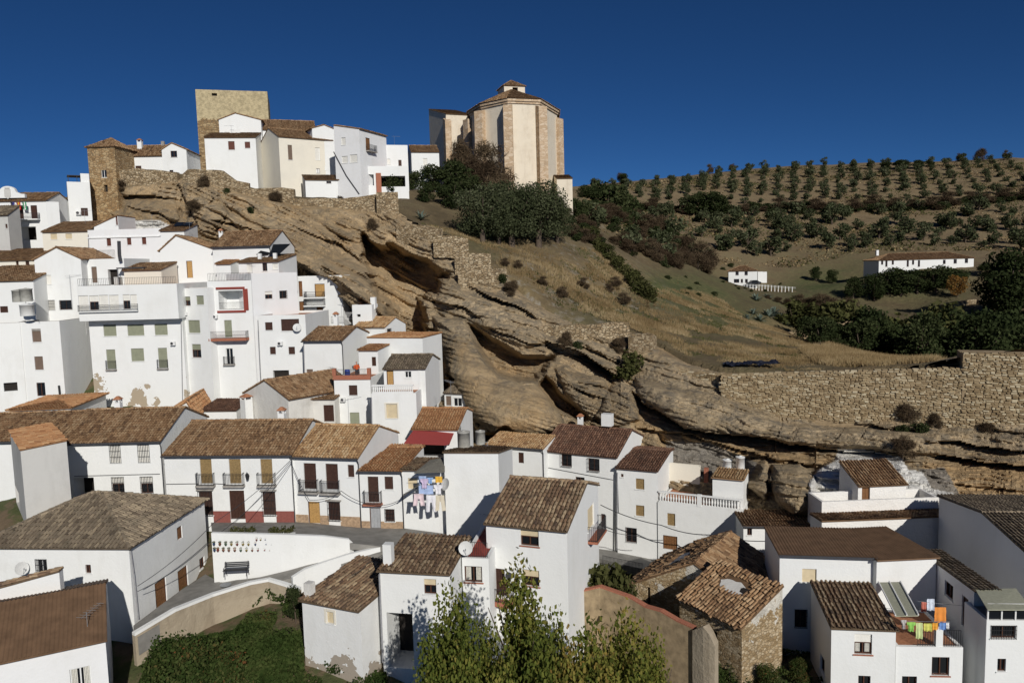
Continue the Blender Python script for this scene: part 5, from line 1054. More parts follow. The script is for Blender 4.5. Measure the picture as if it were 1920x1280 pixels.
J2c = H('J2c', 'hilltop_house', 'long low house of which mainly the brown roof shows below the castle', (490, 242, 152), 18, 592, 275, D=8, roof=('gx', 226), tile='brown')
J6 = H('J6', 'hilltop_house', 'white flat-fronted house with a long parapet above the olive trees', (712, 272, 145), 14, 764, 335, D=8, roof=('flat', .9), wins=[('f', 722, 298, 732, 308, 'sw'), ('f', 747, 300, 753, 312, 'd')])
J6b = H('J6b', 'hilltop_terrace', 'white terrace on a brick pier over a dark undercroft', (676, 312, 139), 10, 765, 350, D=5, roof=('flat', .7), cat='terrace', wins=[('f', 683, 327, 701, 348, 'v', dict(dep=3)), ('f', 708, 330, 760, 350, 'v', dict(dep=3))])
J6b.box('brick_pier', 'brick', (2.6, -.3, -2), (3.5, .25, J6b.h - 1.2))
J7 = H('J7', 'hilltop_house', 'white house with a plain brown roof next to the church', (771, 284, 152), 12, 823, 332, D=8, roof=('gx', 273), tile='brown', wins=[('f', 793, 297, 801, 310, 'sw')])
# ---- across the ravine
R1 = H('R1', 'villa', 'two-storey white villa with a hipped brown roof on the far bank', (1366, 508, 238), -14, 1420, 540, D=7.5, roof=('hip', 498, 3.5), tile='brown', wins=[('f', 1379, 509, 1385, 516, 'w'), ('f', 1396, 509, 1402, 516, 'w'), ('f', 1376, 523, 1386, 530, 'w'), ('f', 1389, 523, 1393, 530, 'w'), ('f', 1397, 523, 1402, 530, 'w')])
R1b = H('R1b', 'x', 'x', (1421, 510, 245), -8, 1438, 535, D=6, roof=('flat', .2)); merge(R1, R1b)
R2 = H('R2', 'farmhouse', 'long low white farmhouse with a shallow tiled roof on the olive hillside', (1648, 487.5, 224), 2, 1826, 506, D=9, roof=('hip', 474, 5), tile='brown', wins=[('f', x, 488, x + 4, 500 if i % 2 else 496, 'w') for i, x in enumerate((1652, 1660, 1672, 1700, 1710, 1721))] + [('f', 1768, 487, 1773, 495, 'w'), ('f', 1788, 486, 1794, 494, 'w'), ('f', 1809, 485, 1815, 493, 'w')])
R2.chimney(2, 5, .7, 1.0, R2.h + 1.9, 'white', cap=False)

for h_, pts in ((G2, [(340, 602), (343, 760)]), (G3, [(339, 560), (343, 760)]), (G4, [(389, 560), (396, 760)]), (H1, [(484, 600), (490, 720)]), (H4, [(697, 745), (699, 840)]), (I4, [(166, 440), (168, 492)]), (H2, [(570, 645), (573, 745)]), (C2, [(712, 1075), (719, 1240)]), (D2, [(1158, 885), (1157, 1030)])): h_.pipe('f', pts, 'zinc', .06)
G4.aircon('f', 400, 590, 409, 597); G2.aircon('f', 321, 640, 330, 647); H1.aircon('f', 522, 640, 531, 647); G3.aircon('f', 346, 585, 352, 591); H3.aircon('f', 640, 745, 649, 752)
for h_, x, y, z in ((H4, 3.5, 6, 5.2), (G5, 3, 3, G5.h + 1.5), (I4, 7, 4, I4.h), (G4, 4, 4, G4.h), (H2, 3, 4.4, H2.h + 1.6), (A4, 3, 5, A4.h + 1.8), (J3, 4, 4, J3.h + .6), (J6, 3, 3, J6.h), (I2, 4, 4, I2.h + 1.0), (H5, 3, 4, H5.h + 1.8)): h_.aerial(x, y, z, 2.2, random.uniform(0, 3))
for h_, x, y, z, w_ in ((A3, 8, 6.5, A3.h + 1.4, .6), (A2, 2.5, 6, A2.h + 1.6, .55), (H2, 2, 5, H2.h + 1.5, .5), (G5, 6.5, 5, G5.h + 1.4, .5), (J2c, 4, 4.5, J2c.h + 1.2, .6), (D1, 2, 6, D1.h + 1.4, .5)): h_.chimney(x, y, w_, .8, z, 'white2')
castle = H('castle', 'castle_keep', 'square stone castle keep with paler plaster along its top', (366, 168, 163), 15, 501, 300, D=13, roof=('flat', .15, 'concrete', 'castle'), mat='castle', cat='castle', wins=[('f', 397, 175, 407, 180, 'v', dict(dep=.5))])
T1 = H('T1', 'stone_tower', 'ochre stone tower with a low tiled cap and one white-silled window', (163, 275, 129), -5, 214, 395, D=6.2, roof=('hip', 259, 2.8), tile='brown', mat='tower', cat='tower', wins=[('f', 190, 319, 200, 333, 'ww', dict(sill='cream')), ('f', 195, 347, 202, 360, 'v', dict(dep=.4))])
# ---- church
zc = at(955, 190, 169)[2]; zbse = at(1000, 402, 168)[2] - 3
def plan(px, Y): d = ray(px, 300); return np.array([d[0] / d[1] * Y, Y])
PL = [plan(884, 182), plan(906, 174), plan(955, 169), plan(1014, 171), plan(1046, 183), plan(1046, 197), plan(884, 199)]
cen = sum(PL) / len(PL); ch = empty('church', (cen[0], cen[1], zbse), 0, 'tall buttressed cream church apse with a square tiled lantern on the hilltop', 'church')
L2 = [p - cen for p in PL]; hgt = zc - zbse
def prism(mb, P, z0, z1, mi=0, cap=True):
    n = len(P)
    for i in range(n): a, b = P[i], P[(i + 1) % n]; mb.poly([(a[0], a[1], z0), (b[0], b[1], z0), (b[0], b[1], z1), (a[0], a[1], z1)], mi)
    if cap: mb.poly([(p[0], p[1], z1) for p in P], mi)
mb = MB(); prism(mb, L2, -3, hgt); mb.build('wall', M['chcream'], ch)
def scaled(P, d):
    out = []; n = len(P)
    for i in range(n):
        p = P[i]; v = p / np.linalg.norm(p); out.append(p + v * d)
    return out
mb = MB(); prism(mb, scaled(L2, .55), hgt, hgt + .55); prism(mb, scaled(L2, .3), hgt - .45, hgt, cap=False); mb.build('cornice', M['chstone'], ch)
apex = np.array([0, 0, hgt + .55 + 4.8]); mb = MB(); Q_ = scaled(L2, .75); parts = []
for i in range(len(Q_)):
    a, b = Q_[i], Q_[(i + 1) % len(Q_)]; A3_ = np.array([a[0], a[1], hgt + .56]); B3_ = np.array([b[0], b[1], hgt + .56]); mb.poly([A3_, B3_, apex])
    U = B3_ - A3_; Wd = np.linalg.norm(U); u = U / Wd; Vp = apex - A3_; t = Vp @ u; Vv = Vp - u * t; Ld = np.linalg.norm(Vv)
    parts.append(tile_arrays(A3_, U, Vv, .3, .5, [(0, 0), (Wd, 0), (t, Ld)])); parts.append(ridge_arrays(A3_ + [0, 0, .05], apex))
ro = mb.build('roof', TB['brown'], ch); v, f, t = join_arrays(parts); o = link('roof_tiles', np_mesh('roof_tiles', v, f, False, [('tint', 'POINT', t)]), T['brown'], ro); o['kind'] = 'stuff'
def buttress(p, direction, w_, d_, z1, name='buttress'):
    d = np.array(direction, float); d /= np.linalg.norm(d); s = np.array([-d[1], d[0]]); a = p - d * .8 - s * w_ / 2; b = p - d * .8 + s * w_ / 2; e = d * (d_ + .8); mb = MB()
    mb.hexa([(*(a), -3), (*(a + e), -3), (*(b + e), -3), (*(b), -3), (*(a), z1), (*(a + e), z1 - .7), (*(b + e), z1 - .7), (*(b), z1)]); mb.build(name, M['chstone'], ch)
buttress(L2[0], (-.8, -.6), 2.0, 1.4, hgt - .6); buttress(L2[1], (-.45, -.9), 1.9, 1.8, hgt - .5); buttress(L2[2], (-.05, -1), 1.9, 2.0, hgt - .5); buttress(L2[3], (.3, -.95), 1.9, 2.0, hgt - .5); buttress(L2[4], (.75, -.65), 1.6, 1.2, hgt - .8)
lant = H('lant', 'x', 'x', (945, 159, 181), 16, 984, 186, D=5.4, roof=('hip', 151, 2.6), tile='brown', mat='chcream', wins=[('f', 961, 164, 971, 173, 'v', dict(dep=.8))])
nav = H('nav', 'x', 'x', (836, 213, 186), 22, 888, 345, D=14, roof=('mono', 206), tile='brown', mat='chcream', skirt=5)
ann = H('ann', 'x', 'x', (1044, 334, 174), 4, 1073, 395, D=6, roof=('mono', 328), tile='brown', mat='chcream', skirt=5, wins=[('f', 1047, 371, 1055, 381, 'w')])
ann2 = H('ann2', 'x', 'x', (850, 312, 176), 10, 900, 345, D=5, roof=('mono', 290), tile='brown', mat='chcream', skirt=5)
class _R: pass
cr = _R(); cr.root = ch
for q in (lant, nav, ann, ann2): merge(cr, q)
for h_, x0 in ((nav, 836),):
    p = h_.O[:2] - cen + h_.U[:2] * (.2 if x0 == 836 else h_.W * .62); buttress(p, (.35, -.93), 1.5, 1.0, h_.O[2] + h_.h - zbse - 1.0)
# ---- rubble retaining walls and terraces along the rim
def wall_path(name, label, pts, mat='rubble', thick=.8, down=3.0, cat='wall', cap=None, rag=.15, extra=None, group=None):
    """pts: (px, py of the top, Y[, height])"""
    P = [at(*p[:3]) for p in pts]; Hh = [p[3] if len(p) > 3 else down for p in pts]; o = P[0].copy(); o[2] -= Hh[0]
    fine = []; hf = []
    for (a, b), (ha, hb) in zip(zip(P, P[1:]), zip(Hh, Hh[1:])):
        n = max(1, int(np.linalg.norm((b - a)[:2]) / 1.2))
        for i in range(n): t = i / n; fine.append(a + (b - a) * t); hf.append(ha + (hb - ha) * t)
    fine.append(P[-1]); hf.append(Hh[-1]); mb = MB(); n = len(fine); tops = []
    for i, p in enumerate(fine):
        d = fine[min(i + 1, n - 1)] - fine[max(i - 1, 0)]; d[2] = 0; d /= np.linalg.norm(d); nb = np.array([-d[1], d[0], 0]); j = RNG.uniform(-rag, rag * .5); q = p - o
        tops.append((q + [0, 0, j], q + nb * thick + [0, 0, j], q - [0, 0, hf[i]], q + nb * thick - [0, 0, hf[i]]))
    for a, b in zip(tops, tops[1:]): mb.hexa([a[2], b[2], b[3], a[3], a[0], b[0], b[1], a[1]])
    ob = mb.build(name, M[mat], None, tuple(o)); tag(ob, label, cat, group)
    if cap:
        cb = MB()
        for a, b in zip(tops, tops[1:]):
            e = np.array([0, 0, cap[1]]); cb.hexa([a[0] + [0, 0, .003], b[0] + [0, 0, .003], b[1] + [0, 0, .003], a[1] + [0, 0, .003], a[0] + e, b[0] + e, b[1] + e, a[1] + e])
        cb.build('coping', M[cap[0]], ob)
    return ob
wall_path('rubble_wall', 'rubble retaining wall below the long low hilltop house', [(222, 317, 129.5, 4), (260, 315, 129.5, 4), (332, 322, 129, 3.5)])
wall_path('rubble_wall', 'pale brown rubble wall bulging below the castle houses', [(342, 326, 127.5, 5), (352, 317, 127, 6), (415, 318, 127, 6), (440, 338, 126.5, 5), (466, 342, 126.5, 4)])
wall_path('rubble_wall', 'stepped rubble wall under the cream hilltop house', [(466, 352, 126.5, 4.5), (528, 352, 126, 4.5), (551, 354, 126, 5), (552, 373, 126, 3.5), (640, 372, 125.5, 3.5), (704, 364, 125, 4.5)])
pil = H('pil', 'stone_bastion', 'square stone bastion at the end of the hilltop retaining wall', (705, 361, 123.5), 8, 746, 436, D=4, roof=('flat', .02, 'concrete', 'rubble'), mat='rubble', cat='bastion')
wall_path('rubble_wall', 'low crumbling terrace wall beside the hilltop bastion', [(742, 422, 118, 2.8), (790, 420, 116, 3.2), (824, 428, 114.5, 3.4)])
wall_path('rubble_wall', 'second rubble terrace step down the cliff rim', [(812, 444, 113, 3.0), (842, 441, 112.5, 3.2), (878, 446, 113, 3.4)])
wall_path('rubble_wall', 'third rubble terrace step with a lit end face', [(852, 476, 110.5, 3), (892, 473, 110, 3.2), (920, 475, 111, 3)])
wall_path('rubble_wall', 'square rubble terrace above the layered grey rock', [(858, 503, 108, 3.4), (922, 500, 107, 3.6), (926, 502, 107, 3.6), (950, 504, 109, 3.4)])
wall_path('rubble_wall', 'rubble wall remnant across the middle of the grass slope', [(1005, 611, 99.5, 3.5), (1080, 608, 97.8, 4), (1180, 604, 97.8, 4)])
wall_path('rubble_wall', 'rubble wall corner jutting from the slope above a bush', [(1178, 626, 96, 5), (1222, 624, 94.5, 5), (1231, 628, 96, 4.5)])
wall_path('rubble_wall', 'broken low wall below the jutting corner', [(1228, 682, 93, 2.5), (1290, 690, 90.5, 3), (1352, 700, 87, 4)])
# ---- long stone wall: single stones
def stone_mesh(k):
    rg = np.random.default_rng(100 + k); w_, h_, d_ = 1.0, 1.0, 1.0
    f = np.array([[-.5, 0, -.5], [.5, 0, -.5], [.5, 0, .5], [-.5, 0, .5]]) * .98; g_ = np.array([[-.40, -1, -.34], [.40, -1, -.34], [.40, -1, .34], [-.40, -1, .34]]) + rg.uniform(-.09, .09, (4, 3)) * [1, 1.6, 1]
    f = f + rg.uniform(-.04, .04, (4, 3)) * [1, 0, 1]; return np.concatenate([f, g_])
STF = [(4, 5, 6, 7), (0, 1, 5, 4), (1, 2, 6, 5), (2, 3, 7, 6), (3, 0, 4, 7)]
STV = [stone_mesh(k) for k in range(10)]; STM = []
for v in STV:
    me = bpy.data.meshes.new('stone'); me.from_pydata([tuple(p) for p in v], [], STF); me.materials.append(M['stone']); me.update(); STM.append(me)
def laid_wall(name, label, a, b, Ha, Hb, thick=1.4, singles=300, sz=(.26, .66), hz=(.13, .27)):
    """wall from pixel top a to b, with courses of separate stones on its front"""
    p, q = at(*a), at(*b); L = np.linalg.norm((q - p)[:2]); u = (q - p) / L; u2 = u.copy(); u2[2] = 0; u2 /= np.linalg.norm(u2); nb = np.array([-u2[1], u2[0], 0]); root = empty(name, (p[0], p[1], p[2] - Ha), atan2(u2[1], u2[0]), label, 'wall')
    sl = (q[2] - p[2]) / L; mb = MB(); mb.hexa([(0, 0, -.5), (L, 0, Ha + sl * L - Hb - .5), (L, thick, Ha + sl * L - Hb - .5), (0, thick, -.5), (0, 0, Ha), (L, 0, Ha + sl * L), (L, thick, Ha + sl * L), (0, thick, Ha)]); mb.build('wall_core', M['mortar'], root)
    st = []; x0 = -.2
    while x0 < L:                                   # patches of masonry, each with its own coursing
        x1 = x0 + random.uniform(1.3, 3.2); z = -.2 + random.uniform(-.2, 0)
        while z < Ha + max(0, sl * L) + .3:
            hh = random.uniform(*hz); x = x0 + random.uniform(-.2, 0)
            while x < x1:
                w_ = random.uniform(*sz) * (1.35 if random.random() < .12 else 1); cx, cz = x + w_ / 2, z + hh / 2 + random.uniform(-.05, .05)
                tz = Ha + sl * cx; bz = (Ha + sl * L - Hb) * cx / L
                if 0 < cx < L and cz < tz + .04 and cz > bz - .3: st.append((cx, cz, w_ * random.uniform(.8, .97), hh * random.uniform(.7, .95), random.uniform(.04, .17), random.randrange(10)))
                x += w_
            z += hh
        x0 = x1
    # top course: capping stones seen from above
    x = 0
    while x < L:
        w_ = random.uniform(.4, .8); cx = x + w_ / 2
        for row in range(3):
            st.append((cx, None, w_ * .94, .42, random.uniform(.06, .14), random.randrange(10), .25 + row * .45, Ha + sl * cx))
        x += w_
    order = sorted(range(len(st)), key=lambda i: -st[i][2] * st[i][3]); vs, fs, ts, n = [], [], [], 0
    for r_, i in enumerate(order):
        s_ = st[i]
        if r_ < singles:
            o = bpy.data.objects.new('stone', STM[s_[5]]); COL.objects.link(o); o.parent = root
            if s_[1] is not None: o.location = (s_[0], .0, s_[1]); o.scale = (s_[2], s_[4], s_[3])
            else: o.location = (s_[0], s_[6], s_[7]); o.scale = (s_[2], s_[4], s_[3]); o.rotation_euler = (-pi / 2, 0, 0)
        else:
            v = STV[s_[5]] * [s_[2], s_[4], s_[3]]
            if s_[1] is None: v = np.stack([v[:, 0], v[:, 2], -v[:, 1]], 1) + [s_[0], s_[6], s_[7]]
            else: v = v + [s_[0], 0, s_[1]]
            vs.append(v); fs.append(np.array(STF) + n); ts.append(np.full(8, random.random())); n += 8
    if vs: o = link('stones', np_mesh('stones', np.concatenate(vs), np.concatenate(fs), False, [('tint', 'POINT', np.concatenate(ts))]), M['stone'], root); o['kind'] = 'stuff'
    return root
laid_wall('stone_wall', 'long coursed limestone wall on the cliff edge above the cave house', (1352, 704, 84.5), (1806, 692, 75.5), 4.2, 6.2)
laid_wall('stone_bastion', 'taller limestone bastion at the end of the long wall', (1806, 664, 75.4), (2010, 668, 72), 7.5, 7.8, thick=4, singles=160)
laid_wall('stone_wall', 'short limestone wall stub with a dark joint at its corner', (1226, 692, 91), (1349, 704, 86), 2.6, 3.8, thick=.8, singles=60)
# ================================================================ street, ramp, plaza wall
pw = wall_path('plaza_wall', 'white plaza wall hung with rows of small flower pots behind the bench', [(396, 1000, 56.5, 4.6), (524, 1003, 56.6, 4), (606, 1006, 56.9, 2.6), (655, 1012, 57.2, 1.6), (663, 1019, 57.6, 1)], 'white', .3, rag=0, cap=('white', .06))
rw = wall_path('ramp_wall', 'earthy ramp retaining wall with a white rounded coping', [(253, 1192, 48, 4), (330, 1146, 50.3, 3.6), (400, 1118, 52.7, 3.4), (470, 1096, 54.2, 3.2), (503, 1090, 54.5, 2.6), (530, 1098, 54.2, 2.2), (560, 1108, 53.8, 2)], 'rampearth', .35, rag=0, cap=('white', .2))
wall_path('ramp_wall', 'white parapet wall along the upper side of the ramp bend', [(549, 1083, 54.6, 1.6), (572, 1068, 55.2, 1.5), (610, 1054, 55.8, 1.3), (650, 1041, 56.4, 1.2), (700, 1029, 57.1, 1.2), (738, 1021, 57.6, 1.2)], 'white', .3, rag=0, cap=('white', .05))
gw = wall_path('garden_wall', 'long brown rendered garden wall with a brick-topped edge before the ruin', [(1068, 1112, 51.5, 6), (1125, 1104, 51.2, 7), (1180, 1120, 50, 7), (1300, 1174, 46.6, 7)], 'mortar', .4, rag=.22, cap=('brick', .1))
wall_path('garden_wall', 'broken mud wall stub with a doorway shadow beside the ruin', [(1298, 1176, 46.4, 8), (1318, 1172, 45.7, 8), (1330, 1182, 45.4, 8), (1340, 1210, 45.2, 7)], 'rampearth', .6, rag=.35)

# ---- walls and paths across the ravine
wall_path('field_wall', 'long shaded field wall below the villa and the farm', [(1492, 546, 227, 2.6), (1600, 562, 217, 2.6), (1690, 571, 210, 2.8), (1742, 584, 204, 2.8)], 'mortar', .5)
wall_path('ravine_wall', 'dark retaining wall of the path into the ravine', [(1482, 622, 142, 4), (1560, 608, 150, 5), (1630, 596, 152, 6)], 'mortar', .6)
wall_path('gate_wall', 'pale stone wall by the farm track gate', [(1770, 568, 196, 2), (1832, 560, 194, 2.4), (1870, 572, 188, 2)], 'rubble', .6)
# ================================================================ vegetation
def leaf_mat(name, cols, trans=.28):
    m = bpy.data.materials.new(name); m.use_nodes = True; nt = m.node_tree; nt.nodes.remove(nt.nodes['Principled BSDF']); out = nt.nodes['Material Output']
    t = attr(nt, 'tint'); oi = nn(nt, 'ObjectInfo'); f = math_(nt, 'ADD', math_(nt, 'MULTIPLY', t, .8), math_(nt, 'MULTIPLY', oi.outputs['Random'], .2), True)
    c = ramp(nt, f, [((i + .5) / len(cols), q) for i, q in enumerate(cols)]); d = nn(nt, 'BsdfDiffuse'); tr = nn(nt, 'BsdfTranslucent'); ms = nn(nt, 'MixShader'); ms.inputs[0].default_value = trans
    nt.links.new(c, d.inputs[0]); nt.links.new(c, tr.inputs[0]); nt.links.new(d.outputs[0], ms.inputs[1]); nt.links.new(tr.outputs[0], ms.inputs[2]); nt.links.new(ms.outputs[0], out.inputs[0]); return m
LM = dict(olive=leaf_mat('olive_leaves', [(.038, .048, .022), (.066, .078, .038), (.098, .11, .057), (.14, .15, .088)]),
          dark=leaf_mat('dark_leaves', [(.020, .028, .012), (.034, .046, .018), (.052, .066, .026), (.075, .085, .038)]),
          green=leaf_mat('green_leaves', [(.042, .048, .017), (.07, .075, .026), (.105, .105, .04), (.15, .14, .062)]),
          poplar=leaf_mat('poplar_leaves', [(.075, .10, .022), (.125, .155, .034), (.19, .205, .045), (.29, .255, .065), (.33, .21, .06)], .4),
          brown=leaf_mat('brown_twigs', [(.05, .034, .022), (.075, .052, .033), (.105, .075, .046), (.14, .105, .065)], .1),
          autumn=leaf_mat('autumn_leaves', [(.16, .07, .02), (.22, .11, .03), (.28, .15, .045), (.20, .14, .05)], .3),
          dry=leaf_mat('dry_stalks', [(.16, .11, .055), (.24, .17, .085), (.32, .24, .13), (.40, .31, .18)], .2),
          agave=leaf_mat('agave_leaves', [(.11, .15, .12), (.16, .205, .165), (.21, .255, .21)], .1),
          ivy=leaf_mat('ivy_leaves', [(.02, .034, .010), (.034, .055, .015), (.055, .08, .023), (.085, .10, .034), (.17, .075, .03)], .25))
M['bark'] = plain('bark', (.10, .075, .055), .95, .35, 6, bmp=.6)
def quads(C, size, rg, aspect=1.0, up=None, thin=.8):
    n = len(C); a = rg.normal(size=(n, 3)); a /= np.linalg.norm(a, axis=1)[:, None]; b = rg.normal(size=(n, 3))
    if up is not None: a = a * (1 - up) + np.array([0, 0, 1]) * up; a /= np.linalg.norm(a, axis=1)[:, None]
    b -= (a * b).sum(1)[:, None] * a; b /= np.linalg.norm(b, axis=1)[:, None]; s = (size * rg.uniform(.6, 1.35, n))[:, None] * .5
    V_ = np.stack([C - a * s * aspect, C - b * s * thin, C + a * s * aspect, C + b * s * thin], 1).reshape(-1, 3); return V_, np.arange(4 * n).reshape(-1, 4)
def cloud(cl, n, rg, shell=.5):
    """cl: (x,y,z,rx,ry,rz); points spread through the clusters, denser toward their skins"""
    cl = np.array(cl); w_ = cl[:, 3] * cl[:, 4] * cl[:, 5]; k = rg.choice(len(cl), n, p=w_ / w_.sum()); d = rg.normal(size=(n, 3)); d /= np.linalg.norm(d, axis=1)[:, None]
    r = shell + (1 - shell) * rg.random(n) ** .6; r *= rg.uniform(.8, 1.12, n); return cl[k, :3] + d * r[:, None] * cl[k, 3:], k
def tubes(L, n=6):
    vs, fs, c = [], [], 0
    for p, q, r0, r1 in L:
        mb = MB(); mb.tube(p, q, r0, r1, n, cap=False); vs.append(np.array(mb.v)); fs.append(np.array(mb.f) + c); c += len(mb.v)
    return np.concatenate(vs), np.concatenate(fs)
def limbs(h, spread, rg, n=5, r=.16, fork=.3):
    L = []; top = np.array([rg.normal(0, .1), rg.normal(0, .1), h * fork]); L.append(((0, 0, -.3), top, r * 1.25, r))
    for i in range(n):
        t = 2 * pi * (i + rg.random() * .6) / n; e = np.array([cos(t) * spread * rg.uniform(.4, .8), sin(t) * spread * rg.uniform(.4, .8), h * rg.uniform(.6, .92)]); mid = top + (e - top) * .5 + rg.normal(0, .12, 3)
        L.append((top, mid, r * .7, r * .45)); L.append((mid, e, r * .45, r * .15))
    return L
def tree_meshes(kind, h, wd, n, size, leaf, seed, ncl=12, aspect=1.2, low=.3, shell=.45, shape='round', trunk_r=.16, fork=.3, up=None, thin=.8):
    rg = np.random.default_rng(seed); cl = []
    for i in range(ncl):
        t = rg.random() * 2 * pi; zz = rg.random()
        if shape == 'round': rad = wd * .5 * sqrt(max(.05, 1 - (2 * zz - 1) ** 2 * .8)) * rg.uniform(.3, .8); s_ = wd * rg.uniform(.16, .28)
        elif shape == 'column': rad = wd * .5 * (1 - zz * .75) * rg.uniform(.2, .85); s_ = wd * rg.uniform(.13, .24)
        else: rad = wd * .5 * rg.uniform(.2, .85) * (1 - .5 * zz); s_ = wd * rg.uniform(.15, .26)
        zc_ = h * (low + (1 - low) * zz * .88 + .02); cl.append((rad * cos(t), rad * sin(t), zc_, s_, s_, s_ * (.8 if shape != 'column' else 1.7)))
    C, k = cloud(cl, n, rg, shell); C[:, 2] = np.maximum(C[:, 2], .05); lv, lf = quads(C, size, rg, aspect, up, thin); ct = rg.uniform(.15, .85, ncl); tint = np.clip(ct[k] * .55 + rg.random(n) * .45, 0, 1)
    tv, tf = tubes(limbs(h, wd * .5, rg, 5, trunk_r, fork)); return (lv, lf, np.repeat(tint, 4)), (tv, tf)
def tree_proto(name, label, leaf, parts=True, crown='crown', **kw):
    (lv, lf, ti), (tv, tf) = tree_meshes(name, leaf=leaf, **kw); 
    if parts:
        c = np_mesh('crown', lv, lf, False, [('tint', 'POINT', ti)]); c.materials.append(LM[leaf]); t = np_mesh('trunk', tv, tf, True); t.materials.append(M['bark']); return ('p', c, t)
    v = np.concatenate([tv, lv]); f = np.concatenate([tf, lf + len(tv)]); me = np_mesh(name, v, f, False, [('tint', 'POINT', np.concatenate([np.zeros(len(tv)), ti]))]); me.materials.append(M['bark']); me.materials.append(LM[leaf])
    mi = np.zeros(len(f), np.int32); mi[len(tf):] = 1; me.polygons.foreach_set('material_index', mi); return ('s', me)
def put(proto, name, loc, s=1.0, rz=None, label=None, cat='tree', group=None, sz=None):
    rz = random.random() * 6.28 if rz is None else rz
    if proto[0] == 's':
        o = bpy.data.objects.new(name, proto[1]); COL.objects.link(o); o.location = loc; o.rotation_euler = (0, 0, rz); o.scale = (s, s, sz or s); return tag(o, label, cat, group)
    e = empty(name, loc, rz, label, cat, group); e.scale = (s, s, sz or s)
    for nm, me in (('crown', proto[1]), ('trunk', proto[2])): o = bpy.data.objects.new(nm, me); COL.objects.link(o); o.parent = e
    return e
def zsurf(fn, x, y): return float(fn(np.array([x]), np.array([y]))[0])
# ---- olives on the far hill
OL = [tree_proto('olive_tree', '', 'olive', parts=False, h=3.6 + .25 * (k % 3), wd=4.3 + .35 * (k % 2), n=520, size=.46, seed=20 + k, ncl=11, low=.22, trunk_r=.15, fork=.22) for k in range(6)]
cnt = 0
def olive(px, py, s=1.0, lab=None, grp='olive trees in rows on the upper hill'):
    global cnt
    p = cast_up(px, py, 180., 520.)
    if p is None or p[1] < 175: return
    put(OL[random.randrange(6)], 'olive_tree', (p[0], p[1], p[2] - .1), s * random.uniform(.62, 1.3), None, lab or 'small round olive tree standing in the rows of the upper hillside', 'tree', grp); cnt += 1
for i in range(28):
    x = 1118 + 28.5 * i
    top = np.interp(x, [1100, 1200, 1300, 1400, 1500, 1700, 1900], [350, 341, 329, 318, 311, 307, 298]) + 3
    bot = np.interp(x, [1100, 1200, 1700, 1800, 1920], [368, 382, 384, 372, 352]); y = top; k = 0
    while y < bot:
        dx = (y - top) * np.interp(x, [1100, 1400, 1650, 1900], [-.12, -.06, .06, .9]); olive(x + dx + random.uniform(-3.5, 3.5), y + random.uniform(-2, 2), 1.0); y += 6.2 + .055 * (y - top) * 2; k += 1
def far_lower():
    pts = []
    rg = random.Random(4)
    for row, y in enumerate((402, 414, 427, 440, 453, 466, 478)):
        for x in range(1100 + (row % 2) * 19, 1925, 39):
            if rg.random() < .2: continue
            xx = x + rg.uniform(-11, 11); yy = y + rg.uniform(-5, 5) - (xx - 1500) * .02
            if 1640 < xx < 1835 and yy > 462: continue
            if xx < 1180 and yy > 430: continue
            pts.append((xx, yy))
    return pts
for x, y in far_lower(): olive(x, y, random.uniform(1.1, 1.6), 'olive tree with a shadow on the bare lower hillside', 'olive trees scattered on the lower hill')
print('olives', cnt)
# ---- bigger vegetation prototypes
def variants(name, leaf, k, **kw): return [tree_proto(name, '', leaf, seed=300 + hash_(name) + i, **kw) for i in range(k)]
def hash_(s): return sum(ord(c) for c in s) % 97
BIGO = variants('olive_big', 'olive', 3, h=6, wd=6.2, n=9000, size=.17, ncl=44, low=.26, trunk_r=.28, aspect=1.5, shell=.55)
DARK = variants('dark_tree', 'dark', 3, h=6, wd=5.5, n=3000, size=.32, ncl=22, low=.12, trunk_r=.2)
SHRUB = variants('shrub', 'dark', 3, parts=False, h=2.2, wd=3.0, n=900, size=.24, ncl=14, low=.05, trunk_r=.06, fork=.1, shape='bush')
GSHRUB = variants('gshrub', 'green', 3, parts=False, h=2.2, wd=3.0, n=1200, size=.22, ncl=14, low=.05, trunk_r=.06, fork=.1, shape='bush')
BROWN = variants('brown_shrub', 'brown', 3, parts=False, h=3.4, wd=3.8, n=3600, size=.5, ncl=20, low=.06, trunk_r=.07, aspect=1.3, shape='bush', shell=.1, thin=.10)
DRYB = variants('dry_bush', 'dry', 2, parts=False, h=1.0, wd=1.5, n=420, size=.3, ncl=8, low=.02, trunk_r=.03, aspect=1.5, shape='bush', shell=.1, fork=.1, thin=.12)
BANK = variants('bank', 'ivy', 3, parts=False, h=4.5, wd=5.0, n=7500, size=.19, ncl=34, low=.03, trunk_r=.08, fork=.1, shape='bush')
AUT = variants('autumn_tree', 'autumn', 1, h=5, wd=4.2, n=1800, size=.26, ncl=18, low=.25, trunk_r=.12)
PINE = variants('pine', 'dark', 1, h=11, wd=8, n=6000, size=.34, ncl=30, low=.22, trunk_r=.28, aspect=1.8)
def top_place(protos, name, label, L, cat='tree', group=None, y0=95, fn=None, base_h=None):
    """L: (px of centre, py of top, py of foot or None, Y or None)"""
    for i, t in enumerate(L):
        px, pt, pf, Y = t[:4]; lab = label[i % len(label)] if isinstance(label, list) else label
        if Y is None: p = cast_up(px, pf, y0, 520., fn)
        else:
            q = at(px, pf or pt, Y); p = np.array([q[0], Y, zsurf(fn or ground_up, q[0], Y)])
        if p is None: continue
        h = max(.4, at(px, pt, p[1])[2] - p[2]); pr = protos[i % len(protos)]; ref = base_h or {'p': 6.0, 's': 2.2}[pr[0]]
        s = h / ref; w_ = t[4] if len(t) > 4 else 1.0; put(pr, name, (p[0], p[1], p[2] - .1), s * w_, None, lab, cat, group, sz=s)
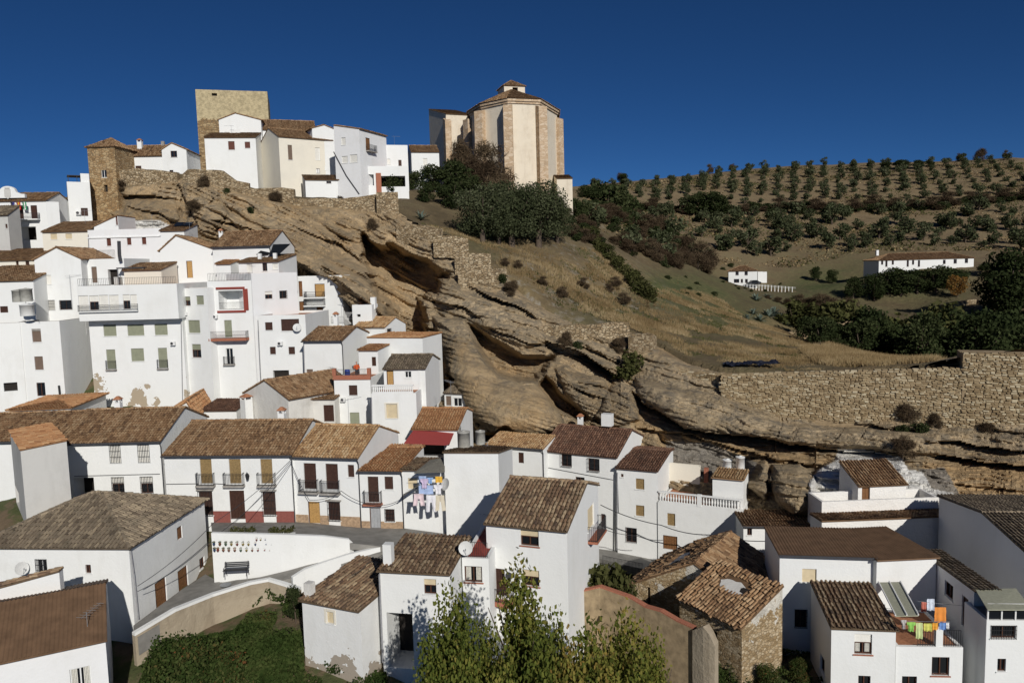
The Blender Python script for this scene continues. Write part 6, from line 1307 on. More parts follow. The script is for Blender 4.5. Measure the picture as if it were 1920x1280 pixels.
# trees in front of the church and along the rim of the hill
top_place(BIGO, 'olive_tree', 'large dense olive tree on the slope below the church', [(905, 352, 455, None, 1.0), (960, 345, 464, None, 1.0), (1010, 350, 465, None, 1.0), (985, 352, 448, None, 1.1), (935, 365, 460, None, .9), (1045, 382, 458, None, .9)], group='olives below the church', y0=112)
top_place(DARK, 'evergreen_tree', 'dark evergreen tree crowding the foot of the church wall', [(775, 320, 385, 150, 1.1), (815, 305, 385, 152, 1.15), (852, 300, 390, 152, 1.1), (800, 345, 400, 140, 1.1), (845, 340, 408, 140, 1.1), (735, 325, 362, 141, 1.0), (880, 330, 410, 145, 1.0)], group='evergreens beside the church', y0=112)
top_place(BROWN, 'bare_tree', 'leafless brown tree against the church apse', [(925, 272, 385, 160, .9), (905, 290, 390, 158, .9), (870, 262, 330, 168, .7)], group='bare trees at the apse', base_h=3.4, y0=112)
top_place(DARK, 'hillside_tree', 'dark bushy tree on the scrub slope right of the church', [(1085, 372, 420, 190, 1.2), (1110, 350, 400, 220, 1.2), (1140, 345, 395, 250, 1.2), (1160, 365, 400, 270, 1.2), (1080, 410, 450, 165, 1.2), (1130, 380, 420, 230, 1.3), (1170, 325, 345, 392, 1.0), (1100, 345, 370, 330, 1.2)], group='dark trees on the scrub slope', y0=130)
top_place(DARK, 'oak_tree', 'broad dark oak in the hedge line between the olive groves', [(1300, 362, 402, 330, 1.5), (1330, 358, 402, 330, 1.6), (1345, 365, 402, 328, 1.4), (1660, 303, 345, 415, 1.5), (1690, 298, 345, 415, 1.8), (1720, 300, 345, 415, 1.7), (1745, 303, 345, 420, 1.5)], group='oaks between the groves', y0=200)
top_place(BROWN, 'leafless_tree', 'leafless tree on the skyline of the olive hill', [(1332, 308, 330, 428, .8), (1372, 306, 322, 440, .8), (1520, 300, 314, 455, .8), (1600, 298, 312, 452, .8), (1800, 286, 306, 442, .8), (1838, 278, 304, 442, 1.0), (1884, 282, 300, 440, .8), (1165, 322, 345, 395, .8)], group='bare trees on the skyline', base_h=3.4, y0=300)
# hedge band of scrub between upper and lower groves
L = []
for i in range(84): x = 1190 + i * 8.8 + random.uniform(-6, 6); y = np.interp(x, [1190, 1350, 1600, 1750, 1920], [392, 398, 394, 390, 372]) + random.uniform(-5, 6); L.append((x, y - random.uniform(7, 17), y, None, 1.7))
top_place(SHRUB + BROWN[:1], 'scrub_bush', 'scrub bush in the hedge band across the olive hill', L, 'bush', 'scrub in the hedge band', y0=200)
# green and brown shrubs down the shoulder of the hill
L = [(1110 + i * 8.5 + random.uniform(-7, 7), 432 + i * 9 + random.uniform(-8, 4), 455 + i * 9.2, None, random.uniform(.9, 1.5)) for i in range(13)]
top_place(GSHRUB, 'evergreen_bush', 'leafy green bush running down the shoulder of the grass slope', L, 'bush', 'bushes on the shoulder', y0=110)
top_place(BROWN, 'brown_shrub', 'leafless purplish-brown shrub behind the grass slope', [(1225 + i * 14, 455 + (i % 3) * 10, 515 + (i % 2) * 12, 190 + i * 4, 1.1) for i in range(8)] + [(1075, 420, 450, 160, 1.2), (1110, 415, 455, 170, 1.2), (1150, 440, 480, 180, 1.2)], 'bush', 'brown shrubs behind the slope', base_h=3.4, y0=120)
L = [(random.uniform(1065, 1290), 0, 0, None, random.uniform(1.0, 1.6)) for i in range(95)]
L = [(x, (f := random.uniform(385, 455) + max(0, x - 1090) * .30) - random.uniform(14, 26), f, None, w_) for x, _, _, _, w_ in L]
top_place(BROWN + SHRUB, 'slope_scrub', 'dusky scrub bush on the saddle between the church and the olive hill', L, 'bush', 'scrub on the saddle', y0=125, base_h=2.8)
L = [(x, f - random.uniform(4, 9), f, None, 1.3) for x, f in [(random.uniform(930, 1230), random.uniform(475, 600)) for i in range(60)] if f > 470 + (x - 930) * .25 and f < 520 + (x - 930) * .4]
top_place(DRYB + BROWN[:1], 'dry_bush', 'low straw-coloured bush on the grass slope above the layered rock', L, 'bush', 'dry bushes on the slope', y0=100, base_h=1.0)
# trees in the ravine; their dark leaf colour stands in for its shade
L = []
for i in range(34): x = 1500 + i * 12.6 + random.uniform(-8, 8); Y_ = random.uniform(120, 172); L.append((x, random.uniform(572, 625) + (160 - Y_) * .25, None, Y_, random.uniform(.8, 1.2)))
top_place(DARK, 'ravine_tree', 'dark ivy-clad tree in the shaded ravine behind the long wall', L, 'tree', 'trees in the ravine')
top_place(GSHRUB, 'ravine_bush', 'yellow-green bush on the far edge of the ravine', [(1590, 570, None, 168, 1.1), (1490, 560, None, 175, 1.1), (1775, 570, None, 165, 1.1), (1540, 575, None, 160, 1.1), (1680, 590, None, 158, 1.1)], 'bush', 'green bushes by the ravine')
top_place(PINE, 'pine_tree', 'big dark pine beside the gate of the farm track', [(1890, 468, 575, 178, 1.0)], base_h=11, cat='tree')
top_place(AUT, 'autumn_tree', 'orange autumn tree by the farm track', [(1795, 515, 556, 205, 1.0)], base_h=5, cat='tree')
top_place(DARK, 'farm_tree', 'dark round tree in front of the farmhouse', [(1665, 502, 528, 216, 1.2), (1690, 500, 525, 214, 1.1), (1720, 506, 530, 213, 1.2), (1755, 498, 522, 212, 1.3), (1790, 500, 522, 212, 1.2), (1600, 520, 548, 216, 1.0), (1640, 515, 545, 214, 1.0), (1850, 490, 520, 215, 1.2), (1530, 500, 528, 245, 1.0), (1560, 505, 530, 240, 1.0)], group='trees around the farmhouse')
top_place(BROWN, 'terrace_shrub', 'brown shrub below the villa terrace', [(1440 + 18 * i, 552 + 3 * (i % 3), 585, 200 - 2 * i, 1.3) for i in range(9)], 'bush', 'shrubs below the villa terrace', base_h=3.4)
# ---- agaves
def agave_mesh(seed, n=34, L=1.5):
    rg = np.random.default_rng(seed); vs, fs, ts, c = [], [], [], 0
    for i in range(n):
        t = rg.random() * 6.28; el = rg.uniform(.15, 1.35); d = np.array([cos(t) * cos(el), sin(t) * cos(el), sin(el)]); s = np.cross(d, [0, 0, 1]); s /= np.linalg.norm(s); l = L * rg.uniform(.7, 1.1); u_ = np.cross(s, d)
        pts = [(0, .10), (.4, .13), (.8, .07), (1.0, .008)]; row = []
        for q, wd in pts: b = d * l * q + np.array([0, 0, -.18 * l * q * q]); row += [b - s * wd + u_ * .04, b, b + s * wd + u_ * .04]
        vs.append(np.array(row)); 
        for k in range(3):
            for j in range(2): fs.append([c + k * 3 + j, c + k * 3 + j + 1, c + k * 3 + j + 4, c + k * 3 + j + 3])
        ts.append(np.full(12, rg.random())); c += 12
    me = np_mesh('agave', np.concatenate(vs), np.array(fs), True, [('tint', 'POINT', np.concatenate(ts))]); me.materials.append(LM['agave']); return ('s', me)
AG = [agave_mesh(k) for k in range(3)]
for px, py, s in ((1418, 565, 1.6), (1440, 560, 1.3), (1412, 590, 1.3), (1440, 595, 1.8), (1462, 602, 1.6), (1425, 602, 1.4), (1475, 612, 1.2), (1400, 600, 1.1), (1452, 588, 1.4)):
    p = cast_up(px, py, 110.)
    if p is not None: put(AG[random.randrange(3)], 'agave', tuple(p), s, None, 'blue-grey agave rosette on the crest of the grass slope', 'plant', 'agaves on the crest')
p = cast_up(790, 412, 110.); put(AG[0], 'agave', tuple(p), 1.2, None, 'single agave beside the hilltop bastion', 'plant')
# ---- scrub clinging to walls and ledges
for i, (px, py, s) in enumerate([(300, 340, .8), (232, 352, 1.0), (386, 350, 1.1), (430, 362, .9), (520, 378, 1.1), (612, 352, .9), (530, 335, 1.0), (560, 350, .8), (640, 385, .9), (470, 395, .8), (365, 395, 1.1), (700, 425, .9), (940, 528, 1.2), (960, 545, 1.0), (1060, 645, 1.0), (1085, 648, .8), (1160, 650, .9), (1100, 625, .7), (1480, 742, .9), (1512, 748, 1.1), (1700, 790, 1.2), (1722, 812, 1.2), (1690, 845, 1.0), (1786, 710, .7), (1690, 808, 1.0), (1850, 805, .7), (1750, 790, .7), (1165, 700, .8)]):
    p = cliff_at(px, py); put(BROWN[i % 3] if i % 3 else SHRUB[i % 3], 'wall_shrub', (p[0], p[1] - .4, p[2] - .6), s * .62, None, 'dry shrub clinging to the rock face or its retaining walls', 'bush', 'shrubs on the cliff')
p = cliff_at(1180, 690); put(GSHRUB[1], 'ledge_bush', (p[0], p[1] - 1, p[2] - 1.5), 1.7, None, 'tall grey-green bush below the jutting wall corner', 'bush')
# ---- dry grass on the slope (uncountable)
def grass_patch(name, poly, n, h, leaf, seed, fn=ground_up, box=(-30, 60, 85, 180), wid=.05, jit=.35, label=''):
    rg = np.random.default_rng(seed); x = rg.uniform(box[0], box[1], n * 6); y = rg.uniform(box[2], box[3], n * 6); z = fn(x, y); a, b = proj_arr(x, y, z); k = inside(a, b, poly) & (fbm(x * .25 + seed, y * .25, 3) > .42) & (y > np.interp(960 + x / y * F_PX, RIM[:, 0], RIM[:, 2]) + 2.2)
    x, y, z = x[k][:n], y[k][:n], z[k][:n]; m_ = len(x); vs = []
    for j in range(3):
        t = rg.random(m_) * 6.28; hh = h * rg.uniform(.5, 1.4, m_); ox = rg.normal(0, .12, m_); oy = rg.normal(0, .12, m_); lx = rg.normal(0, jit, m_) * hh; ly = rg.normal(0, jit, m_) * hh
        b0 = np.stack([x + ox - cos(0) * wid, y + oy, z - .05], 1); b1 = np.stack([x + ox + wid, y + oy, z - .05], 1); tp = np.stack([x + ox + lx, y + oy + ly, z + hh], 1); vs.append(np.stack([b0, b1, tp], 1))
    v = np.concatenate(vs).reshape(-1, 3); f = np.arange(len(v)).reshape(-1, 3); tint = np.repeat(np.tile(np.clip(fbm(x * .3, y * .3, 2) + rg.normal(0, .15, m_), 0, 1), 3), 3)
    o = link(name, np_mesh(name, v, f, False, [('tint', 'POINT', tint)]), LM[leaf]); return tag(o, label, 'grass', kind='stuff')
SL = [(745, 410), (900, 440), (1060, 460), (1120, 470), (1230, 540), (1340, 550), (1400, 600), (1560, 650), (1720, 690), (1450, 702), (1240, 680), (1180, 612), (1000, 560), (900, 500), (790, 430)]
grass_patch('dry_grass', SL, 26000, .38, 'dry', 3, label='dry tan grass on the slope behind the walls', wid=.04)
grass_patch('green_grass', SL, 9000, .22, 'green', 5, label='short green grass on the slope behind the walls', wid=.05)
grass_patch('tall_dry_grass', [(1500, 660), (1560, 645), (1700, 665), (1790, 690), (1640, 698), (1540, 690)], 9000, .9, 'dry', 8, box=(30, 60, 74, 130), label='tall pale reeds behind the long stone wall')
grass_patch('reddish_grass', [(940, 480), (1030, 500), (1090, 540), (1010, 550), (930, 505)], 7000, .7, 'dry', 9, label='tall rusty grass beside the terrace steps')
HP = [(1090, 352), (1300, 332), (1500, 313), (1920, 300), (1920, 470), (1640, 470), (1500, 500), (1340, 500), (1200, 470), (1100, 420)]
def far_tufts(name, label, leaf, n, seed, h):
    rg = np.random.default_rng(seed); x = rg.uniform(20, 330, n * 5); y = rg.uniform(190, 470, n * 5); z = ground_up(x, y); a, b = proj_arr(x, y, z); k = inside(a, b, HP) & (fbm(x * .05 + seed, y * .05, 4) > .47); C = np.stack([x, y, z + .1], 1)[k][:n]; v, f = quads(C, h, rg, 1.4, .2); o = link(name, np_mesh(name, v, f, False, [('tint', 'POINT', np.repeat(rg.random(len(C)), 4))]), LM[leaf]); return tag(o, label, 'grass', kind='stuff')
far_tufts('hill_weeds', 'weeds and low scrub between the olive trees', 'green', 15000, 2, .7); far_tufts('hill_dry_weeds', 'dry weeds between the olive trees', 'dry', 15000, 3, .6)
L = [(random.uniform(1230, 1480), 0, 0, None, 1.3) for i in range(45)]; L = [(x, (f := random.uniform(500, 560)) - random.uniform(4, 10), f, None, 1.4) for x, *_ in L]
top_place(SHRUB + DRYB, 'meadow_bush', 'small bush in the rough meadow before the villa', L, 'bush', 'bushes in the meadow', y0=150)
# ---- front: poplars, ivy bank, bushes
POP = [tree_proto('poplar', '', 'poplar', seed=700 + k, h=10, wd=5.4, n=11500, size=.21, ncl=52, low=.04, shape='column', trunk_r=.14, fork=.55, aspect=1.05, shell=.35) for k in range(3)]
POPL = [(842, 1092, 36.5, 1.0), (905, 1165, 36, .75), (978, 1062, 37.5, 1.15), (1030, 1140, 36.5, .9), (1100, 1180, 35, .95), (1165, 1150, 37, 1.0), (1222, 1170, 37, .8), (805, 1190, 35.5, .8), (1060, 1200, 34.5, .9), (940, 1200, 34.5, .9), (870, 1175, 35, .9), (1130, 1195, 35, 1.0), (1190, 1215, 35, .9), (1010, 1190, 34, .9)]
labs = ['poplar with a pointed crown in front of the open shed bay', 'low poplar between the shed bay and the brick balcony', 'tallest poplar, partly covering the brick balcony and lower blind', 'poplar right of the tallest one before the white corner', 'bushy yellowing poplar before the mud wall', 'golden poplar in front of the brown garden wall', 'small poplar nearest the ruin doorway'] + ['young poplar filling the gully in front of the taller poplars'] * 12
for i, (px, pt, Y_, w_) in enumerate(POPL):
    q = at(px, pt, Y_); zb_ = zsurf(ground_low, q[0], Y_); s = (q[2] - zb_) / 10.2; put(POP[i % 3], 'poplar_tree', (q[0], Y_, zb_ - .2), min(1.05, max(.55, w_ * .78)), None, labs[i], 'tree', 'poplars in the gully', sz=s)
def ivy(name, label, poly, n, size, leaf, seed, box, thick=.5, fn=ground_low):
    rg = np.random.default_rng(seed); x = rg.uniform(box[0], box[1], n * 8); y = rg.uniform(box[2], box[3], n * 8); hgt_ = thick * (fbm(x * .7 + 3, y * .7, 3) * 2 - .3); z = fn(x, y) + hgt_ * rg.random(len(x)); a, b = proj_arr(x, y, z); k = inside(a, b, poly) & (fbm(x * .45 + seed, y * .45 + 2, 3) > .45); C = np.stack([x, y, z], 1)[k][:n]
    v, f = quads(C, size, rg, 1.1, .25); o = link(name, np_mesh(name, v, f, False, [('tint', 'POINT', np.repeat(np.clip(fbm(C[:, 0] * .6, C[:, 1] * .6 + 7, 3) * .75 + rg.random(len(C)) * .35 - .05, 0, 1), 4))]), LM[leaf]); return tag(o, label, 'plants', kind='stuff')
ivy('ivy', 'tangle of ivy and brambles on the bank below the ramp', [(250, 1290), (330, 1200), (440, 1180), (500, 1100), (545, 1110), (565, 1150), (572, 1300), (250, 1300)], 20000, .2, 'ivy', 2, (-24, -8, 36, 55), .9)
ivy('weeds', 'green weeds around the foot of the old cottage', [(560, 1225), (720, 1225), (730, 1300), (560, 1300)], 5000, .14, 'ivy', 4, (-14, -4, 36, 48), .5)
ivy('weeds', 'weeds and nettles below the ruin and the long white house', [(1230, 1190), (1560, 1225), (1560, 1300), (1200, 1300)], 9000, .16, 'ivy', 6, (4, 24, 36, 52), .7)
top_place(BANK, 'bank_bush', 'dense green bush at the bottom of the bank', [(330, 1185, None, 45.5, 1.0), (375, 1200, None, 45, 1.0), (300, 1215, None, 44.5, .9), (350, 1230, None, 43, 1.0), (410, 1215, None, 44, 1.0)], 'bush', 'bushes at the foot of the bank', fn=ground_low, base_h=4.5)
top_place(DARK, 'clipped_tree', 'small dark clipped tree at the bend of the ramp', [(551, 1093, None, 51.5, .5)], fn=ground_low)
top_place(BANK, 'corner_bush', 'dark bush against the base of the long white house', [(1380, 1232, None, 47, 1.1), (1440, 1245, None, 46, 1.0), (1500, 1228, None, 47, 1.0), (1340, 1240, None, 47, 1.0)], 'bush', 'bushes below the ruin', fn=ground_low, base_h=4.5)
top_place(GSHRUB, 'wall_bush', 'leafy bush spilling over the brown garden wall', [(1140, 1072, None, 53, .7), (1100, 1088, None, 52.6, .6), (1165, 1082, None, 54, .6)], 'bush', 'bushes over the garden wall', fn=ground_low)
# ================================================================ small things
def cyl_tank(name, label, px, py, Y, r, h, mat='tankgrey', group=None, z=None):
    p = at(px, py, Y); mb = MB(); mb.lathe([(r * .96, 0), (r, .05), (r, h - .1), (r * 1.06, h - .1), (r * 1.06, h)], n=18); o = mb.build(name, M[mat], None, tuple(p), True); tag(o, label, 'tank', group)
    m2 = MB(); m2.lathe([(r * 1.05, h - .01), (r * .6, h + .05), (.12, h + .07), (.12, h + .12), (0.001, h + .12)], n=18); m2.build('lid', M[mat], o, None, True); m3 = MB(); m3.path([(r, 0, .15), (r + .2, 0, .15), (r + .2, 0, -.4)], .03); m3.build('outlet_pipe', M['zinc'], o); return o
cyl_tank('water_tank', 'wide grey water tank on the tiled coping of the blank house', 870, 839, 67, .55, 1.45)
cyl_tank('water_tank', 'slim grey water tank behind the gable of the awning house', 901, 832, 72, .45, 1.25)
cyl_tank('water_tank', 'small grey water tank half hidden against the awning house gable', 857, 818, 74, .4, 1.0)
cyl_tank('water_tank', 'tall pale water tank behind the terrace hut under the rock', 1388, 884, 74, .42, 1.5, 'white2')
cyl_tank('water_tank', 'low white water tank on the terrace hut roof', 1364, 878, 75, .45, .9, 'white2')
cyl_tank('water_tank', 'round lidded water tank on the grey parapet terrace, paired with another', 35, 566, 89.5, .62, 1.35, 'tankgrey', 'tanks on the parapet terrace')
cyl_tank('water_tank', 'round lidded water tank on the grey parapet terrace, paired with another', 50, 565, 89.5, .66, 1.45, 'tankgrey', 'tanks on the parapet terrace')
cyl_tank('water_tank', 'squat white water tank under the two lidded tanks', 52, 592, 89, .75, 1.3, 'white2')
# ---- bench
p = at(443, 1078, 55.3); b = empty('park_bench', tuple(p), radians(3), 'black slatted iron bench in front of the flower pot wall', 'bench')
for i in range(4):
    mb = MB(); mb.box((-.9, -.22 + .115 * i, .42), (.9, -.13 + .115 * i, .455)); mb.build('seat_slat', M['iron'], b)
for i in range(3):
    mb = MB(); mb.hexa([(-.9, .25 + .03 * i, .58 + .12 * i), (.9, .25 + .03 * i, .58 + .12 * i), (.9, .275 + .03 * i, .58 + .12 * i), (-.9, .275 + .03 * i, .58 + .12 * i), (-.9, .265 + .03 * i, .67 + .12 * i), (.9, .265 + .03 * i, .67 + .12 * i), (.9, .29 + .03 * i, .67 + .12 * i), (-.9, .29 + .03 * i, .67 + .12 * i)]); mb.build('back_slat', M['iron'], b)
for s in (-1, 1):
    mb = MB(); x = s * .82; mb.path([(x, -.24, 0), (x, -.2, .42), (x, .24, .42), (x, .36, .95)], .03); mb.path([(x, .24, .42), (x, .32, 0)], .03); mb.path([(x, -.22, .42), (x, -.24, .63), (x, .27, .63)], .025); mb.build('leg_frame', M['iron'], b)
# ---- flower pots on the plaza wall
PC = [plain('pot_' + n, c, .7) for n, c in (('blue', (.06, .11, .26)), ('terracotta', (.36, .14, .07)), ('yellow', (.5, .36, .06)), ('green', (.07, .17, .08)), ('red', (.33, .04, .03)))]
a_, b_ = at(396, 1000, 56.5), at(655, 1012, 57.2)
def on_plaza(px, py):
    d = ray(px, py); u = (b_ - a_)[:2]; n = np.array([-u[1], u[0]]); t = (a_[:2] @ n) / (d[:2] @ n); return d * t + np.array([0, 0, CAM_H])
pot = MB(); pot.lathe([(.001, 0), (.055, 0), (.09, .15), (.1, .15), (.1, .18), (.08, .17)], n=9); POTM = []
for c in PC: me = pot.mesh('flower_pot', True); me.materials.append(c); POTM.append(me)
rg = np.random.default_rng(3); cc, kk = cloud([(0, 0, .26, .13, .1, .12)], 46, rg, .3); lv, lf = quads(cc, .07, rg); PLM = []
for leaf in ('ivy', 'green', 'autumn'): me = np_mesh('plant', lv, lf, False, [('tint', 'POINT', np.repeat(rg.random(46), 4))]); me.materials.append(LM[leaf]); PLM.append(me)
P1 = [95, 143, 190, 235, 281, 328, 372, 427, 514, 557, 606, 652, 702, 744]; P2 = [100, 127, 171, 215, 262, 310, 356, 402, 448, 502, 543, 590, 634, 680]; P0 = [437, 470, 508]
for row, ys in ((P1, 167), (P2, 215), (P0, 131)):
    for x in row:
        q = on_plaza(380 + x / 4.2675, 980 + (ys + 10) / 4.2675); k = random.randrange(5); o = link('flower_pot', POTM[k], None, None, (q[0], q[1] - .12, q[2])); tag(o, 'little painted flower pot hung on the white plaza wall', 'flower pot', 'pots on the plaza wall')
        pl = bpy.data.objects.new('plant', PLM[random.randrange(3)]); COL.objects.link(pl); pl.parent = o
        m_ = MB(); m_.lathe([(.105, .09), (.112, .1), (.105, .11)], n=9); m_.tube((0, .1, .1), (0, .125, .1), .012, .012, 4); m_.build('ring', M['iron'], o)
for px, nm in ((455, 'low straggly planter shrub over the pots on the plaza wall'), (528, 'wider planter shrub at the stepped end of the plaza wall')):
    q = at(px, 1000, 57.3); e = empty('planter', (q[0], q[1], q[2] - .1), 0, nm, 'planter'); mb = MB(); mb.box((-1.0, -.2, -.3), (1.0, .2, .12)); mb.build('trough', M['white'], e); rg = np.random.default_rng(px); C_, k_ = cloud([(x, 0, .3 + .15 * (i % 2), .3, .22, .28) for i, x in enumerate(np.linspace(-.8, .8, 6))], 420, rg, .1); v, f = quads(C_, .11, rg, 1.8); o = link('shrub', np_mesh('shrub', v, f, False, [('tint', 'POINT', np.repeat(rg.random(420), 4))]), LM['green'], e)
# ---- manhole, lamp, cables
q = at(423, 1096, 54.9); mb = MB(); mb.lathe([(.001, .03), (.4, .03), (.4, .0)], n=20); tag(mb.build('manhole_cover', M['steel'], None, (q[0], q[1], q[2] + .01)), 'round grey manhole cover in the ramp near the bench', 'manhole cover')
u, v = A3.uv('f', 468, 897); m = MB(); c = A3.loc('f', u, v, -.45); m.lathe([(.001, 0), (.1, .05), (.17, .45), (.19, .47), (.05, .62), (.02, .7)], c=c, n=6); lo = m.build('wall_lantern', M['iron'], A3.root); m = MB(); m.path([A3.loc('f', u, v + .3, 0), A3.loc('f', u, v - .05, -.25), A3.loc('f', u, v, -.45)], .02); m.build('bracket', M['iron'], lo)
def cable(name, label, pts, r=.025, sag=.3, mat='gutter'):
    P = [at(*p) for p in pts]; mb = MB()
    for a, b in zip(P, P[1:]):
        n = 10; L = [a + (b - a) * i / n - np.array([0, 0, sag * 4 * (i / n) * (1 - i / n)]) for i in range(n + 1)]; mb.path([tuple(x - P[0]) for x in L], r, 4)
    return tag(mb.build(name, M[mat], None, tuple(P[0])), label, 'cable')
cable('cable', 'thick black cable sagging along the houses under the rock', [(1126, 946, 72.5), (1240, 984, 69.5), (1330, 1002, 67), (1460, 1013, 61.5)], .045, .25)
cable('cable', 'thinner cable below the thick one along the lower street', [(1128, 990, 71.5), (1194, 1004, 69.5), (1243, 1012, 68.5)], .03, .15)
cable('cable', 'overhead cable from the corner house up to the row-house eaves', [(258, 1098, 49.6), (400, 980, 58.5), (545, 862, 63.6)], .022, .3)
cable('cable', 'second overhead cable beside the first up to the eaves', [(258, 1108, 49.6), (410, 1000, 58), (547, 866, 63.6)], .022, .4)
cable('cable', 'looped cable across the front of the pale-roofed row house', [(545, 865, 63.6), (580, 937, 63.1), (640, 920, 62.4), (700, 945, 62), (752, 935, 61.6)], .025, .25)
cable('cable', 'cable crossing the street from the brick-balcony chimney', [(735, 1025, 55), (690, 1055, 50), (660, 1078, 47)], .02, .1)
for h_, k_, pts in ((A3, 'f', [(312, 907), (371, 906)]), (A3, 'f', [(402, 906), (422, 907)]), (A2, 'f', [(140, 892), (300, 888)]), (D1, 'f', [(1016, 874), (1085, 887), (1150, 899)]), (D2, 'f', [(1158, 898), (1160, 960)])): h_.pipe(k_, pts, 'gutter', .03, 'wall_cable', -.04)
H5.pipe('f', [(760, 845), (765, 855)], 'steel', .03, 'dish_post')
D3.aerial(5.2, -.3, 2.6, 2.6, 2.7); D3.aerial(3.0, -.5, 1.0, 2.4, 2.7); B1.aerial(7.2, -.3, 1.2, 2.0, .3); C5.aerial(6.2, -.8, .2, 2.2, 2.8); I5.aerial(4.2, -.4, 2.0, 3.5, .2); B3.aerial(6.0, 1.0, B3.h, 1.2, 1.0)
r = House.railing(D3, [D3.lpt(at(1130, 1062, 70.6)), D3.lpt(at(1205, 1078, 68.2))], 1.1, 'iron', 'street_railing', .14); bpy.context.view_layer.update(); mw = r.matrix_world.copy(); r.parent = None; r.matrix_world = mw; tag(r, 'dark iron railing along the lower street above the ruin', 'railing')
# ---- washing
def cloth(name, label, px0, py0, px1, py1, Y, col, cat='laundry', shape='sheet', group=None):
    a, b, c = at(px0, py0, Y), at(px1, py0, Y), at((px0 + px1) / 2, py1, Y); w_ = np.linalg.norm((b - a)[:2]); h_ = max(.15, (a[2] + b[2]) / 2 - c[2]); nx, ny = 9, 7; ph = random.random() * 6; V_, F_ = [], []
    for t, s in ((0, 1), (.012, -1)):
        for j in range(ny + 1):
            for i in range(nx + 1):
                x = w_ * i / nx; z = -h_ * j / ny; y = .05 * sin(i * 1.3 + ph) * (.3 + j / ny) + .02 * sin(j * 2 + ph)
                if shape == 'trousers' and j > 2: 
                    mid = w_ / 2; g_ = .09 * (j - 2) / ny * w_ * 2; x = x - g_ if i < nx / 2 else x + g_
                if shape == 'shirt' and j > 2: x = w_ * .2 + x * .6
                V_.append((x, y + t, z + (b - a)[2] * i / nx))
    st = (nx + 1) * (ny + 1)
    for k in range(2):
        for j in range(ny):
            for i in range(nx):
                if shape == 'trousers' and j > 2 and i == nx // 2: continue
                q = k * st + j * (nx + 1) + i; f = (q, q + 1, q + nx + 2, q + nx + 1); F_.append(f if k == 0 else f[::-1])
    me = bpy.data.meshes.new(name); me.from_pydata(V_, [], F_); me.polygons.foreach_set('use_smooth', [True] * len(me.polygons)); me.update(); o = link(name, me, plain('cloth_' + name, col, .95, .06), None, tuple(a)); return tag(o, label, cat, group)
Yl = 60.3
for nm, lb, x0, y0, x1, y1, dy, col, sh in [
    ('blue_towel', 'faded blue towel on the upper washing line by the blank house', 785, 892, 799, 908, 0, (.32, .42, .62), 'sheet'), ('lilac_shirt', 'lilac shirt on the upper washing line', 788, 897, 803, 915, -.35, (.55, .46, .62), 'shirt'), ('blue_shirt', 'mid-blue shirt on the washing line next to the orange cloth', 800, 895, 812, 906, .1, (.24, .38, .62), 'shirt'), ('orange_towel', 'orange-yellow towel on the washing line', 816, 893, 829, 904, 0, (.72, .42, .06), 'sheet'),
    ('blue_sheet', 'pale blue sheet hanging in the middle of the washing lines', 785, 909, 812, 926, -.2, (.36, .46, .68), 'sheet'), ('white_shirt', 'white shirt beside the satellite dish on the washing line', 813, 908, 830, 926, -.3, (.72, .71, .74), 'shirt'), ('pink_trousers', 'pale pink trousers on the lowest washing line', 776, 925, 794, 948, -.6, (.72, .58, .60), 'trousers'), ('white_trousers', 'long white trousers on the lowest washing line', 799, 928, 816, 959, -.6, (.74, .73, .76), 'trousers'), ('beige_trousers', 'beige trousers on the lowest washing line', 817, 928, 833, 957, -.6, (.62, .56, .44), 'trousers')]:
    cloth(nm, lb, x0, y0, x1, y1, Yl + dy, col, shape=sh)
for i, (yy, dy) in enumerate(((891.5, 0), (908, -.3), (926, -.6))): cable('washing_line', ['top', 'middle', 'lowest'][i] + ' washing line between the tarpaulin porch and the blank house', [(772, yy, Yl + dy), (836, yy, Yl + dy)], .012, .02, 'steel')
Ye = 43.4
for nm, lb, x0, y0, x1, y1, dy, col, sh in [
    ('orange_towel', 'big orange towel over the terrace beside the white annex', 1753, 1138, 1774, 1166, 1.2, (.75, .28, .06), 'sheet'), ('grey_top', 'grey top on the terrace railing line', 1690, 1162, 1700, 1178, 0, (.5, .48, .46), 'shirt'), ('green_top', 'bright green top on the terrace line', 1701, 1166, 1717, 1183, 0, (.28, .55, .12), 'shirt'), ('lime_dress', 'long pale lime dress on the terrace line', 1718, 1167, 1730, 1197, 0, (.58, .66, .32), 'sheet'), ('yellow_towel', 'yellow-green towel on the terrace line', 1732, 1168, 1747, 1183, 0, (.62, .60, .14), 'sheet'), ('orange_cloth', 'small orange cloth on the terrace line', 1748, 1167, 1759, 1180, 0, (.75, .36, .05), 'sheet'), ('blue_cloth', 'blue cloth on the terrace line', 1761, 1166, 1774, 1180, 0, (.16, .28, .55), 'sheet'), ('white_cloth', 'white cloth at the end of the terrace line', 1774, 1166, 1780, 1178, 0, (.75, .75, .75), 'sheet'), ('pale_blue_sheet', 'pale blue sheet drying at the back of the terrace', 1738, 1122, 1752, 1144, 2.6, (.62, .68, .78), 'sheet'), ('red_cloth', 'red checked cloth at the back of the terrace', 1728, 1128, 1738, 1146, 2.6, (.5, .16, .12), 'sheet')]:
    cloth(nm, lb, x0, y0, x1, y1, Ye + dy, col, shape=sh)
cable('washing_line', 'front washing line across the terrace railing', [(1688, 1163, Ye), (1782, 1164, Ye)], .012, .03, 'steel'); cable('washing_line', 'rear washing line of the terrace', [(1720, 1126, Ye + 2.6), (1826, 1136, Ye + 2.6)], .012, .03, 'steel')
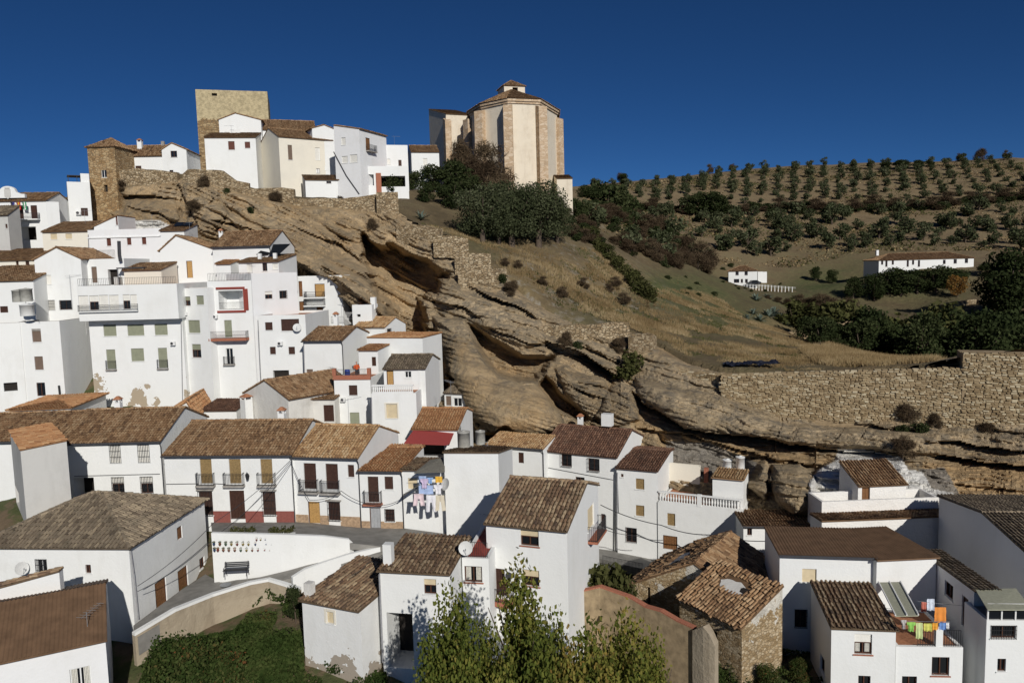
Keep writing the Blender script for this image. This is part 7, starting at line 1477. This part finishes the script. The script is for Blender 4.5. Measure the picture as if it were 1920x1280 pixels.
# ---- person on the red-brick terrace
q = H3.wpt((2.3, .75, H3.h)); man = empty('person', tuple(q), radians(8), 'person in an orange top standing behind the red-brick terrace railing', 'person')
def skin(name, pts, edges, rad, mat, parent, root=0, sub=2):
    me = bpy.data.meshes.new(name); me.from_pydata(pts, edges, []); o = link(name, me, mat, parent); sm_ = o.modifiers.new('skin', 'SKIN')
    sv = me.skin_vertices[0].data if me.skin_vertices else None
    if sv is None:
        me.attributes; bpy.context.view_layer.update()
    for i, r_ in enumerate(rad):
        me.skin_vertices[0].data[i].radius = (r_, r_); me.skin_vertices[0].data[i].use_root = (i == root)
    o.modifiers.new('sub', 'SUBSURF').levels = sub; o.modifiers['sub'].render_levels = sub; return o
def body_mesh(name, chains, mat, parent, n=10):
    """one surface: lofted rings along joined chains"""
    mb = MB()
    for ch in chains:
        P = [Vector(c[:3]) for c in ch]; R = [c[3:] for c in ch]; prev = None; k = len(mb.v)
        for i, p in enumerate(P):
            d = (P[min(i + 1, len(P) - 1)] - P[max(i - 1, 0)]).normalized(); a = Vector((1, 0, 0)) if abs(d.x) < .8 else Vector((0, 1, 0)); b2 = d.cross(a).normalized(); a = b2.cross(d)
            for j in range(n): t = 2 * pi * j / n; mb.v.append(tuple(p + a * (R[i][0] * cos(t)) + b2 * (R[i][1] * sin(t))))
        for i in range(len(P) - 1):
            for j in range(n): mb.f.append((k + i * n + j, k + i * n + (j + 1) % n, k + (i + 1) * n + (j + 1) % n, k + (i + 1) * n + j)); mb.m.append(0)
        for e in (0, len(P) - 1): mb.f.append(tuple(k + e * n + (j if e else n - 1 - j) for j in range(n))); mb.m.append(0)
    o = mb.build(name, mat, parent, None, True); rm = o.modifiers.new('union', 'REMESH'); rm.mode = 'VOXEL'; rm.voxel_size = .022; rm.use_smooth_shade = True; return o
skm = plain('skin', (.48, .27, .18), .6, .05); M['orange'] = plain('orange_cotton', (.55, .10, .03), .9, .1); M['dkt'] = plain('dark_trousers', (.05, .05, .06), .9, .1)
arms = [[(s * .19, 0, 1.40, .06, .06), (s * .27, -.02, 1.15, .05, .05), (s * .26, -.2, 1.02, .04, .04), (s * .2, -.33, 1.04, .035, .03)] for s in (-1, 1)]
hand = []
for s in (-1, 1):
    hand.append([(s * .2, -.32, 1.04, .036, .022), (s * .19, -.40, 1.035, .04, .018)])
    for f in range(4): hand.append([(s * .19 + (f - 1.5) * .02, -.39, 1.035, .010, .010), (s * .19 + (f - 1.5) * .022, -.44, 1.03, .009, .009), (s * .19 + (f - 1.5) * .022, -.455, 1.0, .008, .008)])
    hand.append([(s * .165, -.35, 1.035, .011, .011), (s * .14, -.385, 1.025, .010, .010), (s * .135, -.41, 1.02, .009, .009)])
body_mesh('body', [[(0, 0, .92, .15, .11), (0, 0, 1.15, .14, .10), (0, .0, 1.38, .18, .11), (0, 0, 1.46, .07, .07), (0, -.01, 1.53, .055, .055), (0, -.015, 1.58, .07, .08), (0, -.015, 1.66, .078, .098), (0, 0, 1.74, .06, .075)], [(0, -.1, 1.635, .012, .012), (0, -.125, 1.62, .014, .012)], [(.08, 0, 1.65, .012, .025), (-.08, 0, 1.65, .012, .025)]] + arms + hand + [[(s * .09, 0, .92, .085, .09), (s * .1, -.01, .5, .06, .065), (s * .1, .02, .08, .04, .045), (s * .1, -.08, .04, .045, .035)] for s in (-1, 1)], skm, man)
body_mesh('jumper', [[(0, 0, .9, .175, .13), (0, 0, 1.15, .165, .125), (0, 0, 1.38, .205, .13), (0, 0, 1.46, .085, .085)]] + [[(s * .19, 0, 1.40, .08, .08), (s * .275, -.02, 1.15, .068, .068), (s * .27, -.17, 1.03, .055, .055)] for s in (-1, 1)], M['orange'], man)
body_mesh('trousers', [[(0, 0, .96, .165, .125), (0, 0, .82, .165, .12)]] + [[(s * .09, 0, .92, .1, .105), (s * .1, -.01, .5, .08, .085), (s * .1, .02, .06, .065, .07)] for s in (-1, 1)], M['dkt'], man)
body_mesh('hair', [[(0, .02, 1.62, .08, .085), (0, .012, 1.70, .088, .105), (0, .01, 1.765, .05, .06)]], M['wood_dark'], man)
q = H3.wpt((1.2, .9, H3.h)); e = empty('plastic_drum', tuple(q), 0, 'blue plastic drum beside the person on the terrace', 'drum'); mb = MB(); mb.lathe([(.001, 0), (.28, 0), (.3, .1), (.3, .8), (.26, .9), (.001, .9)], n=14); mb.build('barrel', plain('blue_plastic', (.03, .06, .3), .4, .05), e, None, True); mb = MB(); mb.lathe([(.31, .25), (.33, .28), (.31, .31)], n=14); mb.lathe([(.31, .6), (.33, .63), (.31, .66)], n=14); mb.build('hoop', M['gutter'], e, None, True)
# ---- flags on the town hall
for i, (px, cols) in enumerate(((28, [(.02, .02, .05), (.05, .05, .2)]), (39, [(.45, .03, .03), (.6, .42, .03), (.45, .03, .03)]), (50, [(.03, .25, .10), (.75, .75, .7), (.03, .25, .10)]))):
    u, v = I1.uv('f', px, 396); root = empty('flag', tuple(I1.wpt(I1.loc('f', u, v, -.3))), I1.yaw, ['dark blue', 'red and yellow', 'green and white'][i] + ' flag on a pole leaning from the town hall balcony', 'flag'); mb = MB(); mb.tube((0, 0, 0), (0, -.8, 1.3), .025); mb.build('pole', M['steel'], root)
    for k, c in enumerate(cols):
        mb = MB(); n = len(cols)
        for j in range(5): t0, t1 = j / 5, (j + 1) / 5; f = lambda t: (.10 * sin(t * 7 + i), ); a0 = .25 + 0; mb.poly([((k / n) * .55 + .05 * sin(t * 6), -.75 + .4 * t * .6 + .08 * sin(t * 9 + k), 1.25 - 1.1 * t) for t in (t0, t1)] + [(((k + 1) / n) * .55 + .05 * sin(t * 6), -.75 + .4 * t * .6 + .08 * sin(t * 9 + k), 1.25 - 1.1 * t) for t in (t1, t0)])
        mb.build('stripe', plain('flag_%d_%d' % (i, k), c, .9, .05), root)
# ---- things by the villa
P = [at(x, y, Y) for x, y, Y in ((1395, 536, 233), (1440, 538, 231), (1492, 542, 226))]; e = empty('white_fence', tuple(P[0]), 0, 'white post-and-rail fence along the villa terrace', 'fence')
for a, b in zip(P, P[1:]):
    for i in range(8):
        q = a + (b - a) * i / 8 - P[0]; mb = MB(); mb.box((q[0] - .08, q[1] - .08, q[2] - 1.2), (q[0] + .08, q[1] + .08, q[2] + .6)); mb.build('post', M['white'], e)
    mb = MB(); mb.tube(a - P[0] + [0, 0, .2], b - P[0] + [0, 0, .2], .04); mb.tube(a - P[0] + [0, 0, .5], b - P[0] + [0, 0, .5], .04); mb.build('rail', M['white'], e)
wall_path('terrace_wall', 'brown retaining wall under the white villa fence', [(1352, 540, 236, 3), (1395, 540, 233.5, 3), (1440, 541, 231.5, 3), (1492, 546, 226.5, 3)], 'mortar', .5)
q = at(1413, 534, 235); car = empty('parked_car', tuple(q), radians(8), 'dark car parked beside the villa', 'car'); cp = plain('dark_car_paint', (.02, .022, .026), .25, .1)
mb = MB(); prof = [(-2.0, .35), (-2.05, .75), (-1.2, .9), (-.6, 1.4), (.8, 1.42), (1.5, .95), (2.05, .85), (2.05, .35)]; fr = [(x, -.8, z) for x, z in prof]; bk = [(x, .8, z) for x, z in prof]; mb.poly(fr); mb.poly(bk[::-1]); [mb.poly([fr[(i + 1) % 8], fr[i], bk[i], bk[(i + 1) % 8]]) for i in range(8)]; mb.build('body', cp, car)
mb = MB(); mb.poly([(-1.05, -.81, .93), (.95, -.81, .95), (.7, -.81, 1.34), (-.55, -.81, 1.33)]); mb.build('side_window', M['glass'], car)
for x in (-1.25, 1.25):
    for y in (-.8, .8): mb = MB(); mb.tube((x, y - .1, .33), (x, y + .1, .33), .33, .33, 14); mb.build('wheel', M['gutter'], car)
for y in (-.55, .55): mb = MB(); mb.box((-2.07, y - .15, .62), (-2.03, y + .15, .74)); mb.build('headlight', M['frame_white'], car)
q = cast_up(1410, 692, 84.); n = 12; rg = np.random.default_rng(8); V_, F_ = [], []
for j in range(n + 1):
    for i in range(2 * n + 1): V_.append((-3.2 + 6.4 * i / (2 * n) + rg.normal(0, .05), -1.0 + 2.2 * j / n + rg.normal(0, .05), .35 + .5 * fbm(np.array([i * .35]), np.array([j * .4]), 3)[0] + .25 * rg.random()))
for j in range(n):
    for i in range(2 * n): k = j * (2 * n + 1) + i; F_.append((k, k + 1, k + 2 * n + 2, k + 2 * n + 1))
tag(link('tarpaulin', np_mesh('tarpaulin', V_, F_), plain('blue_black_plastic', (.012, .014, .024), .45, .3), None, tuple(q)), 'crumpled dark blue plastic sheet lying behind the long stone wall', 'tarpaulin')
